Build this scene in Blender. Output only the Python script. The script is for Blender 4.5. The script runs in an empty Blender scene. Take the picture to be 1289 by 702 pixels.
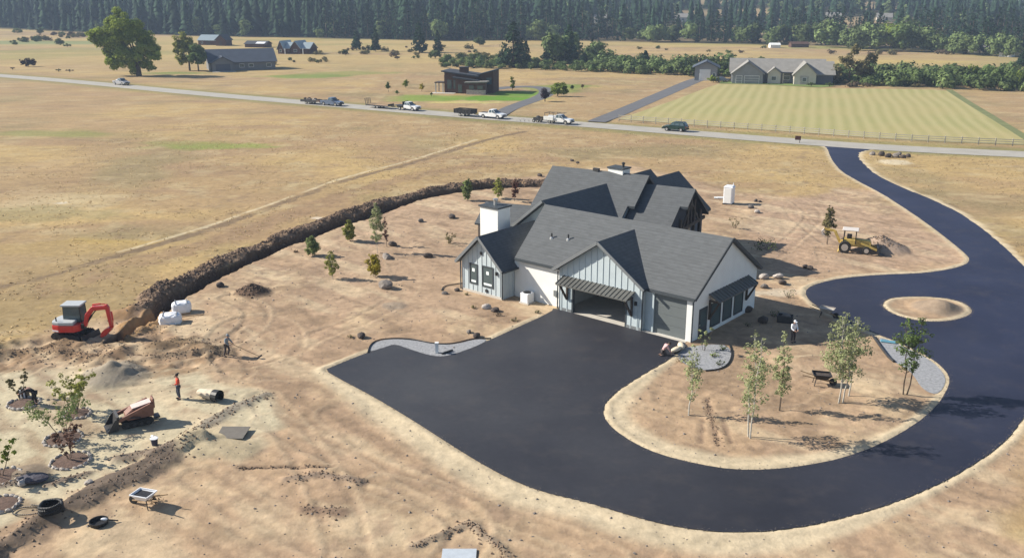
import bpy, bmesh, math, random
import numpy as np
from mathutils import Vector, Matrix
from mathutils.geometry import tessellate_polygon

# ------------------------------------------------------------------ camera, world, sun, exposure
scene = bpy.context.scene
C = scene.collection
R_ = math.radians
cam_d = bpy.data.cameras.new("camera"); cam = bpy.data.objects.new("camera", cam_d); C.objects.link(cam)
cam_d.sensor_fit = 'HORIZONTAL'; cam_d.sensor_width = 36.0
cam_d.lens = 36.0 * 1165.0 / 1289.0
cam_d.clip_start = 0.5; cam_d.clip_end = 12000
cam.location = (0, 0, 25.0)
cam.rotation_euler = (math.pi / 2 - 0.2993, 0, 0)
scene.camera = cam

SUN_EL, SUN_AZ = 32.0, 169.0          # azimuth of the sun, counter-clockwise from +X
world = bpy.data.worlds.new("World"); scene.world = world; world.use_nodes = True
nt = world.node_tree; nt.nodes.clear()
sky = nt.nodes.new('ShaderNodeTexSky'); sky.sky_type = 'NISHITA'; sky.sun_disc = False
sky.sun_elevation = R_(SUN_EL); sky.sun_rotation = R_(90.0 - SUN_AZ); sky.altitude = 900; sky.dust_density = 1.0
bg = nt.nodes.new('ShaderNodeBackground'); bg.inputs['Strength'].default_value = 0.075
wo = nt.nodes.new('ShaderNodeOutputWorld')
nt.links.new(sky.outputs[0], bg.inputs[0]); nt.links.new(bg.outputs[0], wo.inputs[0])
sd = bpy.data.lights.new("sun", 'SUN'); sd.energy = 4.6; sd.angle = R_(0.5); sd.color = (1.0, 0.93, 0.82)
so = bpy.data.objects.new("sun", sd); C.objects.link(so)
sv = Vector((math.cos(R_(SUN_EL)) * math.cos(R_(SUN_AZ)), math.cos(R_(SUN_EL)) * math.sin(R_(SUN_AZ)), math.sin(R_(SUN_EL))))
so.rotation_euler = sv.to_track_quat('Z', 'Y').to_euler(); so.location = (-40, 20, 60)
vs = scene.view_settings
vs.view_transform = 'Standard'; vs.look = 'None'; vs.exposure = 0.92; vs.gamma = 1.0
scene.cycles.max_bounces = 6; scene.cycles.volume_bounces = 0

# ------------------------------------------------------------------ small helpers
rng = np.random.default_rng(7)
random.seed(7)

def hash2(ix, iy, seed):
    h = (ix.astype(np.int64) * 374761393 + iy.astype(np.int64) * 668265263 + seed * 974634777) & 0xffffffff
    h = ((h ^ (h >> 13)) * 1274126177) & 0xffffffff
    h = h ^ (h >> 16)
    return (h & 0xffffff) / float(0xffffff)

def vnoise(x, y, seed=0):
    ix, iy = np.floor(x), np.floor(y)
    fx, fy = x - ix, y - iy
    fx = fx * fx * (3 - 2 * fx); fy = fy * fy * (3 - 2 * fy)
    a, b = hash2(ix, iy, seed), hash2(ix + 1, iy, seed)
    c, d = hash2(ix, iy + 1, seed), hash2(ix + 1, iy + 1, seed)
    return (a * (1 - fx) + b * fx) * (1 - fy) + (c * (1 - fx) + d * fx) * fy

def fbm(x, y, scale, octv=4, seed=0, gain=0.5):
    s = np.zeros_like(x); a = 1.0; t = 0.0; f = 1.0 / scale
    for k in range(octv):
        s += a * vnoise(x * f + 17.3 * k, y * f - 9.1 * k, seed + k); t += a; a *= gain; f *= 2.03
    return s / t

def fb2(*a, **k): return np.clip((fbm(*a, **k) - .5) * 1.9 + .5, 0, 1)

def sstep(a, b, x):
    t = np.clip((x - a) / (b - a), 0, 1)
    return t * t * (3 - 2 * t)

def inside(poly, X, Y):
    r = np.zeros(X.shape, bool); n = len(poly)
    for i in range(n):
        x1, y1 = poly[i]; x2, y2 = poly[(i + 1) % n]
        if y1 == y2: continue
        c = (y1 > Y) != (y2 > Y)
        r ^= c & (X < (x2 - x1) * (Y - y1) / (y2 - y1) + x1)
    return r

def dline(pts, X, Y, closed=False):
    d = np.full(X.shape, 1e9); n = len(pts)
    for i in range(n if closed else n - 1):
        ax, ay = pts[i]; bx, by = pts[(i + 1) % n]
        vx, vy = bx - ax, by - ay; L = vx * vx + vy * vy + 1e-12
        t = np.clip(((X - ax) * vx + (Y - ay) * vy) / L, 0, 1)
        d = np.minimum(d, np.hypot(X - ax - t * vx, Y - ay - t * vy))
    return d

def sdpoly(poly, X, Y):
    """signed distance, negative inside; far points get a large value cheaply"""
    P = np.array(poly); d = np.full(X.shape, 50.0)
    m = (X > P[:, 0].min() - 8) & (X < P[:, 0].max() + 8) & (Y > P[:, 1].min() - 8) & (Y < P[:, 1].max() + 8)
    x, y = X[m], Y[m]
    dd = dline(poly, x, y, True); dd[inside(poly, x, y)] *= -1
    d[m] = dd
    return d

def dpath(pts, X, Y, pad=8):
    P = np.array(pts); d = np.full(X.shape, 50.0)
    m = (X > P[:, 0].min() - pad) & (X < P[:, 0].max() + pad) & (Y > P[:, 1].min() - pad) & (Y < P[:, 1].max() + pad)
    d[m] = dline(pts, X[m], Y[m]); return d

def smooth(pts, n=3, closed=False):
    """Chaikin corner cutting"""
    for _ in range(n):
        out = []
        m = len(pts)
        rngi = range(m if closed else m - 1)
        if not closed: out.append(pts[0])
        for i in rngi:
            a, b = pts[i], pts[(i + 1) % m]
            out.append((a[0] * .75 + b[0] * .25, a[1] * .75 + b[1] * .25))
            out.append((a[0] * .25 + b[0] * .75, a[1] * .25 + b[1] * .75))
        if not closed: out.append(pts[-1])
        pts = out
    return pts

# ------------------------------------------------------------------ materials
def mat(name, col, rough=0.8, var=0.15, scale=3.0, bump=0.0, bscale=None, metal=0.0, spec=0.3, objrand=0.0, coat=0.0, stretch=None, emit=0):
    m = bpy.data.materials.new(name); m.use_nodes = True
    t = m.node_tree; b = t.nodes['Principled BSDF']
    b.inputs['Roughness'].default_value = rough; b.inputs['Metallic'].default_value = metal
    b.inputs['Specular IOR Level'].default_value = spec
    if coat: b.inputs['Coat Weight'].default_value = coat
    tc = t.nodes.new('ShaderNodeTexCoord'); src = tc.outputs['Object']
    if stretch:
        mp = t.nodes.new('ShaderNodeMapping'); mp.inputs['Scale'].default_value = stretch
        t.links.new(src, mp.inputs['Vector']); src = mp.outputs[0]
    nz = t.nodes.new('ShaderNodeTexNoise'); nz.inputs['Scale'].default_value = scale; nz.inputs['Detail'].default_value = 5
    t.links.new(src, nz.inputs['Vector'])
    mr = t.nodes.new('ShaderNodeMapRange'); mr.inputs['From Min'].default_value = .25; mr.inputs['From Max'].default_value = .75
    mr.inputs['To Min'].default_value = 1 - var; mr.inputs['To Max'].default_value = 1 + var
    t.links.new(nz.outputs['Fac'], mr.inputs['Value'])
    fac = mr.outputs[0]
    if objrand:
        oi = t.nodes.new('ShaderNodeObjectInfo'); m2 = t.nodes.new('ShaderNodeMapRange')
        m2.inputs['To Min'].default_value = 1 - objrand; m2.inputs['To Max'].default_value = 1 + objrand
        t.links.new(oi.outputs['Random'], m2.inputs['Value'])
        mm = t.nodes.new('ShaderNodeMath'); mm.operation = 'MULTIPLY'
        t.links.new(fac, mm.inputs[0]); t.links.new(m2.outputs[0], mm.inputs[1]); fac = mm.outputs[0]
    vm = t.nodes.new('ShaderNodeVectorMath'); vm.operation = 'SCALE'; vm.inputs[0].default_value = col[:3]
    t.links.new(fac, vm.inputs['Scale']); t.links.new(vm.outputs[0], b.inputs['Base Color'])
    if bump:
        nb = t.nodes.new('ShaderNodeTexNoise'); nb.inputs['Scale'].default_value = bscale or scale * 4; nb.inputs['Detail'].default_value = 4
        t.links.new(src, nb.inputs['Vector'])
        bp = t.nodes.new('ShaderNodeBump'); bp.inputs['Strength'].default_value = bump; bp.inputs['Distance'].default_value = .05
        t.links.new(nb.outputs['Fac'], bp.inputs['Height']); t.links.new(bp.outputs[0], b.inputs['Normal'])
    return m

def leafmat(name, col, var=.3, objrand=.12, trans=.25):
    m = bpy.data.materials.new(name); m.use_nodes = True
    t = m.node_tree; b = t.nodes['Principled BSDF']; b.inputs['Roughness'].default_value = .85; b.inputs['Specular IOR Level'].default_value = .06
    at = t.nodes.new('ShaderNodeAttribute'); at.attribute_name = 'tint'
    mr = t.nodes.new('ShaderNodeMapRange'); mr.inputs['To Min'].default_value = 1 - var; mr.inputs['To Max'].default_value = 1 + var
    t.links.new(at.outputs['Fac'], mr.inputs['Value'])
    oi = t.nodes.new('ShaderNodeObjectInfo'); m2 = t.nodes.new('ShaderNodeMapRange')
    m2.inputs['To Min'].default_value = 1 - objrand; m2.inputs['To Max'].default_value = 1 + objrand
    t.links.new(oi.outputs['Random'], m2.inputs['Value'])
    mm = t.nodes.new('ShaderNodeMath'); mm.operation = 'MULTIPLY'
    t.links.new(mr.outputs[0], mm.inputs[0]); t.links.new(m2.outputs[0], mm.inputs[1])
    vm = t.nodes.new('ShaderNodeVectorMath'); vm.operation = 'SCALE'; vm.inputs[0].default_value = col
    t.links.new(mm.outputs[0], vm.inputs['Scale']); t.links.new(vm.outputs[0], b.inputs['Base Color'])
    tr = t.nodes.new('ShaderNodeBsdfTranslucent'); t.links.new(vm.outputs[0], tr.inputs['Color'])
    mx = t.nodes.new('ShaderNodeMixShader'); mx.inputs[0].default_value = trans
    t.links.new(b.outputs[0], mx.inputs[1]); t.links.new(tr.outputs[0], mx.inputs[2])
    t.links.new(mx.outputs[0], t.nodes['Material Output'].inputs['Surface'])
    return m

def glassmat(name, col=(.02, .025, .03)):
    m = bpy.data.materials.new(name); m.use_nodes = True
    b = m.node_tree.nodes['Principled BSDF']; b.inputs['Base Color'].default_value = (*col, 1)
    b.inputs['Roughness'].default_value = .06; b.inputs['Specular IOR Level'].default_value = .6
    return m

# ------------------------------------------------------------------ object helpers
def tag(o, label=None, cat=None, group=None, kind=None):
    if label: o['label'] = label
    if cat: o['category'] = cat
    if group: o['group'] = group
    if kind: o['kind'] = kind
    return o

def thing(name, label, cat, loc=(0, 0, 0), rz=0.0, group=None):
    o = bpy.data.objects.new(name, None); C.objects.link(o); o.empty_display_size = .3
    o.location = loc; o.rotation_euler = (0, 0, rz)
    return tag(o, label, cat, group)

def np_mesh(name, V, F, mats=(), mi=None, smooth_=False, tint=None):
    """V (n,3); F list of index lists or an (m,k) array"""
    me = bpy.data.meshes.new(name)
    V = np.asarray(V, np.float32)
    if isinstance(F, np.ndarray):
        m, k = F.shape; loops = F.ravel(); st = np.arange(m) * k
    else:
        m = len(F); ln = np.array([len(f) for f in F]); loops = np.concatenate([np.asarray(f) for f in F]) if m else np.zeros(0, int)
        st = np.concatenate([[0], np.cumsum(ln)[:-1]]) if m else np.zeros(0, int)
    me.vertices.add(len(V)); me.vertices.foreach_set('co', V.ravel())
    me.loops.add(len(loops)); me.loops.foreach_set('vertex_index', np.asarray(loops, np.int32))
    me.polygons.add(m); me.polygons.foreach_set('loop_start', np.asarray(st, np.int32))
    if mi is not None: me.polygons.foreach_set('material_index', np.asarray(mi, np.int32))
    me.polygons.foreach_set('use_smooth', np.full(m, bool(smooth_)))
    for q in mats: me.materials.append(q)
    if tint is not None:
        a = me.attributes.new('tint', 'FLOAT', 'POINT'); a.data.foreach_set('value', np.asarray(tint, np.float32))
    me.update(calc_edges=True); me.validate()
    return me

def link(name, me, parent=None):
    o = bpy.data.objects.new(name, me); C.objects.link(o)
    if parent: o.parent = parent
    return o

class MB:
    """collects simple solids and links them as ONE mesh object"""
    def __init__(s, M=None): s.v = []; s.f = []; s.m = []; s.M = M
    def add(s, vs, fs, mi=0):
        b = len(s.v)
        if s.M is not None: vs = [tuple(s.M @ Vector(p)) for p in vs]
        s.v += [tuple(p) for p in vs]; s.f += [[b + i for i in f] for f in fs]; s.m += [mi] * len(fs); return s
    def box(s, x0, x1, y0, y1, z0, z1, mi=0):
        return s.add([(x0, y0, z0), (x1, y0, z0), (x1, y1, z0), (x0, y1, z0), (x0, y0, z1), (x1, y0, z1), (x1, y1, z1), (x0, y1, z1)],
                     [(0, 3, 2, 1), (4, 5, 6, 7), (0, 1, 5, 4), (1, 2, 6, 5), (2, 3, 7, 6), (3, 0, 4, 7)], mi)
    def cyl(s, p, q, r0, r1=None, n=8, mi=0, cap=True):
        r1 = r0 if r1 is None else r1
        p, q = Vector(p), Vector(q); d = (q - p)
        if d.length < 1e-9: return s
        d.normalize()
        a = d.orthogonal().normalized(); b = d.cross(a)
        vs = []
        for c, r in ((p, r0), (q, r1)):
            for k in range(n):
                t = 2 * math.pi * k / n; vs.append(c + a * (r * math.cos(t)) + b * (r * math.sin(t)))
        fs = [(k, (k + 1) % n, n + (k + 1) % n, n + k) for k in range(n)]
        if cap: fs += [tuple(range(n - 1, -1, -1)), tuple(range(n, 2 * n))]
        return s.add(vs, fs, mi)
    def tube(s, pts, r, n=6, mi=0):
        for a, b in zip(pts[:-1], pts[1:]): s.cyl(a, b, r, r, n, mi)
        return s
    def bar(s, p, q, w, h, mi=0):
        """rectangular bar from p to q"""
        p, q = Vector(p), Vector(q); d = (q - p).normalized()
        side = d.cross(Vector((0, 0, 1)))
        side = side.normalized() if side.length > 1e-4 else Vector((1, 0, 0))
        up = side.cross(d).normalized()
        vs = [c + side * (w / 2 * i) + up * (h / 2 * j) for c in (p, q) for i, j in ((-1, -1), (1, -1), (1, 1), (-1, 1))]
        return s.add(vs, [(0, 3, 2, 1), (4, 5, 6, 7), (0, 1, 5, 4), (1, 2, 6, 5), (2, 3, 7, 6), (3, 0, 4, 7)], mi)
    def prism(s, prof, y0, y1, axis='y', mi=0, k=1.0):
        """profile of (a,b) pairs extruded: axis y -> (a, y, b); axis x -> (x, a, b); axis z -> (a, b, z); k scales nothing"""
        n = len(prof)
        f3 = {'y': lambda a, b, t: (a, t, b), 'x': lambda a, b, t: (t, a, b), 'z': lambda a, b, t: (a, b, t)}[axis]
        vs = [f3(a, b, y0) for a, b in prof] + [f3(a, b, y1) for a, b in prof]
        fs = [(k_, (k_ + 1) % n, n + (k_ + 1) % n, n + k_) for k_ in range(n)] + [tuple(range(n - 1, -1, -1)), tuple(range(n, 2 * n))]
        return s.add(vs, fs, mi)
    def lathe(s, prof, n=12, mi=0, c=(0, 0)):
        vs = []; m = len(prof)
        for r, z in prof:
            for k in range(n):
                t = 2 * math.pi * k / n; vs.append((c[0] + r * math.cos(t), c[1] + r * math.sin(t), z))
        fs = [(i * n + k, i * n + (k + 1) % n, (i + 1) * n + (k + 1) % n, (i + 1) * n + k) for i in range(m - 1) for k in range(n)]
        fs += [tuple(range(n - 1, -1, -1)), tuple(range((m - 1) * n, m * n))]
        return s.add(vs, fs, mi)
    def lump(s, c, r, seed=0, squash=(1, 1, 1), rough=.35, sub=2, mi=0):
        bm = bmesh.new(); bmesh.ops.create_icosphere(bm, subdivisions=sub, radius=1)
        rr = random.Random(seed); dirs = [(Vector((rr.gauss(0, 1), rr.gauss(0, 1), rr.gauss(0, 1))).normalized(), rr.uniform(.3, 1)) for _ in range(7)]
        vs = []
        for v in bm.verts:
            d = v.co.normalized(); f = 1.0
            for n_, w in dirs:
                t = d.dot(n_)
                if t > .35: f -= rough * w * (t - .35)
            f *= rr.uniform(.94, 1.05)
            vs.append((c[0] + d.x * f * r * squash[0], c[1] + d.y * f * r * squash[1], c[2] + d.z * f * r * squash[2]))
        bm.verts.index_update(); fs = [[v.index for v in f.verts] for f in bm.faces]; bm.free()
        return s.add(vs, fs, mi)
    def build(s, name, mats, parent=None, bevel=0.0, smooth_=False, seg=1):
        if not isinstance(mats, (list, tuple)): mats = [mats]
        me = np_mesh(name, s.v, s.f, mats, s.m, smooth_)
        bm = bmesh.new(); bm.from_mesh(me)
        bmesh.ops.recalc_face_normals(bm, faces=bm.faces)
        if bevel:
            ed = [e for e in bm.edges if len(e.link_faces) == 2 and e.calc_face_angle(0) > .35]
            bmesh.ops.bevel(bm, geom=ed, offset=bevel, segments=seg, affect='EDGES', profile=.7, clamp_overlap=True)
        bm.to_mesh(me); bm.free()
        return link(name, me, parent)

def copy_tree(o, parent=None):
    c = o.copy(); C.objects.link(c)
    if parent: c.parent = parent
    for ch in list(o.children): copy_tree(ch, c)
    return c

def sheet(name, outer, holes, z, m, kind='structure', parent=None):
    loops = [[Vector((x, y, z)) for x, y in outer]] + [[Vector((x, y, z)) for x, y in h] for h in holes]
    tri = tessellate_polygon(loops)
    V = [tuple(p) for l in loops for p in l]
    me = np_mesh(name, V, [list(t) for t in tri], [m])
    bm = bmesh.new(); bm.from_mesh(me)
    for f in bm.faces:
        if f.normal.z < 0: f.normal_flip()
    bm.to_mesh(me); bm.free()
    o = link(name, me, parent)
    if kind: o['kind'] = kind
    return o

# ------------------------------------------------------------------ shared materials
M = {}
M['asphalt'] = None
M['gravel_road'] = mat('gravel_road', (.34, .32, .28), .95, .12, .3, .2, 6)
M['old_asphalt'] = mat('old_asphalt', (.12, .12, .125), .9, .12, .5)
M['shingle'] = mat('shingle', (.098, .104, .108), .9, .12, 2.2, .35, 9, stretch=(.5, 1.6, 1.6))
def courses(m, period=.17):
    """faint shadow lines and tone steps of the shingle courses, level with the eaves"""
    t = m.node_tree; b = t.nodes['Principled BSDF']; src = b.inputs['Base Color'].links[0].from_socket
    tc = t.nodes.new('ShaderNodeTexCoord'); mp = t.nodes.new('ShaderNodeMapping'); mp.inputs['Scale'].default_value = (2.2, 2.2, 1 / period); t.links.new(tc.outputs['Object'], mp.inputs[0])
    sp = t.nodes.new('ShaderNodeSeparateXYZ'); t.links.new(mp.outputs[0], sp.inputs[0])
    fl = t.nodes.new('ShaderNodeVectorMath'); fl.operation = 'FLOOR'; t.links.new(mp.outputs[0], fl.inputs[0])
    wn = t.nodes.new('ShaderNodeTexWhiteNoise'); t.links.new(fl.outputs[0], wn.inputs[0])
    fr = t.nodes.new('ShaderNodeMath'); fr.operation = 'FRACT'; t.links.new(sp.outputs[2], fr.inputs[0])
    lt = t.nodes.new('ShaderNodeMath'); lt.operation = 'LESS_THAN'; lt.inputs[1].default_value = .18; t.links.new(fr.outputs[0], lt.inputs[0])
    mr = t.nodes.new('ShaderNodeMapRange'); mr.inputs['To Min'].default_value = .94; mr.inputs['To Max'].default_value = 1.06; t.links.new(wn.outputs['Value'], mr.inputs['Value'])
    ma = t.nodes.new('ShaderNodeMath'); ma.operation = 'MULTIPLY_ADD'; ma.inputs[1].default_value = -.16; t.links.new(lt.outputs[0], ma.inputs[0]); t.links.new(mr.outputs[0], ma.inputs[2])
    vm = t.nodes.new('ShaderNodeVectorMath'); vm.operation = 'SCALE'; t.links.new(src, vm.inputs[0]); t.links.new(ma.outputs[0], vm.inputs['Scale']); t.links.new(vm.outputs[0], b.inputs['Base Color'])
courses(M['shingle'])
M['trim_dark'] = mat('trim_dark', (.05, .058, .064), .6, .1, 2)
M['trim_grey'] = mat('trim_grey', (.17, .18, .185), .6, .08, 2)
M['siding'] = mat('siding', (.45, .51, .53), .7, .05, 1.5)
M['white_wall'] = mat('white_wall', (.74, .74, .71), .8, .05, 1.2, .15, 14)
M['white_paint'] = mat('white_paint', (.72, .72, .70), .5, .04, 2)
M['door_grey'] = mat('door_grey', (.13, .145, .145), .5, .05, 2)
M['metal_awning'] = mat('metal_awning', (.135, .135, .125), .45, .08, 2, metal=.3)
M['timber'] = mat('timber', (.07, .055, .045), .8, .2, 3)
M['glass'] = glassmat('window_glass', (.07, .10, .105))
M['sticker'] = mat('window_sticker', (.75, .8, .8), .6, .05, 4)
M['concrete'] = mat('concrete', (.48, .45, .40), .85, .1, 1.5)
M['dark_inside'] = mat('garage_lining', (.55, .55, .53), .9, .1, 1)
M['metal'] = mat('galvanised', (.55, .55, .55), .35, .05, 4, metal=.8)
M['black'] = mat('black_plastic', (.02, .02, .021), .5, .1, 5)
M['rubber'] = mat('rubber', (.025, .024, .023), .85, .2, 8)
M['white_plastic'] = mat('white_plastic', (.74, .75, .77), .35, .05, 3)
M['red_paint'] = mat('red_paint', (.58, .035, .03), .35, .12, 3, coat=.3)
M['white_car'] = mat('white_car_paint', (.75, .75, .74), .3, .05, 2, coat=.4)
M['silver_car'] = mat('silver_car_paint', (.42, .43, .46), .3, .06, 2, metal=.4, coat=.4)
M['blue_car'] = mat('blue_grey_car_paint', (.12, .16, .24), .3, .06, 2, metal=.2, coat=.4)
M['green_car'] = mat('dark_green_car_paint', (.012, .035, .03), .3, .06, 2, coat=.4)
M['yellow_paint'] = mat('yellow_paint', (.50, .36, .10), .6, .3, 2.5)
M['orange_paint'] = mat('faded_red_paint', (.21, .10, .07), .55, .2, 3)
M['lamp'] = mat('lamp_lens', (.75, .75, .72), .2, .02, 2)
M['red_lens'] = mat('red_lens', (.4, .02, .02), .3, .02, 2)
M['steel_dark'] = mat('dark_steel', (.05, .05, .052), .5, .2, 4, metal=.4)
M['soil'] = mat('dark_soil', (.145, .10, .07), .98, .35, 1.5, .8, 7)
M['soil_mid'] = mat('brown_soil', (.20, .14, .095), .98, .3, 1.5, .8, 7)
M['rock'] = mat('rock', (.20, .175, .155), .9, .35, 2.5, .6, 9, objrand=.2)
M['rock_pale'] = mat('pale_rock', (.40, .36, .32), .9, .3, 2.5, .5, 9, objrand=.15)
M['rock_dark'] = mat('dark_rock', (.075, .06, .052), .95, .35, 3, .6, 9, objrand=.2)
M['gravel_grey'] = mat('grey_gravel', (.27, .275, .285), .95, .28, 5, .6, 18)
M['sand_pile'] = mat('sand_pile', (.36, .29, .22), .98, .12, 1.5, .5, 9)
M['bark'] = mat('bark', (.10, .075, .055), .95, .3, 4, .5, 15)
M['bark_pale'] = mat('pale_bark', (.42, .40, .35), .85, .3, 6)
M['stump'] = mat('stake_wood', (.35, .24, .14), .9, .2, 5)
M['mulch'] = mat('bark_mulch', (.13, .085, .065), .98, .4, 8, .8, 22)
M['skin'] = mat('skin', (.42, .25, .18), .6, .05, 4)
M['hair'] = mat('hair', (.03, .022, .018), .7, .2, 8)
M['brown_wall'] = mat('brown_siding', (.085, .045, .032), .8, .15, 1.0)
M['dark_roof'] = mat('dark_roof', (.045, .05, .06), .75, .15, .6)
M['blue_roof'] = mat('blue_grey_roof', (.07, .085, .11), .7, .12, .6)
M['pale_roof'] = mat('weathered_roof', (.235, .225, .205), .9, .15, .6)
M['metal_roof'] = mat('pale_metal_roof', (.30, .36, .38), .4, .08, .6, metal=.3)
M['grey_wall'] = mat('grey_siding', (.25, .255, .26), .8, .08, .8)
M['slate_wall'] = mat('slate_siding', (.09, .10, .125), .8, .08, .8)
M['cream_wall'] = mat('cream_wall', (.55, .50, .42), .85, .08, .8)
M['dkgrey_wall'] = mat('dark_grey_siding', (.16, .165, .17), .8, .08, .8)
M['lawn'] = mat('lawn', (.15, .20, .055), .95, .25, .25, .3, 3)
M['leaf_aspen'] = leafmat('leaf_aspen', (.32, .35, .175), .3, .1, .35)
M['leaf_mid'] = leafmat('leaf_mid', (.19, .235, .09), .3, .12, .3)
M['leaf_maple'] = leafmat('leaf_maple', (.25, .31, .05), .4, .1, .3)
M['leaf_lime'] = leafmat('leaf_lime', (.26, .27, .07), .3, .1, .3)
M['leaf_redbrown'] = leafmat('leaf_redbrown', (.16, .09, .065), .3, .1, .3)
M['leaf_green'] = leafmat('leaf_green', (.115, .165, .055), .35, .12, .25)
M['leaf_bright'] = leafmat('leaf_bright', (.165, .215, .036), .4, .1, .3)
M['leaf_yellow'] = leafmat('leaf_yellow', (.30, .25, .035), .3, .1, .3)
M['leaf_red'] = leafmat('leaf_red', (.10, .045, .035), .4, .1, .2)
M['leaf_plum'] = leafmat('leaf_plum', (.03, .017, .025), .3, .1, .1)
M['leaf_olive'] = leafmat('leaf_olive', (.17, .15, .07), .35, .15, .2)
M['leaf_shrub'] = leafmat('leaf_shrub', (.085, .118, .042), .4, .25, .15)
M['leaf_dry'] = leafmat('leaf_dry', (.12, .09, .06), .4, .15, .15)
M['needle'] = leafmat('needle', (.025, .052, .027), .5, .35, .08)
M['leaf_far'] = leafmat('leaf_far', (.12, .16, .06), .4, .25, .1)

# ------------------------------------------------------------------ plan of the site (metres, camera foot at the origin)
HX, HY, HYAW = 13.44, 64.95, 0.702
def hw(u, v): return (HX + u * math.cos(HYAW) + v * math.sin(HYAW), HY - u * math.sin(HYAW) + v * math.cos(HYAW))

drive_outer = [(52.79,160.10),(53.49,158.87),(53.13,155.46),(51.44,149.28),(49.82,142.55),(48.31,134.38),(48.12,126.77),(48.32,119.13),(47.69,108.50),(47.00,100.72),(46.19,94.04),(45.52,89.39),(45.01,87.48),(43.79,85.70),(41.42,84.08),(38.49,82.86),(34.33,82.40),(30.27,81.32),(27.74,79.80),(26.09,78.15),(25.34,75.90),(25.43,73.35),(26.35,69.81),(27.88,66.90),(29.17,64.54),(30.09,61.71),(30.09,59.37),(29.62,57.77),(28.59,56.02),(26.77,53.48),(24.31,50.92),(21.16,48.34),(18.54,46.80),(16.25,45.97),(14.13,45.52),(12.12,45.52),(10.27,46.18),(8.41,47.24),(7.14,48.59),(6.08,50.44),(5.63,52.19),(5.88,54.05),(6.90,56.02),(8.91,58.71),(11.07,61.33),(12.28,63.09),(13.29,64.46),(11.77,66.04),(9.99,67.25),(7.33,69.62),(4.85,71.74),(3.47,72.94),(3.23,71.84),(-0.28,67.25),(-1.59,65.53),(-3.16,63.73),(-4.10,62.78),(-5.04,62.16),(-6.04,62.47),(-7.55,63.66),(-8.78,64.77),(-9.40,64.08),(-10.47,62.98),(-12.52,60.29),(-13.05,59.58),(-11.54,57.85),(-9.00,55.14),(-6.06,51.63),(-3.92,48.89),(-1.98,46.49),(-0.19,44.54),(1.48,43.20),(3.90,42.09),(5.64,41.02),(7.31,40.10),(9.01,39.55),(10.70,39.30),(12.51,39.44),(14.40,39.86),(16.42,40.58),(18.60,41.55),(20.94,42.80),(23.65,44.56),(26.82,47.05),(29.18,49.25),(31.61,52.08),(36.07,57.59),(41.38,65.03),(45.58,73.35),(48.02,80.53),(49.06,85.15),(50.74,91.82),(52.37,100.06),(53.53,109.35),(53.20,116.65),(52.44,123.83),(52.43,132.02),(53.85,140.32),(55.24,146.77),(57.09,151.39),(59.54,154.14),(61.50,155.46)]
isl = [(31.11,73.77),(32.08,75.25),(33.59,75.77),(35.36,75.92),(37.22,75.47),(38.22,74.40),(38.14,72.54),(37.35,71.15),(35.72,69.99),(34.24,69.52),(32.97,69.52),(31.70,70.28),(31.04,71.54),(30.92,72.74)]
isl = smooth(isl, 2, True)
bed_front = [(-10.51,62.86),(-10.55,64.37),(-10.09,65.28),(-8.81,65.62),(-7.46,65.37),(-5.90,64.54),(-4.70,64.37),(-3.84,64.78),(-2.91,65.53),(-1.71,65.53),(-2.51,64.29),(-3.15,63.57),(-4.09,62.63),(-5.03,62.01),(-6.03,62.32),(-7.53,63.51),(-8.76,64.60),(-9.38,63.92)]
bed_right = [(27.78,66.64),(29.02,64.13),(29.86,61.56),(29.79,59.23),(29.33,57.72),(28.36,56.15),(27.51,55.39),(27.11,56.40),(27.53,58.67),(27.44,60.08),(27.07,61.11)]
bed_corner = [(11.95,62.47),(12.77,63.89),(14.22,64.37),(15.44,64.54),(16.04,64.05),(15.97,62.47),(15.34,60.67),(14.45,59.65),(13.52,59.44),(12.62,59.94),(11.94,61.11)]
mown = [(21.97,192.92),(39.98,229.48),(53.98,260.37),(59.64,271.40),(71.48,268.50),(84.41,259.25),(98.91,257.04),(113.17,254.86),(116.85,250.61),(102.85,202.86),(92.91,168.05),(90.51,160.63),(88.06,158.87),(77.31,161.97),(65.31,167.09),(53.15,174.58),(39.79,182.17)]
trench = smooth([(-29.97,64.70),(-29.72,67.08),(-29.06,69.32),(-28.82,74.82),(-27.96,79.37),(-26.65,84.08),(-24.47,90.89),(-22.12,95.69),(-19.22,102.29),(-17.02,105.37),(-15.54,108.67),(-12.71,114.74),(-8.77,118.87),(-4.74,122.23),(0.59,123.56),(4.91,123.83)], 2)
tp = np.array(trench); td = np.gradient(tp, axis=0); td /= np.linalg.norm(td, axis=1)[:, None]
tn = np.stack([-td[:, 1], td[:, 0]], 1)
berm = [tuple(q) for q in (tp + tn * (1.75 + .35 * np.sin(np.arange(len(tp)) * .9))[:, None])[11:]]
site = [(-42.03,61.11),(-37.60,63.41),(-35.28,65.87),(-32.31,71.93),(-29.64,70.76),(-28.41,80.77),(-24.85,92.44),(-19.57,104.02),(-12.95,117.14),(-4.92,127.17),(5.21,131.89),(18.88,140.32),(26.05,127.17),(30.34,119.63),(35.98,115.69),(44.46,122.76),(48.43,119.13),(46.95,100.60),(45.96,88.81),(45.56,82.53),(41.28,70.37),(33.44,52.64),(31.61,52.08),(22.53,34.90),(-29.52,34.90)]
fines = [(-37.89,57.85),(-32.50,60.08),(-29.52,61.56),(-26.59,57.85),(-23.88,60.08),(-21.02,58.95),(-16.18,56.02),(-14.83,52.64),(-13.78,48.40),(-15.19,46.03),(-18.23,47.24),(-20.74,45.58),(-22.90,42.64),(-25.22,40.00),(-27.57,40.00)]
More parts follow.
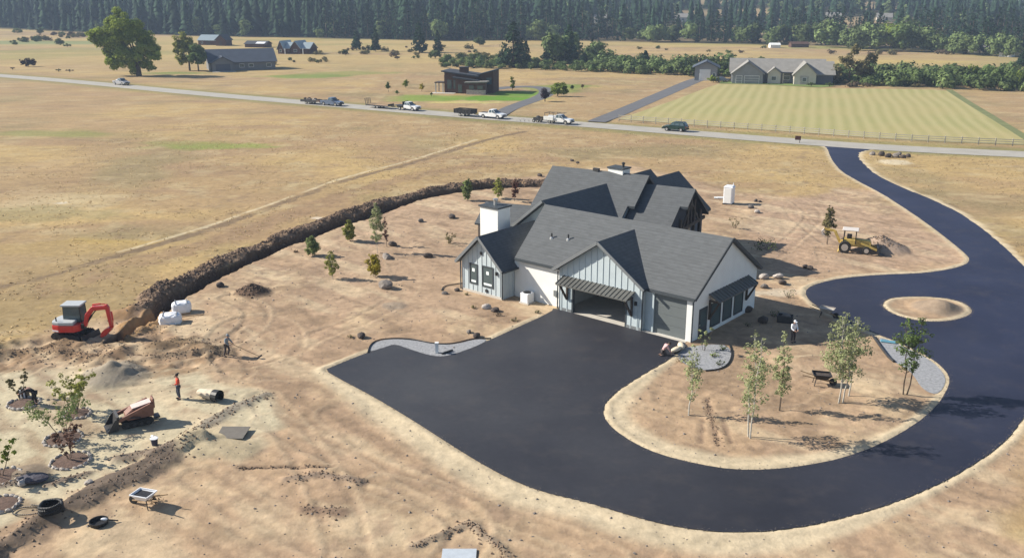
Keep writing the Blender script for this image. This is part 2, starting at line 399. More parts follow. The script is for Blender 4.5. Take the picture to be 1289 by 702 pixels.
churn = [(-41.10,63.41),(-38.63,65.37),(-36.23,65.37),(-34.75,66.04),(-29.85,65.87),(-30.07,70.37),(-27.85,71.34),(-24.41,65.87),(-20.68,63.41),(-19.45,61.11),(-22.66,58.95),(-26.38,57.32),(-30.45,59.23),(-34.03,59.80),(-38.52,58.95)]
lawnsoil = [(-20.74,95.69),(-12.36,113.35),(-4.59,118.12),(-0.45,113.35),(-3.66,92.44),(-4.77,82.53),(-2.85,70.37),(-7.97,70.37),(-13.91,71.34),(-19.30,81.27)]
pinkpad = [(27.82,111.09),(40.82,118.12),(44.06,110.22),(46.27,95.69),(43.58,87.94),(34.40,84.35),(26.31,82.53),(24.39,86.52)]
house_pad = [hw(-23.5, -3.4), hw(1.2, -.6), hw(1.6, 11.5), hw(-11, 26), hw(-24, 26), hw(-33, 16), hw(-31, 8)]
road_c = smooth([(-207.31,322.89),(-162.95,300.53),(-117.58,270.91),(-84.34,246.49),(-52.62,226.00),(-29.58,211.54),(-7.49,197.44),(8.94,188.60),(30.81,175.10),(49.88,163.34),(64.98,155.46),(83.07,149.43),(97.32,145.29)], 2)
edge_px = [(-540.14,821.17),(-379.07,709.37),(-271.82,624.14),(-184.64,577.75),(-113.25,557.02),(-36.55,519.67),(24.41,528.54),(86.05,502.79),(151.71,472.08),(193.29,432.36),(209.51,388.62),(227.87,337.19)]
EX = np.array([p[0] for p in edge_px]); EY = np.array([p[1] for p in edge_px])
def forest_edge(X): return np.interp(X, EX, EY)

mounds = [  # centre, radius, height, colour
    ((-27.36,58.40), 2.6, .95, (.26, .225, .175)), ((-22.70,76.79), 1.9, .85, (.12, .08, .058)), ((35.51,72.54), 2.3, .72, (.29, .225, .165)), ((-29.54,68.51), 1.6, .7, (.33, .21, .11)), ((-28.87,70.76), 1.3, .6, (.31, .20, .11)), ((-31.83,70.76), 1.5, .4, (.28, .18, .1)),
    ((37.84,91.82), 3.0, 1.25, (.33, .25, .19)), ((-17.60,48.40), 2.3, .45, (.43, .36, .24)), ((-15.69,47.81), 1.6, .25, (.40, .33, .22)),
    ((58.89,141.70), 3.0, .12, (.55, .47, .33)), ((-26.34,45.06), 1.2, .2, (.2, .16, .12)),
    ((-66.26,309.73), 9.0, 1.6, (.26, .2, .1)), ((-9.94,73.35), 1.2, .15, (.3, .24, .18)),
]
strips = [  # path, half width, height, colour
    ([(-24.13,36.56),(-24.14,37.95),(-23.15,40.58),(-22.08,42.64),(-20.76,44.54),(-19.61,46.67),(-18.52,48.79)], 1.15, .34, (.115, .092, .074)),
    ([(-19.25,49.61),(-17.72,53.22),(-16.02,55.39)], .6, .12, (.25, .22, .175)), ([(-21.98,46.49),(-20.10,47.43),(-18.32,48.89)], .7, .22, (.17, .135, .105)),
    ([(-26.05,63.73),(-24.32,64.70),(-22.14,63.41)], 1.3, .15, (.18, .13, .08)), ([(-25.82,61.56),(-23.29,62.47),(-20.50,62.78)], .6, .12, (.17, .13, .09)), ([(-34.10,63.41),(-30.37,61.56),(-28.22,61.86)], 1.0, .2, (.2, .135, .085)), ([(-37.18,62.63),(-34.68,63.41),(-33.09,65.03)], .9, .2, (.21, .145, .09)), ([(-29.51,65.03),(-28.50,67.08),(-28.15,70.37)], .9, .2, (.24, .155, .08)), ([(-15.11,45.76),(-12.52,45.94),(-9.93,45.76)], .16, -.10, (.12, .085, .06)),
    ([(-12.15,44.37),(-10.55,44.88),(-8.28,44.20)], .45, .10, (.22, .17, .13)), ([(-10.67,41.47),(-8.59,41.10)], .5, .12, (.2, .14, .1)),
    ([(-4.66,37.95),(-2.13,40.00),(-0.17,37.31)], .35, .10, (.24, .19, .14)), ([(-24.73,43.86),(-23.13,45.06)], .35, .12, (.16, .125, .1)),
    ([(-27.18,43.69),(-25.82,44.37)], .4, .1, (.15, .12, .1)), ([(11.99,48.40),(12.29,52.08),(12.63,55.02)], .22, -.06, (.24, .17, .12)),
    ([(12.79,48.89),(12.92,52.08)], .2, -.06, (.24, .17, .12)), ([(11.03,48.89),(11.75,52.08)], .2, -.05, (.24, .17, .12)),
    ([(10.87,52.42),(14.74,53.10),(18.44,53.81)], .25, .05, (.27, .2, .14)), ([(20.29,61.86),(22.14,62.32),(23.72,61.56)], .2, .03, (.5, .4, .27)),
    ([(-12.98,88.51),(-8.27,88.81),(-4.31,88.81)], .3, .12, (.3, .23, .17)), ([(-0.25,61.11),(-4.62,58.95)], .01, 0, (.4, .3, .2)),
    ([(20.77,76.56),(24.01,77.01),(25.82,77.01)], 1.1, .02, (.52, .44, .33)),
]
trails = [  # worn lines in the dry field
    ([(-47.20,73.97),(-45.51,78.38),(-42.66,81.27),(-39.15,88.81),(-34.64,96.70),(-30.09,108.92),(-24.42,124.93),(-15.26,141.70),(-6.18,161.52),(2.34,176.15)], .9, (.185, .135, .088), .9),
    ([(-39.63,89.99),(-35.22,98.44),(-30.53,110.65),(-24.84,127.17),(-15.55,144.56),(-6.31,165.19)], .4, (.50, .42, .28), .85),
    ([(-40.95,77.69),(-37.34,84.35),(-32.72,90.89),(-28.23,101.72),(-22.72,115.69),(-14.13,130.68),(-3.00,141.70),(5.71,145.29)], 2.6, (.27, .185, .115), .75),
    ([(24.35,80.77),(26.90,82.53),(29.80,86.52),(31.18,92.44)], .18, (.24, .185, .13), .6), ([(-10.65,66.73),(-6.50,68.15),(-2.85,70.37)], .1, (.25, .19, .13), .5),
    ([(-17.87,61.56),(-20.59,62.32)], .06, (.1, .1, .1), .0),
]
tyre = [  # wheel and track marks of the machines
    (smooth([(-30.60,63.41),(-26.22,61.11),(-22.76,62.63),(-20.42,66.73),(-20.65,72.33),(-24.19,75.47)], 3), 1.0), (smooth([(-18.84,58.95),(-22.35,65.03),(-22.07,70.37),(-18.00,69.43),(-16.01,63.41),(-18.32,61.11)], 3), .9),
    (smooth([(-27.50,55.02),(-24.38,56.28),(-21.35,58.26),(-17.20,58.95),(-13.37,58.95)], 3), .7), (smooth([(-16.18,55.02),(-12.17,48.40),(-8.65,41.47),(-7.34,36.07)], 3), .9), (smooth([(-14.79,51.52),(-8.07,45.58),(-1.80,41.47),(4.27,37.31)], 3), .9),
    (smooth([(-11.11,52.64),(-5.35,44.71),(-0.18,40.73),(5.82,37.95),(11.65,37.31)], 3), .7), (smooth([(-16.96,44.71),(-12.50,40.73),(-8.41,37.95),(-6.27,36.07)], 3), .8), (smooth([(-3.03,36.07),(-1.72,39.30),(-3.46,42.24),(-6.96,43.86)], 3), .9),
    (smooth([(-16.81,61.86),(-14.93,66.73),(-11.18,70.37),(-8.84,78.85),(-11.17,86.52)], 3), .6), (smooth([(33.40,106.83),(33.09,89.39),(38.67,89.39),(43.17,92.44)], 3), .6), (smooth([(24.39,86.52),(30.15,95.69),(36.22,106.83),(35.98,115.69)], 3), .6),
    (smooth([(-34.15,58.95),(-33.35,61.86),(-30.84,62.63),(-28.17,60.37)], 3), .9), (smooth([(10.06,55.02),(11.93,51.52),(15.62,52.64),(23.20,60.37),(24.91,58.95)], 3), .5), (smooth([(-38.30,65.87),(-34.72,64.70),(-31.53,64.21)], 3), 1.0),
]
patches = [  # worn or greener patches of the fields: centre, half sizes in metres, colour, strength
    ((-86.65,173.03), 11, 7, (.22, .22, .085), .75), ((-79.82,171.00), 6, 4, (.24, .23, .09), .6), ((-50.22,158.00), 13, 4.5, (.22, .25, .075), .85), ((-56.84,161.52), 9, 3, (.25, .24, .09), .6),
    ((-64.98,297.58), 16, 9, (.16, .21, .06), .9), ((-53.25,309.73), 18, 9, (.21, .23, .08), .7), ((-19.65,233.06), 12, 9, (.19, .25, .06), .95), ((-3.85,233.06), 14, 7, (.12, .23, .035), 1.0), ((2.17,244.48), 9, 8, (.13, .23, .04), .95),
    ((-11.32,224.30), 12, 2.2, (.46, .41, .16), .8), ((12.05,257.04), 10, 14, (.19, .22, .06), .8), ((15.83,266.13), 9, 7, (.15, .2, .05), .8),
    ((-109.23,309.73), 14, 6, (.17, .21, .06), .8), ((-248.93,502.79), 60, 24, (.20, .23, .11), .8), ((-198.40,444.85), 40, 14, (.23, .22, .10), .6), ((-218.79,426.37), 60, 12, (.24, .22, .09), .6),
    ((-56.55,113.35), 9, 6, (.50, .42, .27), .35), ((-56.04,112.89), 1.0, .6, (.6, .55, .45), .8), ((-56.79,106.83), 12, 5, (.27, .23, .12), .6), ((-45.14,92.44), 9, 4, (.42, .30, .10), .5),
    ((-14.06,76.12), 3.2, 2.2, (.50, .36, .15), .9), ((-12.92,82.53), 2.0, 1.0, (.42, .30, .12), .7), ((189.30,458.06), 60, 22, (.20, .24, .09), .7), ((212.69,420.54), 40, 16, (.25, .26, .10), .6),
    ((55.87,183.89), 60, 1.5, (.2, .2, .08), .0), ((-22.57,104.81), 1.0, .7, (.62, .55, .45), .7), ((-26.63,86.52), 3, 1, (.2, .15, .1), .3),
    ((113.81,486.96), 50, 14, (.30, .27, .10), .5), ((137.80,361.12), 45, 12, (.44, .34, .13), .6), ((72.18,420.54), 50, 10, (.46, .34, .16), .5), ((105.95,275.87), 16, 5, (.2, .23, .08), .8),
    ((-38.38,72.33), 14, 7, (.26, .195, .105), .7), ((-48.27,86.52), 14, 8, (.29, .215, .12), .6), ((-38.28,81.27), 8, 6, (.27, .2, .11), .6), ((-15.00,50.44), 3.5, 2.5, (.5, .43, .3), .8), ((-12.76,46.95), 3, 1.5, (.48, .4, .27), .6), ((-20.30,55.02), 5, 2.5, (.52, .46, .31), .6), ((-11.85,68.51), 3, 1.5, (.52, .42, .29), .5), ((-13.01,44.37), 2.5, 1.5, (.34, .235, .15), .6), ((-6.64,41.47), 4, 2, (.36, .27, .2), .6),
    ((-0.97,40.73), 4, 2, (.38, .28, .2), .5), ((17.79,78.85), 6, 4, (.33, .25, .18), .5), ((-0.30,72.33), 2.5, 1.5, (.42, .29, .2), .6),
]

def terrain(X, Y):
    e = Y - forest_edge(X)
    ang = X / np.maximum(Y, 1)
    left = 1 - sstep(.02, .25, ang)
    z = left * .062 * np.clip(e - 60, 0, 700) + (1 - left) * .052 * np.clip(e - 170, 0, 1100)
    corner = sstep(.47, .56, ang)
    z = z * (1 - corner) - corner * .03 * np.clip(e - 650, 0, 3000)
    z -= .04 * np.clip(Y - 2300, 0, 1200)
    z += 5 * (fbm(X, Y, 160, 3, 31) - .5) * sstep(60, 300, e)
    return z

# ground grid: fine on the site, coarser away from it
def axis(fine0, fine1, step, grow, lo, hi):
    a = list(np.arange(fine0, fine1, step)); s = step
    while a[-1] < hi: s *= grow; a.append(a[-1] + s)
    b = []; s = step; p = fine0
    while p > lo: s *= grow; p -= s; b.append(p)
    return np.array(b[::-1] + a)
gx = axis(-37, 44, .21, 1.045, -2200, 2200)
gy = [26.0]
while gy[-1] < 3600:
    y = gy[-1]; gy.append(y + (.2 if y < 128 else .2 + (y - 128) * .012))
gy = np.array(gy)
X, Y = np.meshgrid(gx, gy)
shape = X.shape; X = X.ravel(); Y = Y.ravel()
near = (Y < 215) & (np.abs(X) < 160)
xn, yn = X[near], Y[near]

def mixc(c, col, f): return c * (1 - f[:, None]) + np.array(col)[None, :] * f[:, None]
# --- field colour everywhere
n1 = fbm(X, Y, 26, 4, 3); n2 = fbm(X * .35, Y, 9, 4, 11); n3 = fbm(X, Y, 3.0, 3, 21)
col = np.tile(np.array((.340, .243, .135)), (len(X), 1))
col = mixc(col, (.41, .30, .145), sstep(.45, .7, n1) * .8); col = mixc(col, (.305, .212, .128), sstep(.48, .72, n2) * .8)
col = mixc(col, (.245, .20, .11), sstep(.52, .78, fbm(X, Y, 14, 4, 41)) * .75)
col = mixc(col, (.42, .335, .20), sstep(.55, .8, n3) * .6); col = mixc(col, (.22, .16, .105), sstep(.6, .8, fbm(X, Y, 1.5, 3, 91)) * .5)
far = sstep(260, 420, Y)
col = mixc(col, (.40, .31, .14), far * .7 * sstep(.35, .6, fbm(X * .3, Y, 40, 3, 51)))
col = mixc(col, (.23, .22, .09), far * .55 * sstep(.5, .7, fbm(X * .25, Y, 30, 3, 61)))
dr = dline(road_c, X, Y)
col = mixc(col, (.185, .185, .075), (sstep(8.5, 4.6, dr) * .85) * (.5 + .5 * n3))
for (c, a, b, cc, s) in patches:
    q = np.hypot((X - c[0]) / a, (Y - c[1]) / b) + (fbm(X, Y, max(b * .6, .3), 3, 5) - .5) * .9
    col = mixc(col, cc, s * sstep(1.05, .55, q)) if s > 0 else col
e = Y - forest_edge(X)
wood = sstep(-6, 8, e + 14 * (fbm(X, Y, 25, 3, 71) - .5))
floor = np.tile(np.array((.055, .055, .03)), (len(X), 1))
floor = mixc(floor, (.27, .205, .12), sstep(.48, .6, fbm(X, Y, 60, 3, 81)) * sstep(-.05, .25, X / np.maximum(Y, 1)))
col = col * (1 - wood[:, None]) + floor * wood[:, None]
Z = terrain(X, Y)
# --- the site
h = np.zeros(len(xn)); c = col[near].copy()
N1 = fbm(xn, yn, 4.0, 5, 101); N2 = fbm(xn, yn, 1.1, 4, 111); N3 = fbm(xn, yn, .45, 3, 121); N4 = fbm(xn, yn, 9, 4, 131)
ds = sdpoly(site, xn, yn) + (N1 - .5) * 5
bare = sstep(1.2, -1.2, ds)
bc = np.tile(np.array((.405, .29, .19)), (len(xn), 1))
bc = mixc(bc, (.345, .245, .165), sstep(.45, .68, N4) * .8)
bc = mixc(bc, (.47, .36, .235), sstep(.52, .75, N1) * .8)
bc = mixc(bc, (.25, .18, .12), sstep(.57, .85, fb2(xn, yn, 2.6, 5, 141)) * .75 * sstep(.3, .6, N4))
bc = mixc(bc, (.33, .24, .15), sstep(.55, .8, N3) * .35)
f = sstep(1.2, -1.5, sdpoly(pinkpad, xn, yn) + (N1 - .5) * 5); bc = mixc(bc, (.37, .265, .19), f * .7)
f = sstep(1.2, -1.5, sdpoly(lawnsoil, xn, yn) + (N1 - .5) * 5); bc = mixc(bc, (.375, .272, .19), f * .6)
f = sstep(.5, -.7, sdpoly(fines, xn, yn) + (N1 - .5) * 3.0); bc = mixc(bc, (.475, .42, .295), f * .9); fin = f
f = sstep(.6, -.9, sdpoly(churn, xn, yn) + (N1 - .5) * 4); bc = mixc(bc, (.25, .17, .105), f * .9 * sstep(.3, .6, N2)); chn = f
sA, sB = xn * .72 - yn * .69, xn * .69 + yn * .72
an1 = fb2(sA * .28, sB, 1.0, 5, 181); an2 = fb2(sA * .3, sB * 1.1, 2.4, 5, 191)
bc = mixc(bc, (.245, .175, .118), sstep(.52, .85, an1) * .7 * sstep(.3, .7, an2)); bc = mixc(bc, (.50, .40, .27), sstep(.45, .15, an2) * .6); bc = mixc(bc, (.30, .215, .15), sstep(.55, .85, fb2(xn, yn, .9, 4, 201)) * .6 * sstep(.4, .6, N1))
tracks = np.sin((xn * .55 + yn * .83) * 5.2 + 7 * N1)
bc = mixc(bc, (.30, .22, .15), sstep(.5, .95, tracks) * .35 * sstep(.5, .62, fbm(xn, yn, 6, 3, 151)) * (1 - fin))
c = c * (1 - bare[:, None]) + bc * bare[:, None]
for path, w, cc, s in trails:
    d = dpath(path, xn, yn) + (N2 - .5) * w * 1.2
    c = mixc(c, cc, s * sstep(w, w * .45, d) * sstep(.3, .55, N1 + .12))
h += bare * ((N1 - .5) * .30 + (N2 - .5) * .13 + (N3 - .5) * .06) + (1 - bare) * ((n1[near] - .5) * .5 + (N2 - .5) * .10)
h += chn * ((N2 - .5) * .75 + (N1 - .5) * .6) - .06 * bare * sstep(.5, .95, tracks) * sstep(.5, .62, fbm(xn, yn, 6, 3, 151))
h *= (1 - .75 * fin)
for path, w in tyre:
    d = dpath(path, xn, yn) + (N2 - .5) * .18
    k = np.maximum(sstep(.24, .08, np.abs(d - .85)), 0) * (d < 3) * sstep(.25, .45, N1)
    c = mixc(c, (.235, .175, .12), k * .32 * w); c = mixc(c, (.48, .38, .26), sstep(.2, .06, np.abs(d - 1.2)) * .35 * w * (d < 3)); h -= .055 * k * w; h += .035 * sstep(.2, .06, np.abs(d - 1.22)) * w * (d < 3)
for path, w, hh, cc in strips:
    d = dpath(path, xn, yn) + (N2 - .5) * w * 1.5
    k = sstep(w, w * .3, d); c = mixc(c, cc, k * .92); h += hh * k * (.45 + 1.1 * N2)
db = dpath(berm, xn, yn) + (N1 - .5) * 1.3
bw = 1.55 + 1.0 * (fbm(xn, yn, 7, 3, 161) - .3)
k = sstep(bw, bw * .15, db); h = h * (1 - k) + k * (.10 + .85 * fbm(xn, yn, 3.5, 3, 171) + (N2 - .5) * .7 + (N3 - .5) * .3)
kc = sstep(bw * 1.05, bw * .7, db)
bermc = mixc(np.tile(np.array((.235, .165, .112)), (len(xn), 1)), (.36, .245, .145), sstep(.55, .75, N4) * .7)
bermc = mixc(bermc, (.17, .12, .085), sstep(.52, .75, N2) * .8); bermc = mixc(bermc, (.075, .055, .042), sstep(.55, .75, N3) * .7)
c = c * (1 - kc[:, None]) + bermc * kc[:, None]
dt = dpath(trench, xn, yn) + (N2 - .5) * .35
k = sstep(.62, .36, dt); h = h * (1 - k) - 1.0 * k; c = mixc(c, (.085, .058, .042), sstep(.9, .5, dt))
for (p, r, hh, cc) in mounds:
    if p[1] > 215: continue
    q = np.hypot(xn - p[0], yn - p[1]) / r + (N1 - .5) * .5
    k = np.clip(1 - q, 0, 1); h += hh * 1.15 * k ** .9 * (1 - .25 * (1 - k)); c = mixc(c, cc, sstep(1.0, .7, q) * .95)
# driveway shoulders, flattening below the sheets
dd = sdpoly(drive_outer, xn, yn); di = sdpoly(isl, xn, yn)
dd = np.where(di < .6, np.minimum(np.abs(di), 5) * np.where(di < 0, 1, -1), dd)
low = sstep(63, 50, yn) * sstep(24, 8, xn)                      # the wide sandy shoulder below the forecourt
wsh = .38 + .22 * N1 + low * (1.1 + 1.3 * N4)
k = sstep(wsh + .25, wsh * .55, dd) * (dd > -1); k = np.where(dd < -1, 0, k)
nothouse = sdpoly(house_pad, xn, yn) > .2
c = mixc(c, (.53, .445, .31), k * .9 * nothouse)
flat = sstep(.12, 1.6, np.maximum(dd, 0)); lip = .07 * np.exp(-((dd - .3) / .22) ** 2)
h = np.where(dd < .1, -.03, h * flat + lip * (.5 + N2))
fh = sstep(0, 3, sdpoly(house_pad, xn, yn)); h *= fh
for bd in (bed_front, bed_right, bed_corner): h *= sstep(.1, 1.2, np.maximum(sdpoly(bd, xn, yn), 0))
mfd = sdpoly(mown, xn, yn); h = np.where(mfd < 3, (h + .03) * sstep(.3, 3, mfd) - .03, h)
dn = dr[near]; h = np.where(dn < 5, h * sstep(3.6, 5, dn) - .03, h)
h *= sstep(215, 190, yn) * sstep(160, 140, np.abs(xn)); Z[near] += h; col[near] = c
lum = col.mean(1, keepdims=True); col = lum + (col - lum) * 1.07; col *= .96
# other sheets further out keep the ground just below them
V = np.stack([X, Y, Z], 1); ny, nx = shape
i = np.arange(ny * nx).reshape(shape)
F = np.stack([i[:-1, :-1], i[:-1, 1:], i[1:, 1:], i[1:, :-1]], -1).reshape(-1, 4)

gm = bpy.data.materials.new('ground'); gm.use_nodes = True
t = gm.node_tree; b = t.nodes['Principled BSDF']; b.inputs['Roughness'].default_value = .97; b.inputs['Specular IOR Level'].default_value = .1
at = t.nodes.new('ShaderNodeAttribute'); at.attribute_name = 'earth'
tc = t.nodes.new('ShaderNodeTexCoord')
def gnoise(sc, lo, hi, stretch=None):
    n = t.nodes.new('ShaderNodeTexNoise'); n.inputs['Scale'].default_value = sc; n.inputs['Detail'].default_value = 6; n.inputs['Roughness'].default_value = .65
    if stretch:
        mp = t.nodes.new('ShaderNodeMapping'); mp.inputs['Scale'].default_value = stretch; t.links.new(tc.outputs['Object'], mp.inputs[0]); t.links.new(mp.outputs[0], n.inputs[0])
    else: t.links.new(tc.outputs['Object'], n.inputs[0])
    r = t.nodes.new('ShaderNodeMapRange'); r.inputs['From Min'].default_value = .3; r.inputs['From Max'].default_value = .7
    r.inputs['To Min'].default_value = lo; r.inputs['To Max'].default_value = hi; t.links.new(n.outputs['Fac'], r.inputs['Value'])
    return n, r
na, ra = gnoise(1.6, .80, 1.18); nb_, rb = gnoise(.35, .88, 1.10, (.6, 1.5, 1)); nc_, rc = gnoise(.06, .92, 1.08)
m1 = t.nodes.new('ShaderNodeMath'); m1.operation = 'MULTIPLY'; t.links.new(ra.outputs[0], m1.inputs[0]); t.links.new(rb.outputs[0], m1.inputs[1])
m2 = t.nodes.new('ShaderNodeMath'); m2.operation = 'MULTIPLY'; t.links.new(m1.outputs[0], m2.inputs[0]); t.links.new(rc.outputs[0], m2.inputs[1])
vm = t.nodes.new('ShaderNodeVectorMath'); vm.operation = 'SCALE'; t.links.new(at.outputs['Color'], vm.inputs[0]); t.links.new(m2.outputs[0], vm.inputs['Scale'])
t.links.new(vm.outputs[0], b.inputs['Base Color'])
bp = t.nodes.new('ShaderNodeBump'); bp.inputs['Strength'].default_value = .55; bp.inputs['Distance'].default_value = .12
t.links.new(na.outputs['Fac'], bp.inputs['Height']); t.links.new(bp.outputs[0], b.inputs['Normal'])
me = np_mesh('ground', V, F, [gm], smooth_=True)
a = me.attributes.new('earth', 'FLOAT_COLOR', 'POINT')
a.data.foreach_set('color', np.concatenate([np.clip(col, 0, 1), np.ones((len(X), 1))], 1).astype(np.float32).ravel())
ground = link('ground', me); ground['kind'] = 'structure'

def gz(x, y):
    """height of the ground at a point"""
    ix = int(np.clip(np.searchsorted(gx, x) - 1, 0, nx - 2)); iy = int(np.clip(np.searchsorted(gy, y) - 1, 0, ny - 2))
    fx = (x - gx[ix]) / (gx[ix + 1] - gx[ix]); fy = (y - gy[iy]) / (gy[iy + 1] - gy[iy])
    z = Z.reshape(shape)
    return float((z[iy, ix] * (1 - fx) + z[iy, ix + 1] * fx) * (1 - fy) + (z[iy + 1, ix] * (1 - fx) + z[iy + 1, ix + 1] * fx) * fy)

# ------------------------------------------------------------------ roads, driveways, beds, fields as sheets
def ribbon(name, pts, w0, z, m, w1=None, kind='structure'):
    P = np.array(pts); d = np.gradient(P, axis=0); d /= np.linalg.norm(d, axis=1)[:, None]; n = np.stack([-d[:, 1], d[:, 0]], 1)
    w = np.linspace(w0, w1 or w0, len(P))[:, None] / 2
    L, R = P + n * w, P - n * w; k = len(P)
    V = [(x, y, z) for x, y in R] + [(x, y, z) for x, y in L]
    o = link(name, np_mesh(name, V, [[j, j + 1, k + j + 1, k + j] for j in range(k - 1)], [m])); o['kind'] = kind
    return o

am = bpy.data.materials.new('new_asphalt'); am.use_nodes = True
t = am.node_tree; b = t.nodes['Principled BSDF']; b.inputs['Roughness'].default_value = .6; b.inputs['Specular IOR Level'].default_value = .26
tc = t.nodes.new('ShaderNodeTexCoord')
n1_ = t.nodes.new('ShaderNodeTexNoise'); n1_.inputs['Scale'].default_value = .12; n1_.inputs['Detail'].default_value = 4; t.links.new(tc.outputs['Object'], n1_.inputs[0])
n2_ = t.nodes.new('ShaderNodeTexNoise'); n2_.inputs['Scale'].default_value = 2.5; n2_.inputs['Detail'].default_value = 6; t.links.new(tc.outputs['Object'], n2_.inputs[0])
cr = t.nodes.new('ShaderNodeValToRGB'); cr.color_ramp.elements[0].position = .3; cr.color_ramp.elements[1].position = .72
cr.color_ramp.elements[0].color = (.023, .024, .031, 1); cr.color_ramp.elements[1].color = (.043, .044, .050, 1)
t.links.new(n1_.outputs['Fac'], cr.inputs[0])
mr = t.nodes.new('ShaderNodeMapRange'); mr.inputs['To Min'].default_value = .82; mr.inputs['To Max'].default_value = 1.18; t.links.new(n2_.outputs['Fac'], mr.inputs['Value'])
vm = t.nodes.new('ShaderNodeVectorMath'); vm.operation = 'SCALE'; t.links.new(cr.outputs[0], vm.inputs[0]); t.links.new(mr.outputs[0], vm.inputs['Scale'])
# painted sheen and sky reflection: tint runs from pale grey forecourt to blue lane
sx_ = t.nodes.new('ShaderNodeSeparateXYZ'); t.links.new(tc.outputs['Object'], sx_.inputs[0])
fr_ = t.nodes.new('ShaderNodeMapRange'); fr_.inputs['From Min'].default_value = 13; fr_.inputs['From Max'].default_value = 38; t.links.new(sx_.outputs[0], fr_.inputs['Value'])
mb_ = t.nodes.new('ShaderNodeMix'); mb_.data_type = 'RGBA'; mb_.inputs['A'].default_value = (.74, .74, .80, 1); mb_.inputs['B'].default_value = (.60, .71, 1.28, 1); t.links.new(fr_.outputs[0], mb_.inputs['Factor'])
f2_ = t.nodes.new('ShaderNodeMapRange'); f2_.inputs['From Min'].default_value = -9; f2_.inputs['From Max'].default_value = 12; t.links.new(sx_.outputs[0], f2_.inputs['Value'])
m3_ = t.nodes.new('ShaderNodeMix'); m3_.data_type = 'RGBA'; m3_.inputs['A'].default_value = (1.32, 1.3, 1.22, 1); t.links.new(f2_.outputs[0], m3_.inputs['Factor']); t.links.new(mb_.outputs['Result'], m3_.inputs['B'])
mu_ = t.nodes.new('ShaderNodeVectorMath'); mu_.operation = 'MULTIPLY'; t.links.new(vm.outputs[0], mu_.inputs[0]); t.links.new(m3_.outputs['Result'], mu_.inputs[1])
dn_ = t.nodes.new('ShaderNodeTexNoise'); dn_.inputs['Scale'].default_value = .5; dn_.inputs['Detail'].default_value = 8; dn_.inputs['Roughness'].default_value = .7; t.links.new(tc.outputs['Object'], dn_.inputs[0])
dm_ = t.nodes.new('ShaderNodeMapRange'); dm_.inputs['From Min'].default_value = .5; dm_.inputs['From Max'].default_value = .8; dm_.inputs['To Max'].default_value = .24; t.links.new(dn_.outputs['Fac'], dm_.inputs['Value'])
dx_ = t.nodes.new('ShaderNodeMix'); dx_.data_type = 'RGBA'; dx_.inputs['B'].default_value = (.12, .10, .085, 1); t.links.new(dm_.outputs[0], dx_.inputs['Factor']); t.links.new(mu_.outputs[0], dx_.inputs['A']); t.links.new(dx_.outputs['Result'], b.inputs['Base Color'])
n3_ = t.nodes.new('ShaderNodeTexNoise'); n3_.inputs['Scale'].default_value = 40; t.links.new(tc.outputs['Object'], n3_.inputs[0])
bp = t.nodes.new('ShaderNodeBump'); bp.inputs['Strength'].default_value = .25; bp.inputs['Distance'].default_value = .02; t.links.new(n3_.outputs['Fac'], bp.inputs['Height']); t.links.new(bp.outputs[0], b.inputs['Normal'])
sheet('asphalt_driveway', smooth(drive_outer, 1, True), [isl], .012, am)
ribbon('gravel_road', road_c, 6.6, .02, M['gravel_road'])
ribbon('field_driveway', smooth([(17.04,189.21),(22.39,201.48),(32.93,227.73),(44.62,257.04),(54.11,281.00),(58.30,289.06)], 2), 4.0, .03, M['old_asphalt'], 5.0)
ribbon('curved_driveway', smooth([(-3.76,196.13),(-0.81,211.54),(3.93,226.00),(7.72,236.75),(9.56,248.53),(8.87,259.25),(4.57,263.80),(-0.99,261.51),(-6.35,254.86)], 2), 3.6, .03, M['old_asphalt'], 5.0)
for nm, poly, mm in (('gravel_bed', bed_front, 'gravel_grey'), ('gravel_bed', bed_right, 'gravel_grey'), ('planting_bed', bed_corner, 'gravel_grey')):
    sheet(nm, smooth(poly, 2, True), [], .018, M[mm])
sheet('lawn', [(62.12,279.70),(67.92,282.31),(78.04,275.87),(89.60,268.50),(90.75,263.80),(84.77,260.37),(71.79,269.70),(59.79,272.13)], [], .06, M['lawn'])
# mown field with swathes
fm = bpy.data.materials.new('mown_grass'); fm.use_nodes = True
t = fm.node_tree; b = t.nodes['Principled BSDF']; b.inputs['Roughness'].default_value = .97; b.inputs['Specular IOR Level'].default_value = .1
tc = t.nodes.new('ShaderNodeTexCoord'); mp = t.nodes.new('ShaderNodeMapping'); mp.inputs['Rotation'].default_value = (0, 0, R_(-72.5)); t.links.new(tc.outputs['Object'], mp.inputs[0])
wv = t.nodes.new('ShaderNodeTexWave'); wv.wave_type = 'BANDS'; wv.bands_direction = 'Y'; wv.inputs['Scale'].default_value = .12; wv.inputs['Distortion'].default_value = 2.6; wv.inputs['Detail'].default_value = 2; wv.inputs['Detail Scale'].default_value = .3
t.links.new(mp.outputs[0], wv.inputs[0])
cr = t.nodes.new('ShaderNodeValToRGB'); cr.color_ramp.elements[0].color = (.292, .274, .115, 1); cr.color_ramp.elements[1].color = (.362, .325, .155, 1); t.links.new(wv.outputs['Color'], cr.inputs[0])
n1_ = t.nodes.new('ShaderNodeTexNoise'); n1_.inputs['Scale'].default_value = .045; n1_.inputs['Detail'].default_value = 5; t.links.new(tc.outputs['Object'], n1_.inputs[0])
mx = t.nodes.new('ShaderNodeMix'); mx.data_type = 'RGBA'; mx.inputs['B'].default_value = (.38, .31, .15, 1)
mr = t.nodes.new('ShaderNodeMapRange'); mr.inputs['From Min'].default_value = .4; mr.inputs['From Max'].default_value = .7; mr.inputs['To Max'].default_value = .65; t.links.new(n1_.outputs['Fac'], mr.inputs['Value'])
t.links.new(mr.outputs[0], mx.inputs['Factor']); t.links.new(cr.outputs[0], mx.inputs['A']); t.links.new(mx.outputs['Result'], b.inputs['Base Color'])
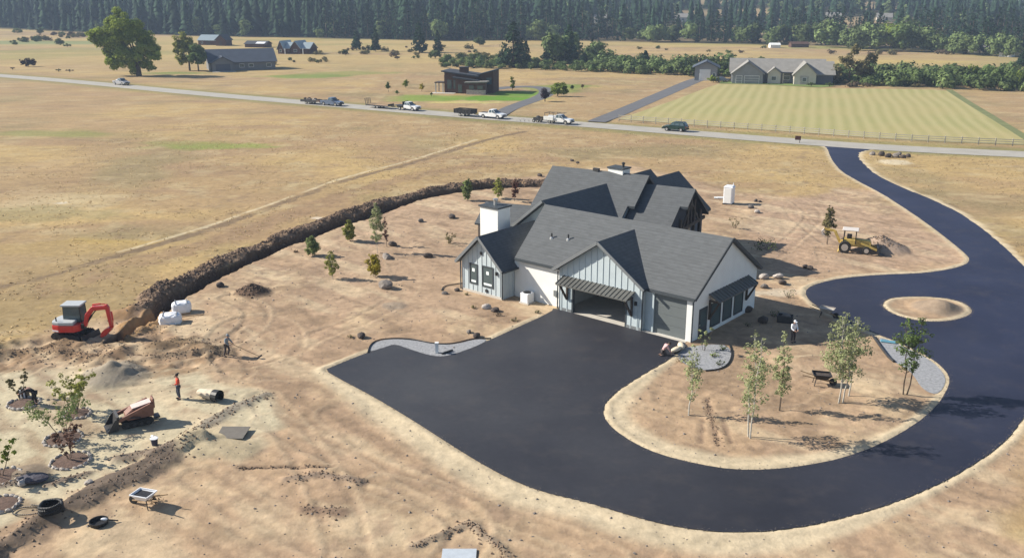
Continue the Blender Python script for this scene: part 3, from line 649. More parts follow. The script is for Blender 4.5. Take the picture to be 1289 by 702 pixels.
sheet('mown_field', mown, [], .04, fm)
ribbon('field_edge', smooth([(118.34,254.86),(110.17,227.73),(103.53,204.26),(93.43,169.02),(89.53,156.30)], 1), 1.8, .05, mat('edge_grass', (.15, .165, .065), .95, .2, .4))

# clods on the dug soil
def clods(name, pts, sizes, m, seed):
    r = np.random.default_rng(seed)
    base = np.array([(1, 0, -.2), (-.5, .87, -.25), (-.5, -.87, -.2), (0, 0, .75), (.55, .5, .4), (-.6, .1, .45), (.2, -.65, .4)])
    fc = np.array([(0, 4, 6), (4, 3, 6), (0, 1, 4), (1, 5, 4), (4, 5, 3), (1, 2, 5), (2, 6, 5), (5, 6, 3), (2, 0, 6)])
    n = len(pts); th = r.uniform(0, 6.28, n); ct, st = np.cos(th), np.sin(th)
    B = base[None] * (1 + r.uniform(-.3, .3, (n, 7, 1))) * np.asarray(sizes)[:, None, None]
    vx = B[..., 0] * ct[:, None] - B[..., 1] * st[:, None]; vy = B[..., 0] * st[:, None] + B[..., 1] * ct[:, None]
    V = np.stack([vx + pts[:, 0:1], vy + pts[:, 1:2], B[..., 2] + pts[:, 2:3]], -1).reshape(-1, 3)
    F = (fc[None] + (np.arange(n) * 7)[:, None, None]).reshape(-1, 3)
    o = link(name, np_mesh(name, V, F, [m])); o['kind'] = 'stuff'; return o
r = np.random.default_rng(5); q = []
bp_ = np.array(berm)
for k in range(3400):
    a = r.integers(0, len(bp_) - 1); p = bp_[a] + (bp_[a + 1] - bp_[a]) * r.random(); p = p + tn[min(a + 11, len(tn) - 1)] * np.clip(r.normal(0, .75), -1.6, 1.7)
    q.append((p[0], p[1], gz(*p)))
clods('soil_clods', np.array(q), r.uniform(.04, .15, len(q)) * r.choice([1, 1, 1.7], len(q)), M['soil'], 1)
q2 = np.array(q)[::2] + r.normal(0, .45, (len(q[::2]), 3)) * (1, 1, 0); clods('soil_crumbs', np.array([(x, y, gz(x, y)) for x, y, z in q2]), r.uniform(.04, .14, len(q2)), M['soil_mid'], 8)
q = []
for path, w, hh, cc in strips[:15]:
    P = np.array(path); L = np.linalg.norm(np.diff(P, axis=0), axis=1)
    for a in range(len(P) - 1):
        for _ in range(int(L[a] * 22)):
            p = P[a] + (P[a + 1] - P[a]) * r.random() + r.normal(0, w * .6, 2); q.append((p[0], p[1], gz(*p)))
for _ in range(500):
    p = np.array((-28.85,63.41)) + r.normal(0, 1, 2) * (4.5, 2.5); q.append((p[0], p[1], gz(*p)))
clods('soil_crumbs', np.array(q), r.uniform(.03, .10, len(q)), M['soil_mid'], 2)
for c0, rr, n_ in (((-22.70,76.79), 1.3, 260), ((37.84,91.82), 2.0, 200)):
    q = [];
    for _ in range(n_):
        p = np.array(c0) + r.normal(0, rr * .5, 2); q.append((p[0], p[1], gz(*p)))
    clods('soil_crumbs', np.array(q), r.uniform(.04, .13, len(q)), M['soil_mid'] if rr > 1.5 else M['soil'], 3)
# gravel-sized stones over the bare ground
q = []
sx = np.array(site)
while len(q) < 4600:
    p = (r.uniform(-34, 34), r.uniform(36, 100))
    q.append(p)
qa = np.array(q); okk = inside(site, qa[:, 0], qa[:, 1]) & (sdpoly(drive_outer, qa[:, 0], qa[:, 1]) > .3) & (sdpoly(house_pad, qa[:, 0], qa[:, 1]) > 0)
qa = qa[okk]; clods('scattered_stones', np.array([(x, y, gz(x, y)) for x, y in qa]), r.uniform(.015, .06, len(qa)) * r.choice([1, 1, 1, 1.8], len(qa)), M['rock'], 4)

# loose chippings along the asphalt edge and dry tufts in the field
q = []; D_ = smooth(drive_outer, 2, True)
for a, b_ in zip(D_, D_[1:] + D_[:1]):
    L_ = math.hypot(b_[0] - a[0], b_[1] - a[1])
    if not (30 < a[1] < 130) or abs(a[0]) > 45: continue
    for _ in range(int(L_ * 18)):
        f = r.random(); q.append((a[0] + (b_[0] - a[0]) * f + r.normal(0, .16), a[1] + (b_[1] - a[1]) * f + r.normal(0, .16)))
for a, b_ in zip(isl, isl[1:] + isl[:1]):
    for _ in range(20): f = r.random(); q.append((a[0] + (b_[0] - a[0]) * f + r.normal(0, .12), a[1] + (b_[1] - a[1]) * f + r.normal(0, .12)))
q = np.array(q); q = q[sdpoly(house_pad, q[:, 0], q[:, 1]) > 0]
clods('edge_chippings', np.array([(x, y, .012) for x, y in q]), r.uniform(.012, .036, len(q)), M['rock'], 6)
n_ = 15000; tx = r.uniform(-75, 80, n_); ty = 62 + 125 * r.random(n_) ** 1.3
okk = (np.abs(tx) < .6 * ty) & (sdpoly(site, tx, ty) > 1.5) & (sdpoly(drive_outer, tx, ty) > .6) & (dline(road_c, tx, ty) > 4.2) & (sdpoly(mown, tx, ty) > 0) & (dpath(berm, tx, ty) > 1.8) & (fbm(tx, ty, 6, 3, 211) > .42)
tx, ty = tx[okk], ty[okk]; n_ = len(tx); tz = np.array([gz(x, y) for x, y in zip(tx, ty)])
V_ = []
for k in range(3):
    a = r.uniform(0, 6.28, n_); hgt = r.uniform(.04, .12, n_); w = r.uniform(.04, .11, n_); lx_, ly_ = r.normal(0, .16, n_), r.normal(0, .16, n_)
    p0 = np.stack([tx - w * np.cos(a), ty - w * np.sin(a), tz - .02], 1); p1 = np.stack([tx + w * np.cos(a), ty + w * np.sin(a), tz - .02], 1)
    p2 = np.stack([tx + lx_ + w * .5 * np.cos(a), ty + ly_ + w * .5 * np.sin(a), tz + hgt], 1); p3 = np.stack([tx + lx_ - w * .5 * np.cos(a), ty + ly_ - w * .5 * np.sin(a), tz + hgt], 1)
    V_.append(np.stack([p0, p1, p2, p3], 1).reshape(-1, 3))
V_ = np.concatenate(V_); F_ = np.arange(len(V_)).reshape(-1, 4)
o = link('dry_grass', np_mesh('dry_grass', V_, F_, [leafmat('dry_straw', (.50, .39, .23), .3, 0, .55)], tint=np.repeat(r.random(len(F_)), 4))); o['kind'] = 'stuff'

# ------------------------------------------------------------------ the new house (local x = along the garage front, y = back, z = up)
house = thing('house', 'new grey gabled house with dark shingle roofs beside the black forecourt', 'house', (HX, HY, 0), -HYAW)
def rot_frame(u0, v0, deg):
    a = R_(deg); ca, sa = math.cos(a), math.sin(a)
    return lambda x, y, z: (u0 + x * ca - y * sa, v0 + x * sa + y * ca, z)
ident = lambda x, y, z: (x, y, z)

def gable_roof(axis, c, a0, a1, zr, s, wl, wr, t=.2, fr=ident, a0e=None, a1e=None, name='roof', notch=None):
    """ridge along axis at cross position c; a0e/a1e: ends at the eave of the wl side"""
    def seg(p0, p1, b0, b1, zz):       # slab between cross offsets p0..p1 with ends b0..b1 given at each offset
        vs = []
        for off, (e0, e1) in ((p0, b0), (p1, b1)):
            z = zr - s * abs(off)
            for e in (e0, e1):
                for dz in (0, -t): vs.append((e, c + off, z + dz))
        if axis == 'v': vs = [(y, x, z) for x, y, z in vs]
        vs = [fr(*q) for q in vs]
        mb.add(vs, [(0, 2, 6, 4), (1, 5, 7, 3), (0, 1, 3, 2), (4, 6, 7, 5), (0, 4, 5, 1), (2, 3, 7, 6)], 1)
    mb = MB()
    e0 = a0 if a0e is None else a0e; e1 = a1 if a1e is None else a1e
    if notch:
        d, cut0, cut1 = notch
        seg(0, -d, (a0, a1), (a0, a1), 0); seg(-d, -wl, (a0 + cut0, a1 - cut1), (a0 + cut0, a1 - cut1), 0)
    else: seg(0, -wl, (a0, a1), (e0, e1), 0)
    seg(0, wr, (a0, a1), (a0, a1), 0)
    o = mb.build(name, [M['shingle'], M['trim_dark']], house)
    me = o.data
    for p in me.polygons:
        p.material_index = 0 if p.normal.z > .3 else 1
    return o
def wall(prof, n0, n1, axis, m='siding', name='wall', fr=ident, parent=None):
    mb = MB(); mb.prism(prof, n0, n1, axis)
    mb.v = [fr(*q) for q in mb.v]
    return mb.build(name, M[m] if isinstance(m, str) else m, parent or house)
rect = lambda a0, a1, b0, b1: [(a0, b0), (a1, b0), (a1, b1), (a0, b1)]

MV, MZ, MS = 5.17, 7.07, .655
# roofs
gable_roof('u', MV, -18.15, .26, MZ, MS, 5.42, 5.42, a0e=-17.1)
gable_roof('v', -8.165, -.87, 4.7, 6.56, .693, 4.36, 4.36, t=.21)
gable_roof('v', -19.66, -2.05, 5.6, 5.30, .98, 2.68, 2.68, t=.19)
gable_roof('v', -18.5, 5.25, 15.5, 7.36, .80, 3.5, 3.8, t=.22)
f1 = rot_frame(-14.9, 17.2, 9.5)
gable_roof('u', 0, -10.55, .0, 8.3, .73, 6.9, 6.2, t=.23, fr=f1, notch=(3.3, 0, .7))
f2 = rot_frame(-14.9, 17.2, 9.5)
gable_roof('u', -.05, -.6, 4.72, 7.5, .73, 5.6, 4.2, t=.24, fr=f2, notch=(1.9, 0, .75))
gable_roof('v', -17.8, 17.0, 22.1, 7.9, .86, 3.4, 3.7, t=.2)
gable_roof('v', -16.7, 16.8, 25.9, 7.3, .86, 3.9, 3.95, t=.25)
f3 = rot_frame(-25.9, 13.0, 20)
gable_roof('u', 0, -5.1, 1.6, 4.5, .52, 3.0, 3.0, t=.18, fr=f3)
# walls of the garage bar
zt = lambda v: MZ - MS * abs(v - MV) - .215
wall([(0, -.1), (10.34, -.1), (10.34, zt(10.34)), (MV, zt(MV)), (0, zt(0))], -.22, 0, 'x', 'white_wall')
wall(rect(-17.3, -12.16, -.1, zt(.0)), 0, .2, 'y', 'white_wall')
wall(rect(-4.16, -3.33, -.1, 3.44), .003, .2, 'y', 'siding'); wall(rect(-3.33, -.52, 3.2, 3.44), .003, .2, 'y', 'siding')
wall(rect(-17.3, -.22, -.1, zt(10.34)), 10.14, 10.33, 'y', 'white_wall')
wall([(0.2, -.1), (10.13, -.1), (10.13, zt(10.13)), (MV, zt(MV)), (0.2, zt(0.2))], -17.3, -17.1, 'x', 'white_wall')
# garage gable with its wide opening
GV = -.43
wall(rect(-12.165, -10.87, -.1, 2.42), GV, GV + .2, 'y'); wall(rect(-5.52, -4.165, -.1, 2.42), GV, GV + .2, 'y')
gz_ = lambda u: 6.56 - .693 * abs(u + 8.165) - .225
wall([(-12.165, 2.42), (-4.165, 2.42), (-4.165, gz_(-4.165)), (-8.165, gz_(-8.165)), (-12.165, gz_(-12.165))], GV, GV + .2, 'y')
wall(rect(GV + .2, -.003, -.1, gz_(-4.165)), -4.365, -4.168, 'x'); wall(rect(GV + .2, -.003, -.1, gz_(-4.165)), -12.162, -11.965, 'x')
# garage inside
MB().box(-12.1, -.3, GV + .02, 9.9, .0, .022).build('garage_floor', M['concrete'], house)
MB().box(-12.0, -11.9, .22, 9.8, .03, 3.1).build('garage_lining', M['dark_inside'], house)
MB().box(-4.2, -4.1, .22, 9.8, .03, 3.1).build('garage_lining', M['dark_inside'], house)
MB().box(-11.9, -4.2, 7.2, 7.3, .03, 3.1).build('garage_lining', M['dark_inside'], house)
MB().box(-11.9, -4.2, -.2, 9.8, 3.1, 3.16).build('garage_ceiling', M['dark_inside'], house)
dr_ = MB().box(-10.3, -9.5, 7.1, 7.19, .03, 2.1).build('inner_door', M['white_paint'], house)
MB().box(-9.6, -9.55, 7.05, 7.1, 1.0, 1.1).build('handle', M['metal'], dr_)
# battens of the fronts
bme = MB().box(-.028, .028, -.035, 0, 0, 1).build('batten', M['siding'], house).data
first = [o for o in C.objects if o.name == 'batten'][0]
def batten(u, v, z0, z1, used=[0], rz=0):
    o = first if not used[0] else bpy.data.objects.new('batten', bme)
    if used[0]: C.objects.link(o); o.parent = house
    used[0] = 1; o.location = (u, v, z0); o.scale = (1, 1, z1 - z0); o.rotation_euler = (0, 0, rz)
for k in range(14):
    u = -11.9 + k * .575
    z1 = gz_(u) - .02
    batten(u, GV - .002, 3.08 if -11.6 < u < -4.9 else 0, z1)
for u in (-11.95, -11.35, -5.15, -4.55): batten(u, GV - .002, .0, 2.3)
wz_ = lambda u: 5.30 - .98 * abs(u + 19.66) - .22
for k in range(9):
    u = -21.75 + k * .525
    if -21.05 < u < -20.1 or -19.62 < u < -18.28:
        batten(u, -1.622, 0, .72); batten(u, -1.622, 2.72, wz_(u) - .02)
    else: batten(u, -1.622, 0, wz_(u) - .02)
for k in range(3): batten(-17.348, -1.2 + k * .5, 0, 2.9, rz=math.pi / 2)
# the left wing
wall([(-21.97, -.1), (-17.35, -.1), (-17.35, wz_(-17.35)), (-19.66, wz_(-19.66)), (-21.97, wz_(-21.97))], -1.62, 5.3, 'y')
MB().box(-22.0, -17.32, -1.66, -1.6, -.1, .22).build('plinth', M['concrete'], house)
MB().box(-12.19, -10.87, GV - .03, GV + .02, -.1, .25).build('plinth', M['trim_grey'], house); MB().box(-5.52, -4.14, GV - .03, GV + .02, -.1, .25).build('plinth', M['trim_grey'], house)
# rear wings
wall([(-22.0, -.1), (-15.0, -.1), (-15.0, 4.3), (-18.5, 7.1), (-22.0, 4.3)], 5.9, 14.5, 'y')
wall([(-5.9, -.1), (5.2, -.1), (5.2, 3.9), (0, 7.9), (-5.9, 3.6)], -9.8, -.9, 'x', 'siding', fr=f1)
wall([(-4.6, -.1), (3.6, -.1), (3.6, 4.5), (0, 7.15), (-4.6, 3.8)], -1, 3.5, 'x', 'slate_wall', fr=f2)
wall([(-20.2, -.1), (-13.3, -.1), (-13.3, 4.1), (-16.7, 6.95), (-20.2, 3.9)], 18, 25.2, 'y', 'slate_wall')
wall([(-2.4, -.1), (2.4, -.1), (2.4, 3.0), (0, 4.2), (-2.4, 3.0)], -2.6, 1.2, 'x', 'siding', fr=f3)
for x, y in ((-4.7, -2.6), (-4.7, 2.5)):
    q = f3(x, y, 0); MB().box(q[0] - .13, q[0] + .13, q[1] - .13, q[1] + .13, -.1, 2.95).build('post', M['timber'], house)
# timber gable and posts of the right-hand porch
for y in (-4.4, -2.6, -.9, .9, 2.6):
    q = f2(4.35, y, 0); MB().box(q[0] - .12, q[0] + .12, q[1] - .12, q[1] + .12, -.1, 7.2 - .73 * abs(y) - .25).build('post', M['timber'], house)
mb = MB(); mb.bar((4.35, -4.6, 4.0), (4.35, 3.9, 4.0), .22, .3); mb.bar((4.35, 0, 4.0), (4.35, 0, 7.0), .2, .2); mb.bar((4.35, -2.2, 4.0), (4.35, 0, 6.2), .18, .2); mb.bar((4.35, 2.2, 4.0), (4.35, 0, 6.2), .18, .2)
mb.v = [f2(*q) for q in mb.v]; mb.build('gable_truss', M['timber'], house)

def window(u0, u1, z0, z1, v, axis='y', stickers=True, fr=None, mull=False):
    """window in a wall facing -y (axis y) or +x (axis x)"""
    g = (lambda a, d, z: (a, v - d, z)) if axis == 'y' else (lambda a, d, z: (v + d, a, z))
    fr_ = MB(); w = .10
    for a0, a1, b0, b1 in ((u0, u1, z0, z0 + w), (u0, u1, z1 - w, z1), (u0, u0 + w, z0 + w, z1 - w), (u1 - w, u1, z0 + w, z1 - w)):
        P = [g(a, d, z) for d in (-.02, .06) for a, z in ((a0, b0), (a1, b0), (a1, b1), (a0, b1))]
        fr_.add(P, [(0, 1, 2, 3), (4, 7, 6, 5), (0, 4, 5, 1), (1, 5, 6, 2), (2, 6, 7, 3), (3, 7, 4, 0)])
    o = fr_.build('window', M['trim_dark'], house)
    P = [g(a, d, z) for d in (.008, .02) for a, z in ((u0 + w, z0 + w), (u1 - w, z0 + w), (u1 - w, z1 - w), (u0 + w, z1 - w))]
    MB().add(P, [(0, 1, 2, 3), (4, 7, 6, 5), (0, 4, 5, 1), (1, 5, 6, 2), (2, 6, 7, 3), (3, 7, 4, 0)]).build('pane', M['glass'], o)
    if stickers:
        mu = (u0 + u1) / 2
        for a0, a1, b0, b1 in ((mu - .16, mu + .14, z0 + 1.12, z0 + 1.42), (u0 + .2, u1 - .2, z0 + .17, z0 + .36)):
            P = [g(a, d, z) for d in (.021, .026) for a, z in ((a0, b0), (a1, b0), (a1, b1), (a0, b1))]
            MB().add(P, [(0, 1, 2, 3), (4, 7, 6, 5), (0, 4, 5, 1), (1, 5, 6, 2), (2, 6, 7, 3), (3, 7, 4, 0)]).build('sticker', M['sticker'], o)
    return o
window(-21.05, -20.12, .8, 2.65, -1.62); window(-19.6, -18.3, .8, 2.68, -1.62)
for a, b_ in ((2.75, 4.35), (4.75, 6.2), (6.6, 8.1)): window(a, b_, .35, 2.3, 0, 'x', False)
for y in (-3.6, -1.8, .0, 1.8):
    pass
# entry door in the right wall
d = MB().box(.0, .05, .95, 2.2, .02, 2.32).build('door', M['trim_dark'], house)
MB().box(.05, .06, 1.15, 2.0, .9, 2.1).build('pane', M['glass'], d); MB().box(.05, .1, 1.02, 1.08, 1.0, 1.14).build('handle', M['metal'], d)
# tall garage door of four panels
gd = MB().box(-3.33, -.52, .06, .12, .03, 3.2).build('garage_door', M['door_grey'], house)
for k in range(4): MB().box(-3.27, -.58, .03, .062, .06 + k * .79, .06 + k * .79 + .765).build('panel', M['door_grey'], gd, bevel=.012)
MB().box(-3.33, -.52, .02, .12, .0, .03).build('sill', M['white_paint'], house)
MB().box(-.5, .003, -.06, .003, -.1, 3.40).build('corner_board', M['white_paint'], house); MB().box(-3.52, -3.34, -.05, .003, -.1, 3.40).build('corner_board', M['siding'], house)
MB().box(-10.87, -10.72, GV - .02, GV + .22, 0, 2.4).build('door_jamb', M['trim_dark'], house); MB().box(-5.67, -5.52, GV - .02, GV + .22, 0, 2.4).build('door_jamb', M['trim_dark'], house)
# bargeboards and gutters
def fascia(pts, w=.07, hgt=.24, m='trim_dark', name='bargeboard'):
    mb = MB()
    for a, b_ in zip(pts[:-1], pts[1:]): mb.bar(a, b_, w, hgt)
    return mb.build(name, M[m], house)
fascia([(-12.56, -.92, 3.46), (-8.165, -.92, 6.47)], m='trim_grey'); fascia([(-8.165, -.92, 6.47), (-3.78, -.92, 3.46)], m='trim_grey')
fascia([(-22.35, -2.10, 2.60), (-19.66, -2.10, 5.22)], m='trim_grey'); fascia([(-19.66, -2.10, 5.22), (-16.97, -2.10, 2.60)], m='trim_grey')
fascia([(-22.0, 5.2, 4.47), (-18.5, 5.2, 7.27)], m='trim_grey')
fascia([(.31, -.28, 3.43), (.31, 5.17, 7.0)]); fascia([(.31, 5.17, 7.0), (.31, 10.62, 3.43)])
for (a, b_) in ((-17.1, -12.6), (-3.78, .26)):
    MB().box(a, b_, -.38, -.255, 3.30, 3.46).build('gutter', M['trim_dark'], house)
MB().box(-16.95, -16.82, -2.0, 5.0, 2.5, 2.66).build('gutter', M['trim_dark'], house)
for p0, p1 in (((.06, -.12, 3.35), (.06, -.12, 0)), ((-17.25, -1.72, 2.6), (-17.25, -1.72, .1)), ((-22.05, -1.72, 2.7), (-22.05, -1.72, .1)), ((-12.26, -.5, 3.3), (-12.26, -.5, .1)), ((-4.08, -.52, 3.3), (-4.08, -.52, .1))):
    MB().cyl(p0, p1, .055, .055, 8).build('downspout', M['trim_dark'], house)
# awning of the garage: standing-seam sheet, seams, timber brackets
def awning(P, n, name='awning'):
    """P: wall-left, wall-right, edge-right, edge-left"""
    P = [Vector(p) for p in P]; t = Vector((0, 0, -.09))
    o = MB().add([*P, *[p + t for p in P]], [(0, 1, 2, 3), (4, 7, 6, 5), (0, 4, 5, 1), (1, 5, 6, 2), (2, 6, 7, 3), (3, 7, 4, 0)]).build(name, M['metal_awning'], house)
    for k in range(n + 1):
        s_ = k / n; a = P[0].lerp(P[1], s_) + Vector((0, 0, .03)); b_ = P[3].lerp(P[2], s_) + Vector((0, 0, .03))
        MB().bar(a, b_, .045, .05).build('seam', M['metal_awning'], o)
    return o
awning([(-11.65, GV - .01, 3.04), (-4.85, GV - .01, 3.04), (-4.85, -1.62, 2.62), (-11.65, -1.62, 2.62)], 17)
awning([(.005, 2.3, 3.22), (.005, 8.75, 3.22), (.95, 8.75, 2.74), (.95, 2.3, 2.74)], 14)
def bracket(frame):
    mb = MB()
    for a, b_ in (((0, 0, 1.55), (0, 0, 0)), ((0, 0, 1.5), (1.05, 0, 1.5)), ((.03, 0, .08), (.95, 0, 1.42))): mb.bar(frame(*a), frame(*b_), .14, .14)
    return mb.build('bracket', M['timber'], house)
for u in (-11.3, -5.05): bracket(lambda x, y, z, u=u: (u, GV - .08 - x, 1.05 + z))
for v in (2.45, 8.6): bracket(lambda x, y, z, v=v: (.08 + x * .8, v, 1.15 + z))
# chimneys, pipes and the meter box
ch = MB().box(-23.05, -20.95, 2.0, 3.7, -.1, 6.72).build('chimney', M['white_wall'], house)
MB().box(-23.17, -20.83, 1.88, 3.82, 6.722, 6.86).build('cap', M['trim_dark'], ch); MB().lathe([(.17, 6.86), (.17, 7.25), (.24, 7.26), (.24, 7.4), (.05, 7.45)], 10, c=(-22.0, 2.9)).build('flue', M['metal'], ch)
ch = MB().box(-19.2, -17.5, 16.5, 17.8, 7.0, 8.62).build('chimney', M['white_wall'], house)
MB().box(-19.3, -17.4, 16.4, 17.9, 8.622, 8.75).build('cap', M['trim_dark'], ch); MB().lathe([(.12, 8.75), (.12, 9.05), (.17, 9.06), (.17, 9.2), (.04, 9.25)], 10, c=(-17.9, 17.2)).build('flue', M['steel_dark'], ch)
MB().box(-20.75, -20.1, 16.1, 16.4, 7.6, 8.5).build('vent_hood', M['steel_dark'], house)
for u, v in ((-15.01, 2.17), (-13.39, 2.36)):
    z = MZ - MS * (MV - v)
    o = MB().cyl((u, v, z - .1), (u, v, z + .42), .07, .07, 8).build('vent_pipe', M['steel_dark'], house)
    MB().lathe([(.2, z - .16), (.17, z + .03), (.08, z + .1)], 10, c=(u, v)).build('flashing', M['metal'], o)
MB().box(-13.0, -12.7, -.1, -.003, .9, 1.4).build('meter_box', M['trim_grey'], house)
MB().box(-19.2, -18.95, -1.7, -1.62, .35, .6).build('hose_bib', M['steel_dark'], house)
for u, v, z in ((-17.9, -.43 - 1.2, 2.1), (-4.7, GV, 2.0)):
    MB().box(u - .08, u + .08, v - .16, v, z, z + .3).build('wall_lamp', M['black'], house)
MB().box(-19.76, -19.56, -1.72, -1.62, 3.6, 3.85).build('gable_lamp', M['black'], house)
# windows in the shaded porch wall
for y in (-3.4, -1.7, .1, 1.8):
    q0, q1 = f2(3.5, y - .55, 0), f2(3.5, y + .55, 0)
    n = Vector((math.cos(R_(9.5)), math.sin(R_(9.5)), 0)) * .03
    for nm, m_, e_, zz0, zz1 in (('window', 'trim_dark', 0, .3, 3.3),):
        P = [Vector((q0[0], q0[1], zz0)), Vector((q1[0], q1[1], zz0)), Vector((q1[0], q1[1], zz1)), Vector((q0[0], q0[1], zz1))]
        o = MB().add([*[p - n for p in P], *[p + n for p in P]], [(0, 3, 2, 1), (4, 5, 6, 7), (0, 1, 5, 4), (1, 2, 6, 5), (2, 3, 7, 6), (3, 0, 4, 7)]).build('window', M['trim_dark'], house)
        cc = sum(P, Vector()) / 4; P2 = [cc + (p - cc) * .9 for p in P]
        MB().add([*[p + n * .5 for p in P2], *[p + n * 1.3 for p in P2]], [(0, 3, 2, 1), (4, 5, 6, 7), (0, 1, 5, 4), (1, 2, 6, 5), (2, 3, 7, 6), (3, 0, 4, 7)]).build('pane', M['glass'], o)

def hwp(u, v, z=0.0):
    x, y = hw(u, v); return (x, y, z)
# heat pump in the corner by the white wall
ac = thing('heat_pump', 'square grey air conditioner unit in the shaded corner by the white wall', 'air conditioner', hwp(-15.3, -.75), -HYAW)
MB().box(-.42, .42, -.42, .42, .08, .9).build('casing', M['white_plastic'], ac, bevel=.04)
MB().lathe([(.34, .90), (.34, .93), (.1, .94)], 14).build('fan_grille', M['black'], ac); MB().box(-.5, .5, -.5, .5, 0, .08).build('pad', M['concrete'], ac)

# ------------------------------------------------------------------ vegetation
def leaf_mesh(name, P, size, m, r, tint=None, flat=0.0, aspect=.62):
    """one small diamond leaf per point"""
    n = len(P); N = cluster_points.N if len(getattr(cluster_points, 'N', ())) == n else r.normal(size=(n, 3))
    a = np.cross(N, r.normal(size=(n, 3))); a /= np.linalg.norm(a, axis=1)[:, None] + 1e-9
    b = np.cross(N, a); b /= np.linalg.norm(b, axis=1)[:, None] + 1e-9
    s = (np.asarray(size) * r.uniform(.6, 1.35, n))[:, None]
    V = np.stack([P - a * s, P + b * s * aspect, P + a * s, P - b * s * aspect], 1).reshape(-1, 3)
    F = np.arange(4 * n).reshape(n, 4)
    tint = r.uniform(0, 1, n) if tint is None else np.clip(tint + r.normal(0, .14, n), 0, 1)
    return np_mesh(name, V, F, [m], tint=np.repeat(tint, 4))

def cluster_points(cl, r, dens, shell=.45):
    """cl rows: x y z radius (tint); leaves per cluster follow its surface"""
    out, tn_, nn = [], [], []
    cl_ = np.array([c[:3] for c in cl]); cen = cl_.mean(0); cen[2] = cl_[:, 2].min() * .6 + cl_[:, 2].mean() * .4
    ext = np.linalg.norm(cl_ - cen, axis=1).max() + .1
    for c in cl:
        k = max(4, int(dens * c[3] ** 2)); d = r.normal(size=(k, 3)); d /= np.linalg.norm(d, axis=1)[:, None]
        rad = c[3] * (shell + (1 - shell) * r.random(k) ** .6)
        p = d * rad[:, None]; p[:, 2] *= .8
        q = np.array(c[:3]) + p; out.append(q); tn_.append(np.full(k, c[4] if len(c) > 4 else .5))
        nn.append(d * .75 + (q - cen) / ext * .8 + np.array((0, 0, .25)) + r.normal(0, .42, (k, 3)))
    cluster_points.N = np.concatenate(nn)
    return np.concatenate(out), np.concatenate(tn_)

def tree(name, label, x, y, hgt, rad, leaf, base=.3, stems=1, style='column', nclus=34, dens=60, lsize=.09, trunk_r=.05, bark='bark', seed=0, group=None, cat='tree', z=None, lean=0.0):
    r = np.random.default_rng(seed + 100)
    root = thing(name, label, cat, (x, y, gz(x, y) if z is None else z), r.uniform(0, 6.28), group)
    tk = MB(); cl = []
    for s_ in range(stems):
        ang = 6.28 * s_ / stems + r.uniform(0, 1); off = rad * .28 * (stems > 1)
        bx, by = off * math.cos(ang), off * math.sin(ang)
        spread = {'column': .16, 'vase': .95, 'round': .2, 'thin': .08}[style]
        tx, ty = bx + spread * rad * math.cos(ang) + lean * hgt, by + spread * rad * math.sin(ang)
        n_ = 6; pts = [(bx * .4 + (tx - bx * .4) * (k / n_) ** 1.2 + r.normal(0, .012 * hgt) * (0 < k < n_), by * .4 + (ty - by * .4) * (k / n_) ** 1.2 + r.normal(0, .012 * hgt) * (0 < k < n_), hgt * (.98 if style != 'round' else .7) * k / n_ - .08) for k in range(n_ + 1)]
        for k in range(n_): tk.cyl(pts[k], pts[k + 1], trunk_r * (1 - .13 * k), trunk_r * (1 - .13 * (k + 1)), 6)
        for q in range(nclus // stems):
            f = base + (1 - base) * r.random() ** .9
            zc = hgt * f; k = min(n_ - 1, int(min(f, .98) * n_)); ax = np.array(pts[k]) + (np.array(pts[k + 1]) - np.array(pts[k])) * (min(f, .98) * n_ - k)
            if style == 'column': R = rad * (math.sin(math.pi * min(1, (f - base) / (1 - base) * .86 + .12)) ** .7)
            elif style == 'thin': R = rad * .8 * (1.1 - f)
            elif style == 'vase': R = rad * .5 * (.4 + f)
            else: R = rad * math.sqrt(max(.02, 1 - ((f - (base + 1) / 2) / ((1 - base) / 2)) ** 2))
            t_ = r.uniform(0, 6.28); rr = R * r.uniform(.15, .85)
            c = (ax[0] + rr * math.cos(t_), ax[1] + rr * math.sin(t_), zc)
            cl.append((*c, max(.12 * rad, R * r.uniform(.16, .40)), r.uniform(.2, .8)))
            if q % 2 == 0: tk.cyl((ax[0], ax[1], max(.05, zc - rr * .8)), c, trunk_r * .33, trunk_r * .12, 4)
    tk.build('trunk', M[bark], root)
    P, tn_ = cluster_points(cl, r, dens / (rad * rad) * 10)
    link('crown', leaf_mesh('crown', P, lsize, M[leaf], r, tn_), root)
    return root


tree('young_aspen', 'slim pale aspen nearest the garage corner bed', *(10.99,52.53), 4.7, .75, 'leaf_aspen', .2, 1, nclus=64, dens=30, lsize=.068, bark='bark_pale', seed=1)
tree('young_aspen', 'tall aspen with white trunk at the front of the island bed', *(13.98,49.40), 6.5, 1.0, 'leaf_aspen', .24, 2, nclus=110, dens=34, lsize=.068, trunk_r=.05, bark='bark_pale', seed=2)
tree('young_aspen', 'slender aspen in front of the white-shirted worker', *(16.79,53.10), 5.3, .7, 'leaf_aspen', .18, 1, nclus=78, dens=32, lsize=.068, bark='bark', seed=3)
tree('young_aspen', 'bushy multi-stem aspen behind the black wheelbarrow', *(21.03,54.29), 6.0, 1.2, 'leaf_aspen', .22, 3, nclus=150, dens=46, lsize=.07, trunk_r=.05, bark='bark_pale', seed=4)
tree('young_aspen', 'thin second aspen close behind the bushy multi-stem one', *(21.88,55.27), 5.0, .7, 'leaf_aspen', .4, 1, 'thin', nclus=30, dens=70, lsize=.085, bark='bark_pale', seed=5)
tree('young_tree', 'dark green tree beside the grey gravel strip of the island', *(25.59,55.39), 5.3, 1.05, 'leaf_green', .3, 2, nclus=90, dens=46, lsize=.075, bark='bark', seed=6)
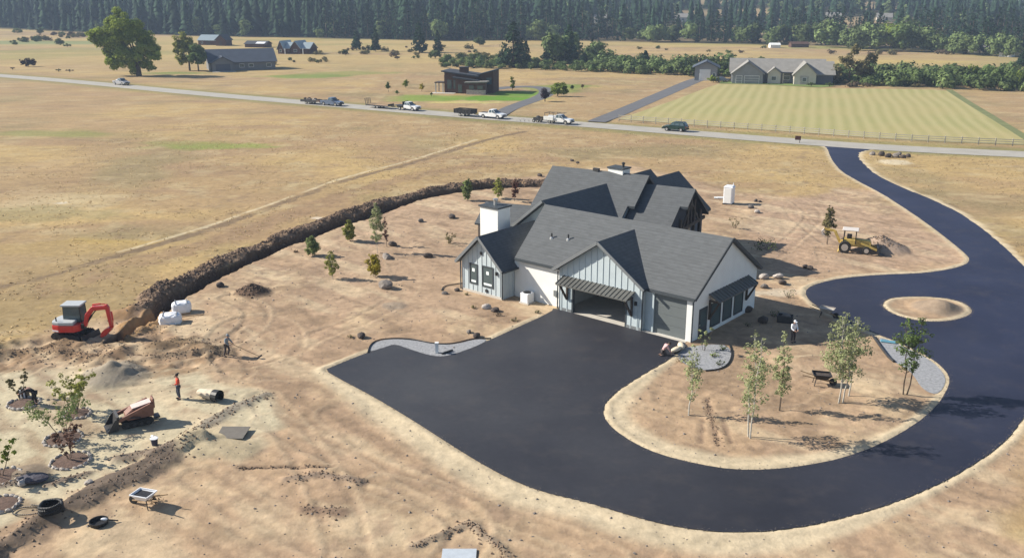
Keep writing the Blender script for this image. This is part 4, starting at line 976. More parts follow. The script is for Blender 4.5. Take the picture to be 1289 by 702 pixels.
tree('young_shrub', 'small upright shrub against the dark entry door', *(14.06,63.25), 1.7, .5, 'leaf_aspen', .1, 3, 'vase', nclus=22, dens=60, lsize=.07, trunk_r=.02, seed=7, cat='shrub')
# lawn side of the house
L = [('young_pine', 'dense dark green little tree standing by the trench', (-19.97,89.10), 2.05, .85, 'leaf_green', .05, 1, 'column', 44, 130, .08),
     ('young_tree', 'rounded green sapling between two aspens beside the earth bank', (-17.04,94.37), 2.3, .75, 'leaf_bright', .08, 1, 'column', 40, 110, .08),
     ('young_aspen', 'tall pale aspen overlapping the earth bank', (-13.58,89.99), 5.2, .8, 'leaf_aspen', .22, 1, 'column', 46, 70, .085),
     ('young_aspen', 'thin yellow-green sapling with a bare stem on the bare lawn', (-16.46,81.27), 2.7, .7, 'leaf_bright', .15, 1, 'column', 30, 70, .08),
     ('yellow_tree', 'small yellow-leaved tree on the bare lawn', (-12.73,81.77), 2.2, .8, 'leaf_yellow', .12, 2, 'column', 40, 110, .08),
     ('young_tree', 'green sapling beyond the chimney, nearest the end of the trench', (-5.67,114.74), 2.9, .75, 'leaf_green', .06, 1, 'column', 40, 100, .09),
     ('young_tree', 'yellow-green sapling behind the chimney roof', (-1.77,115.69), 2.7, .75, 'leaf_bright', .1, 1, 'column', 36, 80, .09),
     ('young_tree', 'reddish bare-looking sapling beside the rear roof', (0.35,113.81), 3.0, .7, 'leaf_red', .2, 1, 'column', 30, 50, .09),
     ('young_shrub', 'low green shrub on the bare soil before the patio roof', (-6.51,93.39), .9, .6, 'leaf_olive', .0, 3, 'vase', 22, 60, .07),
     ('young_tree', 'thin dark sapling behind the tall pale aspen', (-12.94,92.44), 3.1, .45, 'leaf_red', .2, 1, 'column', 20, 40, .08),
     ('young_shrub', 'sparse little shrub in the shadow behind the house', (24.75,99.87), 1.2, .55, 'leaf_olive', .1, 3, 'vase', 16, 40, .07),
     ('young_tree', 'slender olive tree standing beside the yellow backhoe', (32.78,93.08), 4.0, .75, 'leaf_olive', .22, 2, 'column', 46, 100, .09)]
for k, (nm, lb, p, hh, rd, lf, bs, st, sty, nc, dn_, ls) in enumerate(L):
    tree(nm, lb, *p, hh, rd, {'leaf_green': 'leaf_mid', 'leaf_bright': 'leaf_lime'}.get(lf, lf), bs, st, sty, int(nc * 2.2), dn_ * .75, ls * .85, trunk_r=.03, seed=20 + k, bark='bark_pale' if 'aspen' in nm else 'bark', cat='shrub' if 'shrub' in nm else 'tree')
def bush(name, label, x, y, w, hgt, leaf, n=14, dens=70, lsize=.12, seed=0, group=None, depth=None):
    r = np.random.default_rng(seed + 500); root = thing(name, label, 'shrub', (x, y, gz(x, y)), 0, group); d_ = depth or w
    cl = [(r.uniform(-.5, .5) * w * .75, r.uniform(-.5, .5) * d_ * .7, hgt * r.uniform(.25, .65), hgt * r.uniform(.28, .45), r.uniform(.2, .85)) for _ in range(n)]
    P, tn_ = cluster_points(cl, r, dens / (hgt * hgt)); P[:, 2] = np.maximum(P[:, 2], .03)
    link('foliage', leaf_mesh('foliage', P, lsize, M[leaf], r, tn_), root)
    tk = MB()
    for c in cl[:7]: tk.cyl((c[0] * .3, c[1] * .3, -.05), c[:3], .03, .012, 4)
    tk.build('stem', M['bark'], root)
    return root
bush('shrub', 'wide low green shrub behind the back corner of the house', *(25.35,91.20), 3.3, 1.35, 'leaf_shrub', 18, 60, .10, 1)
for k, (lb, p, w, hh, lf) in enumerate([('low yellow-green plant in the corner gravel bed', (14.53,62.16), .7, .45, 'leaf_bright'), ('grey-green plant by the kneeling worker', (12.05,61.11), 1.1, .5, 'leaf_olive'),
     ('small dark plant at the back of the corner bed', (15.55,63.41), .6, .4, 'leaf_green'), ('dark plant at the front edge of the corner bed', (14.69,60.52), .8, .35, 'leaf_shrub'), ('pale plant under the slim aspen', (12.71,60.37), .9, .5, 'leaf_aspen'),
     ('small dark shrub in the shade beside the black truck planter', (21.27,70.76), 1.1, .8, 'leaf_shrub'), ('dark shrub in the house shade near the drive', (23.90,76.12), 1.6, .9, 'leaf_shrub'), ('low dark tuft in the shade of the right wall', (18.47,68.51), .9, .45, 'leaf_shrub'),
     ('olive clump on the bare soil above the front bed', (-12.34,65.87), .7, .3, 'leaf_olive'), ('small clump left of the front wing', (-3.13,72.74), .6, .3, 'leaf_olive'),
     ('dry brown clump before the white wall', (-1.06,70.95), .9, .4, 'leaf_dry'), ('dry clump beside the boulder before the white wall', (0.16,69.62), .9, .35, 'leaf_olive'), ('tuft at the foot of the white wall', (2.05,71.54), .5, .3, 'leaf_shrub'),
     ('small tuft right of the left wing corner', (-3.90,76.34), .6, .35, 'leaf_olive'), ('low dry tuft behind the yellow tree', (-21.84,89.99), .9, .3, 'leaf_dry')]):
    bush('garden_plant', lb, *p, w, hh, lf, 8, 40, .06, 30 + k)

# young trees in stone-edged planting rings on the sandy corner
def stone_ring(label, x, y, rad, n, seed):
    r = np.random.default_rng(seed); root = thing('stone_ring', label, 'stone ring', (x, y, gz(x, y)), 0, 'stone-edged planting rings')
    MB().lathe([(rad * .93, -.05), (rad * .9, .05), (rad * .5, .075), (.05, .1)], 18).build('mulch', M['mulch'], root)
    meshes = []
    for k in range(4):
        o = MB().lump((0, 0, .05), .17, seed * 7 + k, (1.25, .8, .75), sub=1).build('stone', M['rock_pale'], root); meshes.append(o.data); C.objects.unlink(o); bpy.data.objects.remove(o)
    for k in range(n):
        o = link('stone', meshes[k % 4], root); t_ = 6.283 * k / n + r.uniform(-.06, .06); q = rad * r.uniform(.97, 1.05)
        o.location = (q * math.cos(t_), q * math.sin(t_), r.uniform(-.01, .03)); o.rotation_euler = (0, 0, t_ + 1.57 + r.uniform(-.3, .3)); s_ = r.uniform(.75, 1.15); o.scale = (s_, s_, s_)
    return root
stone_ring('empty stone ring beside the stooping worker', *(-31.13,54.05), .92, 18, 1)
stone_ring('stone ring under the yellow-green spreading tree', *(-27.05,52.53), .80, 16, 2)
stone_ring('stone ring under the feathery green tree', *(-26.35,49.20), 1.02, 20, 3)
stone_ring('stone ring under the reddish sapling', *(-24.70,46.49), 1.02, 20, 4)
stone_ring('stone ring cut by the picture edge below the green tree', *(-27.58,44.71), .95, 18, 5)
stone_ring('nearest stone ring, next to the dark coil of pipe', *(-26.20,41.86), .9, 18, 6)
tree('young_tree', 'spreading yellow-green tree with upright branches in a stone ring', *(-27.26,52.76), 2.3, .85, 'leaf_lime', .42, 9, 'vase', 90, 60, .075, .022, seed=50)
tree('young_tree', 'feathery green tree leaning over its stone ring', *(-26.49,49.40), 2.2, 1.1, 'leaf_mid', .5, 8, 'vase', 80, 50, .07, .022, seed=51)
tree('young_tree', 'small reddish sapling in a stone ring', *(-24.83,46.67), 1.9, .55, 'leaf_redbrown', .2, 5, 'vase', 60, 60, .065, .02, seed=52)
tree('young_tree', 'green tree cut by the left picture edge', *(-27.67,44.71), 2.3, .8, 'leaf_bright', .35, 3, 'vase', 36, 80, .08, .03, seed=53)
tree('young_tree', 'dark sapling held by the stooping worker', *(-31.59,54.65), 1.8, .55, 'leaf_olive', .3, 2, 'vase', 30, 70, .07, .025, seed=54)

# boulders, each with its own place
B = [((-11.44,65.87), .42, 'rock_dark', 'black boulder left of the front gravel bed'), ((-10.42,103.24), .38, 'rock', 'left one of two boulders on the bare lawn beyond the trees'), ((-6.97,104.81), .55, 'rock_dark', 'dark boulder right of its smaller neighbour on the bare lawn'),
     ((-12.39,88.22), .65, 'rock', 'boulder beside the tall pale aspen'), ((-12.40,92.76), .5, 'rock_dark', 'dark boulder behind the tall pale aspen'), ((-11.26,78.38), .75, 'rock', 'grey boulder right of the yellow tree'), ((-8.38,88.22), .5, 'rock_dark', 'dark boulder on the low soil line in the bare lawn'),
     ((-25.95,78.62), .42, 'rock_dark', 'black boulder between the trench and the dark soil heap'), ((-2.14,72.74), .4, 'rock_pale', 'pale boulder before the left wing'), ((-1.41,72.13), .42, 'rock_dark', 'dark boulder before the left wing corner'), ((-2.69,66.04), .35, 'rock_dark', 'dark stone behind the front gravel bed'),
     ((-3.34,66.90), .25, 'rock', 'small stone behind the front gravel bed'), ((22.00,81.27), .5, 'rock_pale', 'pale slab rock by the back corner in the sun'), ((23.11,81.02), .5, 'rock_pale', 'second pale slab rock by the back corner'), ((24.41,81.27), .48, 'rock_pale', 'right pale slab rock beside the shadow edge'),
     ((22.35,78.38), .4, 'rock', 'reddish rock below the pale slab rocks'), ((24.31,79.32), .45, 'rock_dark', 'dark rock right of the pale slab rocks'), ((27.99,84.88), .35, 'rock_dark', 'left one of two dark rocks above the drive bend'), ((28.35,84.35), .4, 'rock_dark', 'right one of two dark rocks above the drive bend'),
     ((29.07,110.22), .45, 'rock', 'boulder right of the white portable toilet'), ((29.19,107.66), .4, 'rock_pale', 'pale boulder right of the white portable toilet'), ((30.55,113.81), .35, 'rock_dark', 'dark stone on the field edge right of the portable toilet'), ((31.03,113.35), .3, 'rock_dark', 'small dark stone on the field edge'),
     ((4.03,130.68), .45, 'rock_dark', 'dark rock at the far end of the earth bank'), ((9.34,143.12), .4, 'rock_dark', 'dark rock in the dry field behind the big roof'), ((10.06,141.01), .3, 'rock_dark', 'small dark rock in the dry field behind the big roof'), ((16.66,73.35), .0, '', ''),
     ((19.30,71.93), .5, 'rock_dark', 'dark boulder in the shade at the back of the right wall'), ((19.96,69.43), .55, 'rock_dark', 'boulder deep in the house shade'), ((21.81,70.37), .5, 'rock', 'grey boulder in the shade near the white-shirted worker'),
     ((-5.84,76.56), .3, 'rock', 'stone on the bare lawn left of the front wing'), ((-28.16,79.32), .25, 'rock_pale', 'white stone on the edge of the trench'), ((22.96,59.65), .0, '', ''), ((-4.86,77.46), .3, 'rock_dark', 'dark stone by the edging left of the wing'),
     ((-22.45,43.69), .28, 'rock_pale', 'flat pale stone on the dark soil strip'), ((-25.99,43.86), .3, 'rock_pale', 'pale stone between two rings')]
for (bx, by), s_, mm, lb in B:
    if s_ == 0: continue
    sd_ = int(bx * 13 + by * 7) & 999
    o = MB().lump((0, 0, s_ * .35), s_, sd_, (1.15, .9, .72), sub=2).build('boulder', M[mm])
    o.location = (bx, by, gz(bx, by)); o.rotation_euler = (0, 0, sd_); tag(o, lb, 'boulder', 'boulders around the site')
ORD = ['nearest the drive', 'second from the drive', 'third from the drive', 'fourth from the drive', 'second from the far end', 'farthest from the drive', 'set back behind the others']
for k, (p, s_) in enumerate([((58.02,148.28), .5), ((59.14,147.52), .6), ((59.71,146.02), .55), ((60.84,146.02), .65), ((61.68,145.29), .5), ((62.86,146.02), .45), ((62.25,148.28), .5)]):
    o = MB().lump((0, 0, s_ * .4), s_, 300 + k, (1.1, 1, .9), sub=2).build('boulder', M['rock_dark' if k % 3 else 'rock']); o.location = (*p, gz(*p))
    tag(o, 'dark boulder ' + ORD[k] + ' in the row beside the road', 'boulder', 'boulder row beside the drive entrance')

# ------------------------------------------------------------------ vehicles
def heading(a, b): return math.atan2(b[1] - a[1], b[0] - a[0])
def taper(mb_, x0, x1, x0t, x1t, w, wt, z0, z1, mi=0):
    return mb_.add([(x0, -w, z0), (x1, -w, z0), (x1, w, z0), (x0, w, z0), (x0t, -wt, z1), (x1t, -wt, z1), (x1t, wt, z1), (x0t, wt, z1)],
                   [(0, 3, 2, 1), (4, 5, 6, 7), (0, 1, 5, 4), (1, 2, 6, 5), (2, 3, 7, 6), (3, 0, 4, 7)], mi)
WHEEL = {}
def wheels(root, xs, track, r_, w_=.25, dual=False):
    if r_ not in WHEEL:
        t_ = MB().cyl((0, -w_ / 2, 0), (0, w_ / 2, 0), r_, r_, 16).build('wheel', M['rubber'], None, bevel=.03); h_ = MB().cyl((0, -w_ / 2 - .01, 0), (0, w_ / 2 + .01, 0), r_ * .58, r_ * .58, 12).build('rim', M['metal'], None)
        WHEEL[r_] = (t_.data, h_.data); bpy.data.objects.remove(t_); bpy.data.objects.remove(h_)
    for x in xs:
        for s_ in (-1, 1):
            w0 = link('wheel', WHEEL[r_][0], root); w0.location = (x, s_ * track, r_); link('rim', WHEEL[r_][1], w0)
def body_profile(L, zb, pts, arches, ra):
    """closed side profile: pts along the top from rear to front, then the bottom with wheel arches"""
    out = list(pts)
    for ax in sorted(arches, reverse=True):
        out += [(ax + ra * math.cos(a), zb + max(0, ra * .95 * math.sin(a))) for a in np.linspace(0, math.pi, 7)]
    return out
def pickup(name, label, x, y, rz, paint, bed='open', rack=False, group=None, load=None, z=.02, cat='pickup truck'):
    """nose along +x, 5.8 m long"""
    root = thing(name, label, cat, (x, y, z), rz, group)
    W = .97
    if bed == 'open':
        top = [(-2.85, .55), (-2.85, 1.12), (-.62, 1.12), (-.62, 1.16), (1.35, 1.16), (2.6, 1.02), (2.88, .9), (2.9, .5)]
        MB().prism(body_profile(5.8, .42, top, (-1.75, 1.85), .46), -W, W).build('body', M[paint], root, bevel=.05)
        MB().box(-2.78, -.7, -.78, .78, 1.10, 1.135).build('bed', M['black'], root)
        if load: MB().lump((-1.75, 0, 1.25), .6, 5, (1.4, .9, .5)).build('load', M[load], root)
    else:
        top = [(-.62, .6), (-.62, 1.16), (1.35, 1.16), (2.6, 1.06), (2.88, .95), (2.9, .5)]
        MB().prism(body_profile(5.8, .42, top, (1.85,), .46), -W, W).build('body', M[paint], root, bevel=.05)
        MB().box(-2.9, -.6, -.45, .45, .6, .85).build('chassis', M['steel_dark'], root)
        if bed == 'flat':
            MB().box(-3.3, -.75, -1.05, 1.05, .95, 1.08).build('flat_deck', M['steel_dark'], root, bevel=.015)
            MB().box(-.85, -.75, -1.0, 1.0, 1.08, 1.95).build('headboard', M['steel_dark'], root)
        else:
            for s_ in (-1, 1):
                b_ = MB().box(-2.95, -.75, s_ * 1.02 - .22, s_ * 1.02 + .22, .7, 1.45).build('service_box', M[paint], root, bevel=.02)
                for k in range(3): MB().box(-2.9 + k * .72, -2.25 + k * .72, s_ * 1.245 - .01, s_ * 1.245 + .01, .78, 1.38).build('box_door', M['white_paint'], b_)
            MB().box(-2.95, -.75, -.8, .8, .82, .9).build('bed', M['steel_dark'], root)
    g = MB(); taper(g, -.6, 1.35, -.35, .62, .90, .74, 1.15, 1.88); g.build('cab', M[paint], root, bevel=.06)
    # glazing, each pane proud of the cab
    def pane(vs):
        n = (Vector(vs[1]) - Vector(vs[0])).cross(Vector(vs[3]) - Vector(vs[0])).normalized() * .012
        MB().add([*vs, *[Vector(v) + n for v in vs]], [(0, 3, 2, 1), (4, 5, 6, 7), (0, 1, 5, 4), (1, 2, 6, 5), (2, 3, 7, 6), (3, 0, 4, 7)]).build('window', M['glass'], root)
    fx = lambda z_: 1.35 - .73 * (z_ - 1.15) / .73; wy = lambda z_: .90 - .16 * (z_ - 1.15) / .73; bx_ = lambda z_: -.6 + .25 * (z_ - 1.15) / .73
    za, zb_ = 1.24, 1.80
    pane([(fx(za), -wy(za) + .08, za), (fx(za), wy(za) - .08, za), (fx(zb_), wy(zb_) - .08, zb_), (fx(zb_), -wy(zb_) + .08, zb_)])
    pane([(bx_(za), wy(za) - .08, za), (bx_(za), -wy(za) + .08, za), (bx_(zb_), -wy(zb_) + .08, zb_), (bx_(zb_), wy(zb_) - .08, zb_)])
    for s_ in (-1, 1):
        for xa, xb, xc, xd in ((-.42, .30, .26, -.24), (.40, fx(za) - .14, fx(zb_) - .08, .36)):
            vs = [(xa, s_ * wy(za), za), (xb, s_ * wy(za), za), (xc, s_ * wy(zb_), zb_), (xd, s_ * wy(zb_), zb_)]
            pane(vs if s_ < 0 else vs[::-1])
        MB().box(2.82, 2.92, s_ * .72 - .16, s_ * .72 + .16, .78, .95).build('headlight', M['lamp'], root)
        MB().box(1.05, 1.2, s_ * 1.08 - .1, s_ * 1.08 + .1, 1.18, 1.36).build('mirror', M['black'], root)
        if bed == 'open': MB().box(-2.88, -2.8, s_ * .9 - .06, s_ * .9 + .06, .8, 1.08).build('tail_light', M['red_lens'], root)
    MB().box(2.86, 2.98, -.95, .95, .42, .62).build('bumper', M['steel_dark'], root, bevel=.02); MB().box(2.88, 2.915, -.52, .52, .68, .92).build('grille', M['black'], root)
    if bed == 'open': MB().box(-2.98, -2.84, -.95, .95, .45, .62).build('bumper', M['steel_dark'], root)
    wheels(root, (-1.75, 1.85), .86, .40)
    if rack:
        mb = MB()
        for s_ in (-1, 1):
            mb.bar((-2.9, s_ * .95, 2.1), (1.2, s_ * .85, 2.1), .07, .07)
            for xx in (-2.8, -.9, ): mb.bar((xx, s_ * .95, 1.4), (xx, s_ * .95, 2.1), .07, .07)
        for xx in (-2.8, -1.4, 0, 1.1): mb.bar((xx, -.9, 2.1), (xx, .9, 2.1), .06, .06)
        mb.build('ladder_rack', M['steel_dark'], root)
    return root
hd = heading((-52.62,226.00), (-7.49,197.44)); hd0 = heading((-117.58,270.91), (-84.34,246.49)); hd2 = heading((-7.49,197.44), (30.81,175.10))
pickup('pickup_truck', 'silver pickup truck alone on the road below the big tree', *(-111.35,268.50), hd0, 'silver_car', load='white_plastic')
pickup('pickup_truck', 'blue-grey pickup truck towing the trailer of loose stone', *(-41.88,217.74), hd, 'blue_car')
pickup('flatbed_truck', 'white truck with dark flat bed towing the long empty trailer', *(-23.15,208.57), hd, 'white_car', bed='flat', rack=False, cat='truck')
pickup('pickup_truck', 'clean white pickup truck towing the black dump trailer', *(-4.07,194.83), hd, 'white_car')
pickup('utility_truck', 'white utility truck with service boxes and a ladder rack', *(9.46,186.22), hd2, 'white_car', bed='service', rack=True, cat='truck')
# trailers
def trailer(label, x, y, rz, kind, L, W=1.05):
    root = thing({'flat': 'flat_trailer', 'dump': 'dump_trailer', 'stone': 'loaded_trailer'}[kind], label, 'trailer', (x, y, .02), rz)
    MB().bar((L / 2, 0, .55), (L / 2 + 1.2, 0, .5), .18, .14).build('drawbar', M['steel_dark'], root)
    wheels(root, (-.75, .15), W - .12 if kind != 'flat' else W + .02, .34, .22)
    if kind == 'dump':
        MB().box(-L / 2, L / 2, -W, W, .62, .72).build('deck', M['black'], root)
        for s_ in (-1, 1):
            b_ = MB().box(-L / 2, L / 2, s_ * W - .04, s_ * W + .04, .72, 1.55).build('side_wall', M['black'], root)
            for k in range(6): MB().box(-L / 2 + .1 + k * (L - .3) / 5, -L / 2 + .2 + k * (L - .3) / 5, s_ * (W + .06) - .03, s_ * (W + .06) + .03, .66, 1.55).build('rib', M['black'], b_)
        MB().box(-L / 2 - .04, -L / 2 + .04, -W, W, .72, 1.5).build('tailgate', M['black'], root); MB().box(L / 2 - .04, L / 2 + .04, -W, W, .72, 1.6).build('front_wall', M['black'], root)
        MB().lump((0, 0, 1.2), .8, 3, (2.0, 1.0, .5)).build('load', M['soil_mid'], root)
    else:
        d_ = MB().box(-L / 2, L / 2, -W, W, .6, .70).build('deck', M['stump'], root)
        for s_ in (-1, 1): MB().box(-L / 2, L / 2, s_ * (W + .04) - .04, s_ * (W + .04) + .04, .5, .74).build('side_rail', M['steel_dark'], root)
        if kind == 'flat':
            for s_ in (-.55, .55):
                mb = MB(); mb.bar((-L / 2 - .1, s_ - .35, .7), (-L / 2 - .35, s_ - .35, 2.1), .08, .08); mb.bar((-L / 2 - .1, s_ + .35, .7), (-L / 2 - .35, s_ + .35, 2.1), .08, .08)
                for k in range(6): mb.bar((-L / 2 - .12 - .04 * k, s_ - .35, .85 + .24 * k), (-L / 2 - .12 - .04 * k, s_ + .35, .85 + .24 * k), .05, .05)
                mb.build('ramp', M['steel_dark'], root)
            MB().box(L / 2 - .1, L / 2, -W, W, .7, 1.1).build('headboard', M['steel_dark'], root)
        else:
            for s_ in (-1, 1):
                MB().box(-L / 2, L / 2, s_ * W - .04, s_ * W + .04, .7, 1.05).build('side_wall', M['steel_dark'], root)
    return root
def along(p, q, t_): return (p[0] + (q[0] - p[0]) * t_, p[1] + (q[1] - p[1]) * t_)
def behind(p, h_, d_): return (p[0] - d_ * math.cos(h_), p[1] - d_ * math.sin(h_))
tq = behind((-41.88,217.74), hd, 6.5)
trailer('dark trailer heaped with loose pale stone behind the blue-grey pickup', *tq, hd, 'stone', 5.0)
for k in range(9):
    rr = random.Random(k); s_ = rr.uniform(.35, .55)
    o = MB().lump((0, 0, 0), s_, 60 + k, (1.1, .9, .8), sub=1).build('trailer_stone', M['rock_pale' if k % 2 else 'rock_dark'])
    dx, dy = -2.1 + k * .52, rr.uniform(-.5, .5)
    o.location = (tq[0] + dx * math.cos(hd) - dy * math.sin(hd), tq[1] + dx * math.sin(hd) + dy * math.cos(hd), .72 + s_ * .7)
    tag(o, 'loose stone heaped on the trailer behind the blue-grey pickup', 'stone', 'stones heaped on the trailer')
trailer('long empty wooden-decked trailer with its ramps folded up', *behind((-23.15,208.57), hd, 8.2), hd, 'flat', 6.6)
trailer('black high-sided dump trailer behind the clean white pickup', *behind((-4.07,194.83), hd, 6.9), hd, 'dump', 4.6)
tr_ = trailer('small low trailer with a dark load behind the utility truck', *behind((9.46,186.22), hd2, 4.7), hd2, 'stone', 1.6, .8)
MB().lump((0, 0, .95), .6, 8, (1.1, 1, .7)).build('load', M['black'], tr_)
# dark green estate car
suv = thing('estate_car', 'dark green sport utility car facing left on the gravel road', 'car', (*(30.99,176.15), .02), hd2 + math.pi)
top = [(-2.3, .5), (-2.32, 1.0), (-2.2, 1.08), (1.0, 1.05), (2.1, .92), (2.32, .8), (2.34, .45)]
MB().prism(body_profile(4.6, .36, top, (-1.4, 1.42), .42), -.92, .92).build('body', M['green_car'], suv, bevel=.06)
g = MB(); taper(g, -2.2, 1.05, -1.85, .35, .86, .70, 1.06, 1.72); g.build('cab', M['green_car'], suv, bevel=.07)
for s_ in (-1, 1):
    for a, b_, c_, d_ in ((-1.95, -1.15, -1.15, -1.75), (-1.05, -.2, -.2, -1.05), (-.1, .78, .25, -.1)):
        vs = [(a, s_ * .85, 1.14), (b_, s_ * .85, 1.14), (c_, s_ * .735, 1.62), (d_, s_ * .735, 1.62)]
        if s_ > 0: vs = vs[::-1]
        n = (Vector(vs[1]) - Vector(vs[0])).cross(Vector(vs[3]) - Vector(vs[0])).normalized() * .015
        MB().add([*vs, *[Vector(v) + n for v in vs]], [(0, 3, 2, 1), (4, 5, 6, 7), (0, 1, 5, 4), (1, 2, 6, 5), (2, 3, 7, 6), (3, 0, 4, 7)]).build('window', M['glass'], suv)
    MB().box(2.24, 2.36, s_ * .65 - .16, s_ * .65 + .16, .68, .84).build('headlight', M['lamp'], suv)
    MB().box(-2.36, -2.26, s_ * .8 - .08, s_ * .8 + .08, .75, 1.0).build('tail_light', M['red_lens'], suv)
    MB().box(-1.7, .2, s_ * .6 - .025, s_ * .6 + .025, 1.74, 1.79).build('roof_rail', M['black'], suv)
for vs in ([(1.0, .78, 1.12), (.42, .62, 1.64), (.42, -.62, 1.64), (1.0, -.78, 1.12)], [(-2.19, -.76, 1.14), (-1.92, -.62, 1.62), (-1.92, .62, 1.62), (-2.19, .76, 1.14)]):
    n = (Vector(vs[1]) - Vector(vs[0])).cross(Vector(vs[3]) - Vector(vs[0])).normalized() * -.02
    MB().add([*vs, *[Vector(v) + n for v in vs]], [(0, 3, 2, 1), (4, 5, 6, 7), (0, 1, 5, 4), (1, 2, 6, 5), (2, 3, 7, 6), (3, 0, 4, 7)]).build('windscreen', M['glass'], suv)
MB().box(2.28, 2.42, -.9, .9, .36, .58).build('bumper', M['black'], suv); MB().box(-2.42, -2.28, -.9, .9, .36, .58).build('bumper', M['black'], suv)
wheels(suv, (-1.4, 1.42), .80, .36)

# ------------------------------------------------------------------ red mini excavator
p = (-33.36,66.04)
ex = thing('excavator', 'red compact excavator with grey cab digging the trench', 'excavator', (*p, gz(*p) - .03), 0)
M['seat_grey'] = mat('light_grey_paint', (.42, .44, .45), .5, .06, 3)
a_ = R_(-14); Mx = Matrix.Rotation(a_, 4, 'Z')
for s_ in (-1, 1):
    prof = [(-1.05, .05), (1.05, .05), (1.24, .18), (1.28, .34), (1.1, .52), (-1.1, .52), (-1.28, .34), (-1.24, .18)]
    tk = MB(Mx).prism(prof, s_ * .74 - .2, s_ * .74 + .2).build('track', M['rubber'], ex, bevel=.03)
    for k in range(5): MB(Mx).cyl((-.95 + k * .475, s_ * .74 - .215, .22), (-.95 + k * .475, s_ * .74 + .215, .22), .12, .12, 10).build('roller', M['steel_dark'], tk)
    for k in range(12): MB(Mx).box(-1.1 + k * .19, -1.02 + k * .19, s_ * .74 - .2, s_ * .74 + .2, .52, .55).build('grouser', M['rubber'], tk)
MB(Mx).box(-.7, .7, -.56, .56, .3, .62).build('undercarriage', M['steel_dark'], ex)
MB(Mx).add([(1.55, -1.0, .05), (1.62, -1.0, .12), (1.62, 1.0, .12), (1.55, 1.0, .05), (1.45, -1.0, .5), (1.52, -1.0, .52), (1.52, 1.0, .52), (1.45, 1.0, .5)], [(0, 3, 2, 1), (4, 5, 6, 7), (0, 1, 5, 4), (1, 2, 6, 5), (2, 3, 7, 6), (3, 0, 4, 7)]).build('dozer_blade', M['steel_dark'], ex)
MB(Mx).bar((.6, .5, .35), (1.5, .6, .3), .14, .14).build('blade_arm', M['steel_dark'], ex); MB(Mx).bar((.6, -.5, .35), (1.5, -.6, .3), .14, .14).build('blade_arm', M['steel_dark'], ex)
MB().cyl((0, 0, .6), (0, 0, .72), .5, .5, 16).build('slew_ring', M['steel_dark'], ex)
base = [(-1.25, -.45), (-1.12, -.82), (-.6, -.98), (.55, -.98), (.85, -.7), (.95, -.2), (.95, .5), (.5, .95), (-.6, .98), (-1.12, .82), (-1.25, .45)]
MB().prism([(x, y) for x, y in base], .74, 1.28, 'z').build('engine_cover', M['red_paint'], ex, bevel=.08, seg=2)
MB().prism([(x * .96 - .02, y * .96) for x, y in base if x < .6], 1.28, 1.52, 'z').build('counterweight', M['seat_grey'], ex, bevel=.06, seg=2)
MB().prism([(x * 1.01, y * 1.01) for x, y in base if x < .0], .80, .92, 'z').build('stripe', M['white_plastic'], ex)
# cab: posts, panes, roof
MB().box(-.55, .85, -.15, .92, 1.0, 1.32).build('cab_floor', M['steel_dark'], ex, bevel=.03)
for x, y in ((-.5, -.1), (-.5, .87), (.78, -.1), (.78, .87)): MB().bar((x, y, 1.3), (x * .92 + .02, y, 2.52), .08, .08).build('cab_post', M['black'], ex)
for vs in ([(-.5, -.14, 1.35), (.78, -.14, 1.35), (.74, -.14, 2.48), (-.44, -.14, 2.48)], [(-.5, .91, 1.35), (.78, .91, 1.35), (.74, .91, 2.48), (-.44, .91, 2.48)], [(.80, -.1, 1.35), (.80, .87, 1.35), (.76, .87, 2.48), (.76, -.1, 2.48)], [(-.53, -.1, 1.35), (-.53, .87, 1.35), (-.47, .87, 2.48), (-.47, -.1, 2.48)]):
    n = (Vector(vs[1]) - Vector(vs[0])).cross(Vector(vs[3]) - Vector(vs[0])).normalized() * .01
    MB().add([*vs, *[Vector(v) + n for v in vs]], [(0, 3, 2, 1), (4, 5, 6, 7), (0, 1, 5, 4), (1, 2, 6, 5), (2, 3, 7, 6), (3, 0, 4, 7)]).build('window', M['glass'], ex)
MB().box(-.62, .88, -.24, 1.0, 2.52, 2.64).build('cab_roof', M['seat_grey'], ex, bevel=.05, seg=2)
MB().box(-.2, .3, .2, .7, 1.3, 1.7).build('seat', M['black'], ex, bevel=.05)
MB().cyl((-.85, -.6, 1.5), (-.85, -.6, 1.85), .05, .05, 8).build('exhaust', M['steel_dark'], ex)
# boom, stick, bucket in the plane y = -.25
by = -.3
MB().box(.85, 1.15, by - .2, by + .2, .85, 1.25).build('swing_post', M['steel_dark'], ex, bevel=.03)
MB().prism([(1.0, 1.0), (1.28, 1.05), (1.55, 1.75), (1.95, 2.28), (2.95, 2.40), (2.98, 2.66), (1.85, 2.62), (1.28, 2.0)], by - .15, by + .15).build('boom', M['red_paint'], ex, bevel=.03)
MB().prism([(2.72, 2.70), (2.98, 2.78), (3.14, 2.52), (3.18, .86), (3.02, .80), (2.86, 2.30)], by - .13, by + .13).build('stick', M['red_paint'], ex, bevel=.03)
MB().cyl((1.3, by, 1.3), (1.75, by, 1.9), .07, .07, 10).cyl((1.75, by, 1.9), (2.1, by, 2.3), .045, .045, 8).build('boom_cylinder', M['black'], ex)
MB().cyl((1.9, by, 2.72), (2.5, by, 2.80), .065, .065, 10).cyl((2.5, by, 2.80), (2.85, by, 2.78), .04, .04, 8).build('stick_cylinder', M['red_paint'], ex)
MB().cyl((3.26, by, 2.2), (3.28, by, 1.5), .06, .06, 10).cyl((3.28, by, 1.5), (3.22, by, .95), .04, .04, 8).build('bucket_cylinder', M['red_paint'], ex)
MB().prism([(3.18, .95), (3.02, .66), (2.72, .36), (2.38, .22), (2.30, .34), (2.42, .62), (2.70, .88), (2.95, 1.0)], by - .36, by + .36).build('bucket', M['red_paint'], ex, bevel=.03)
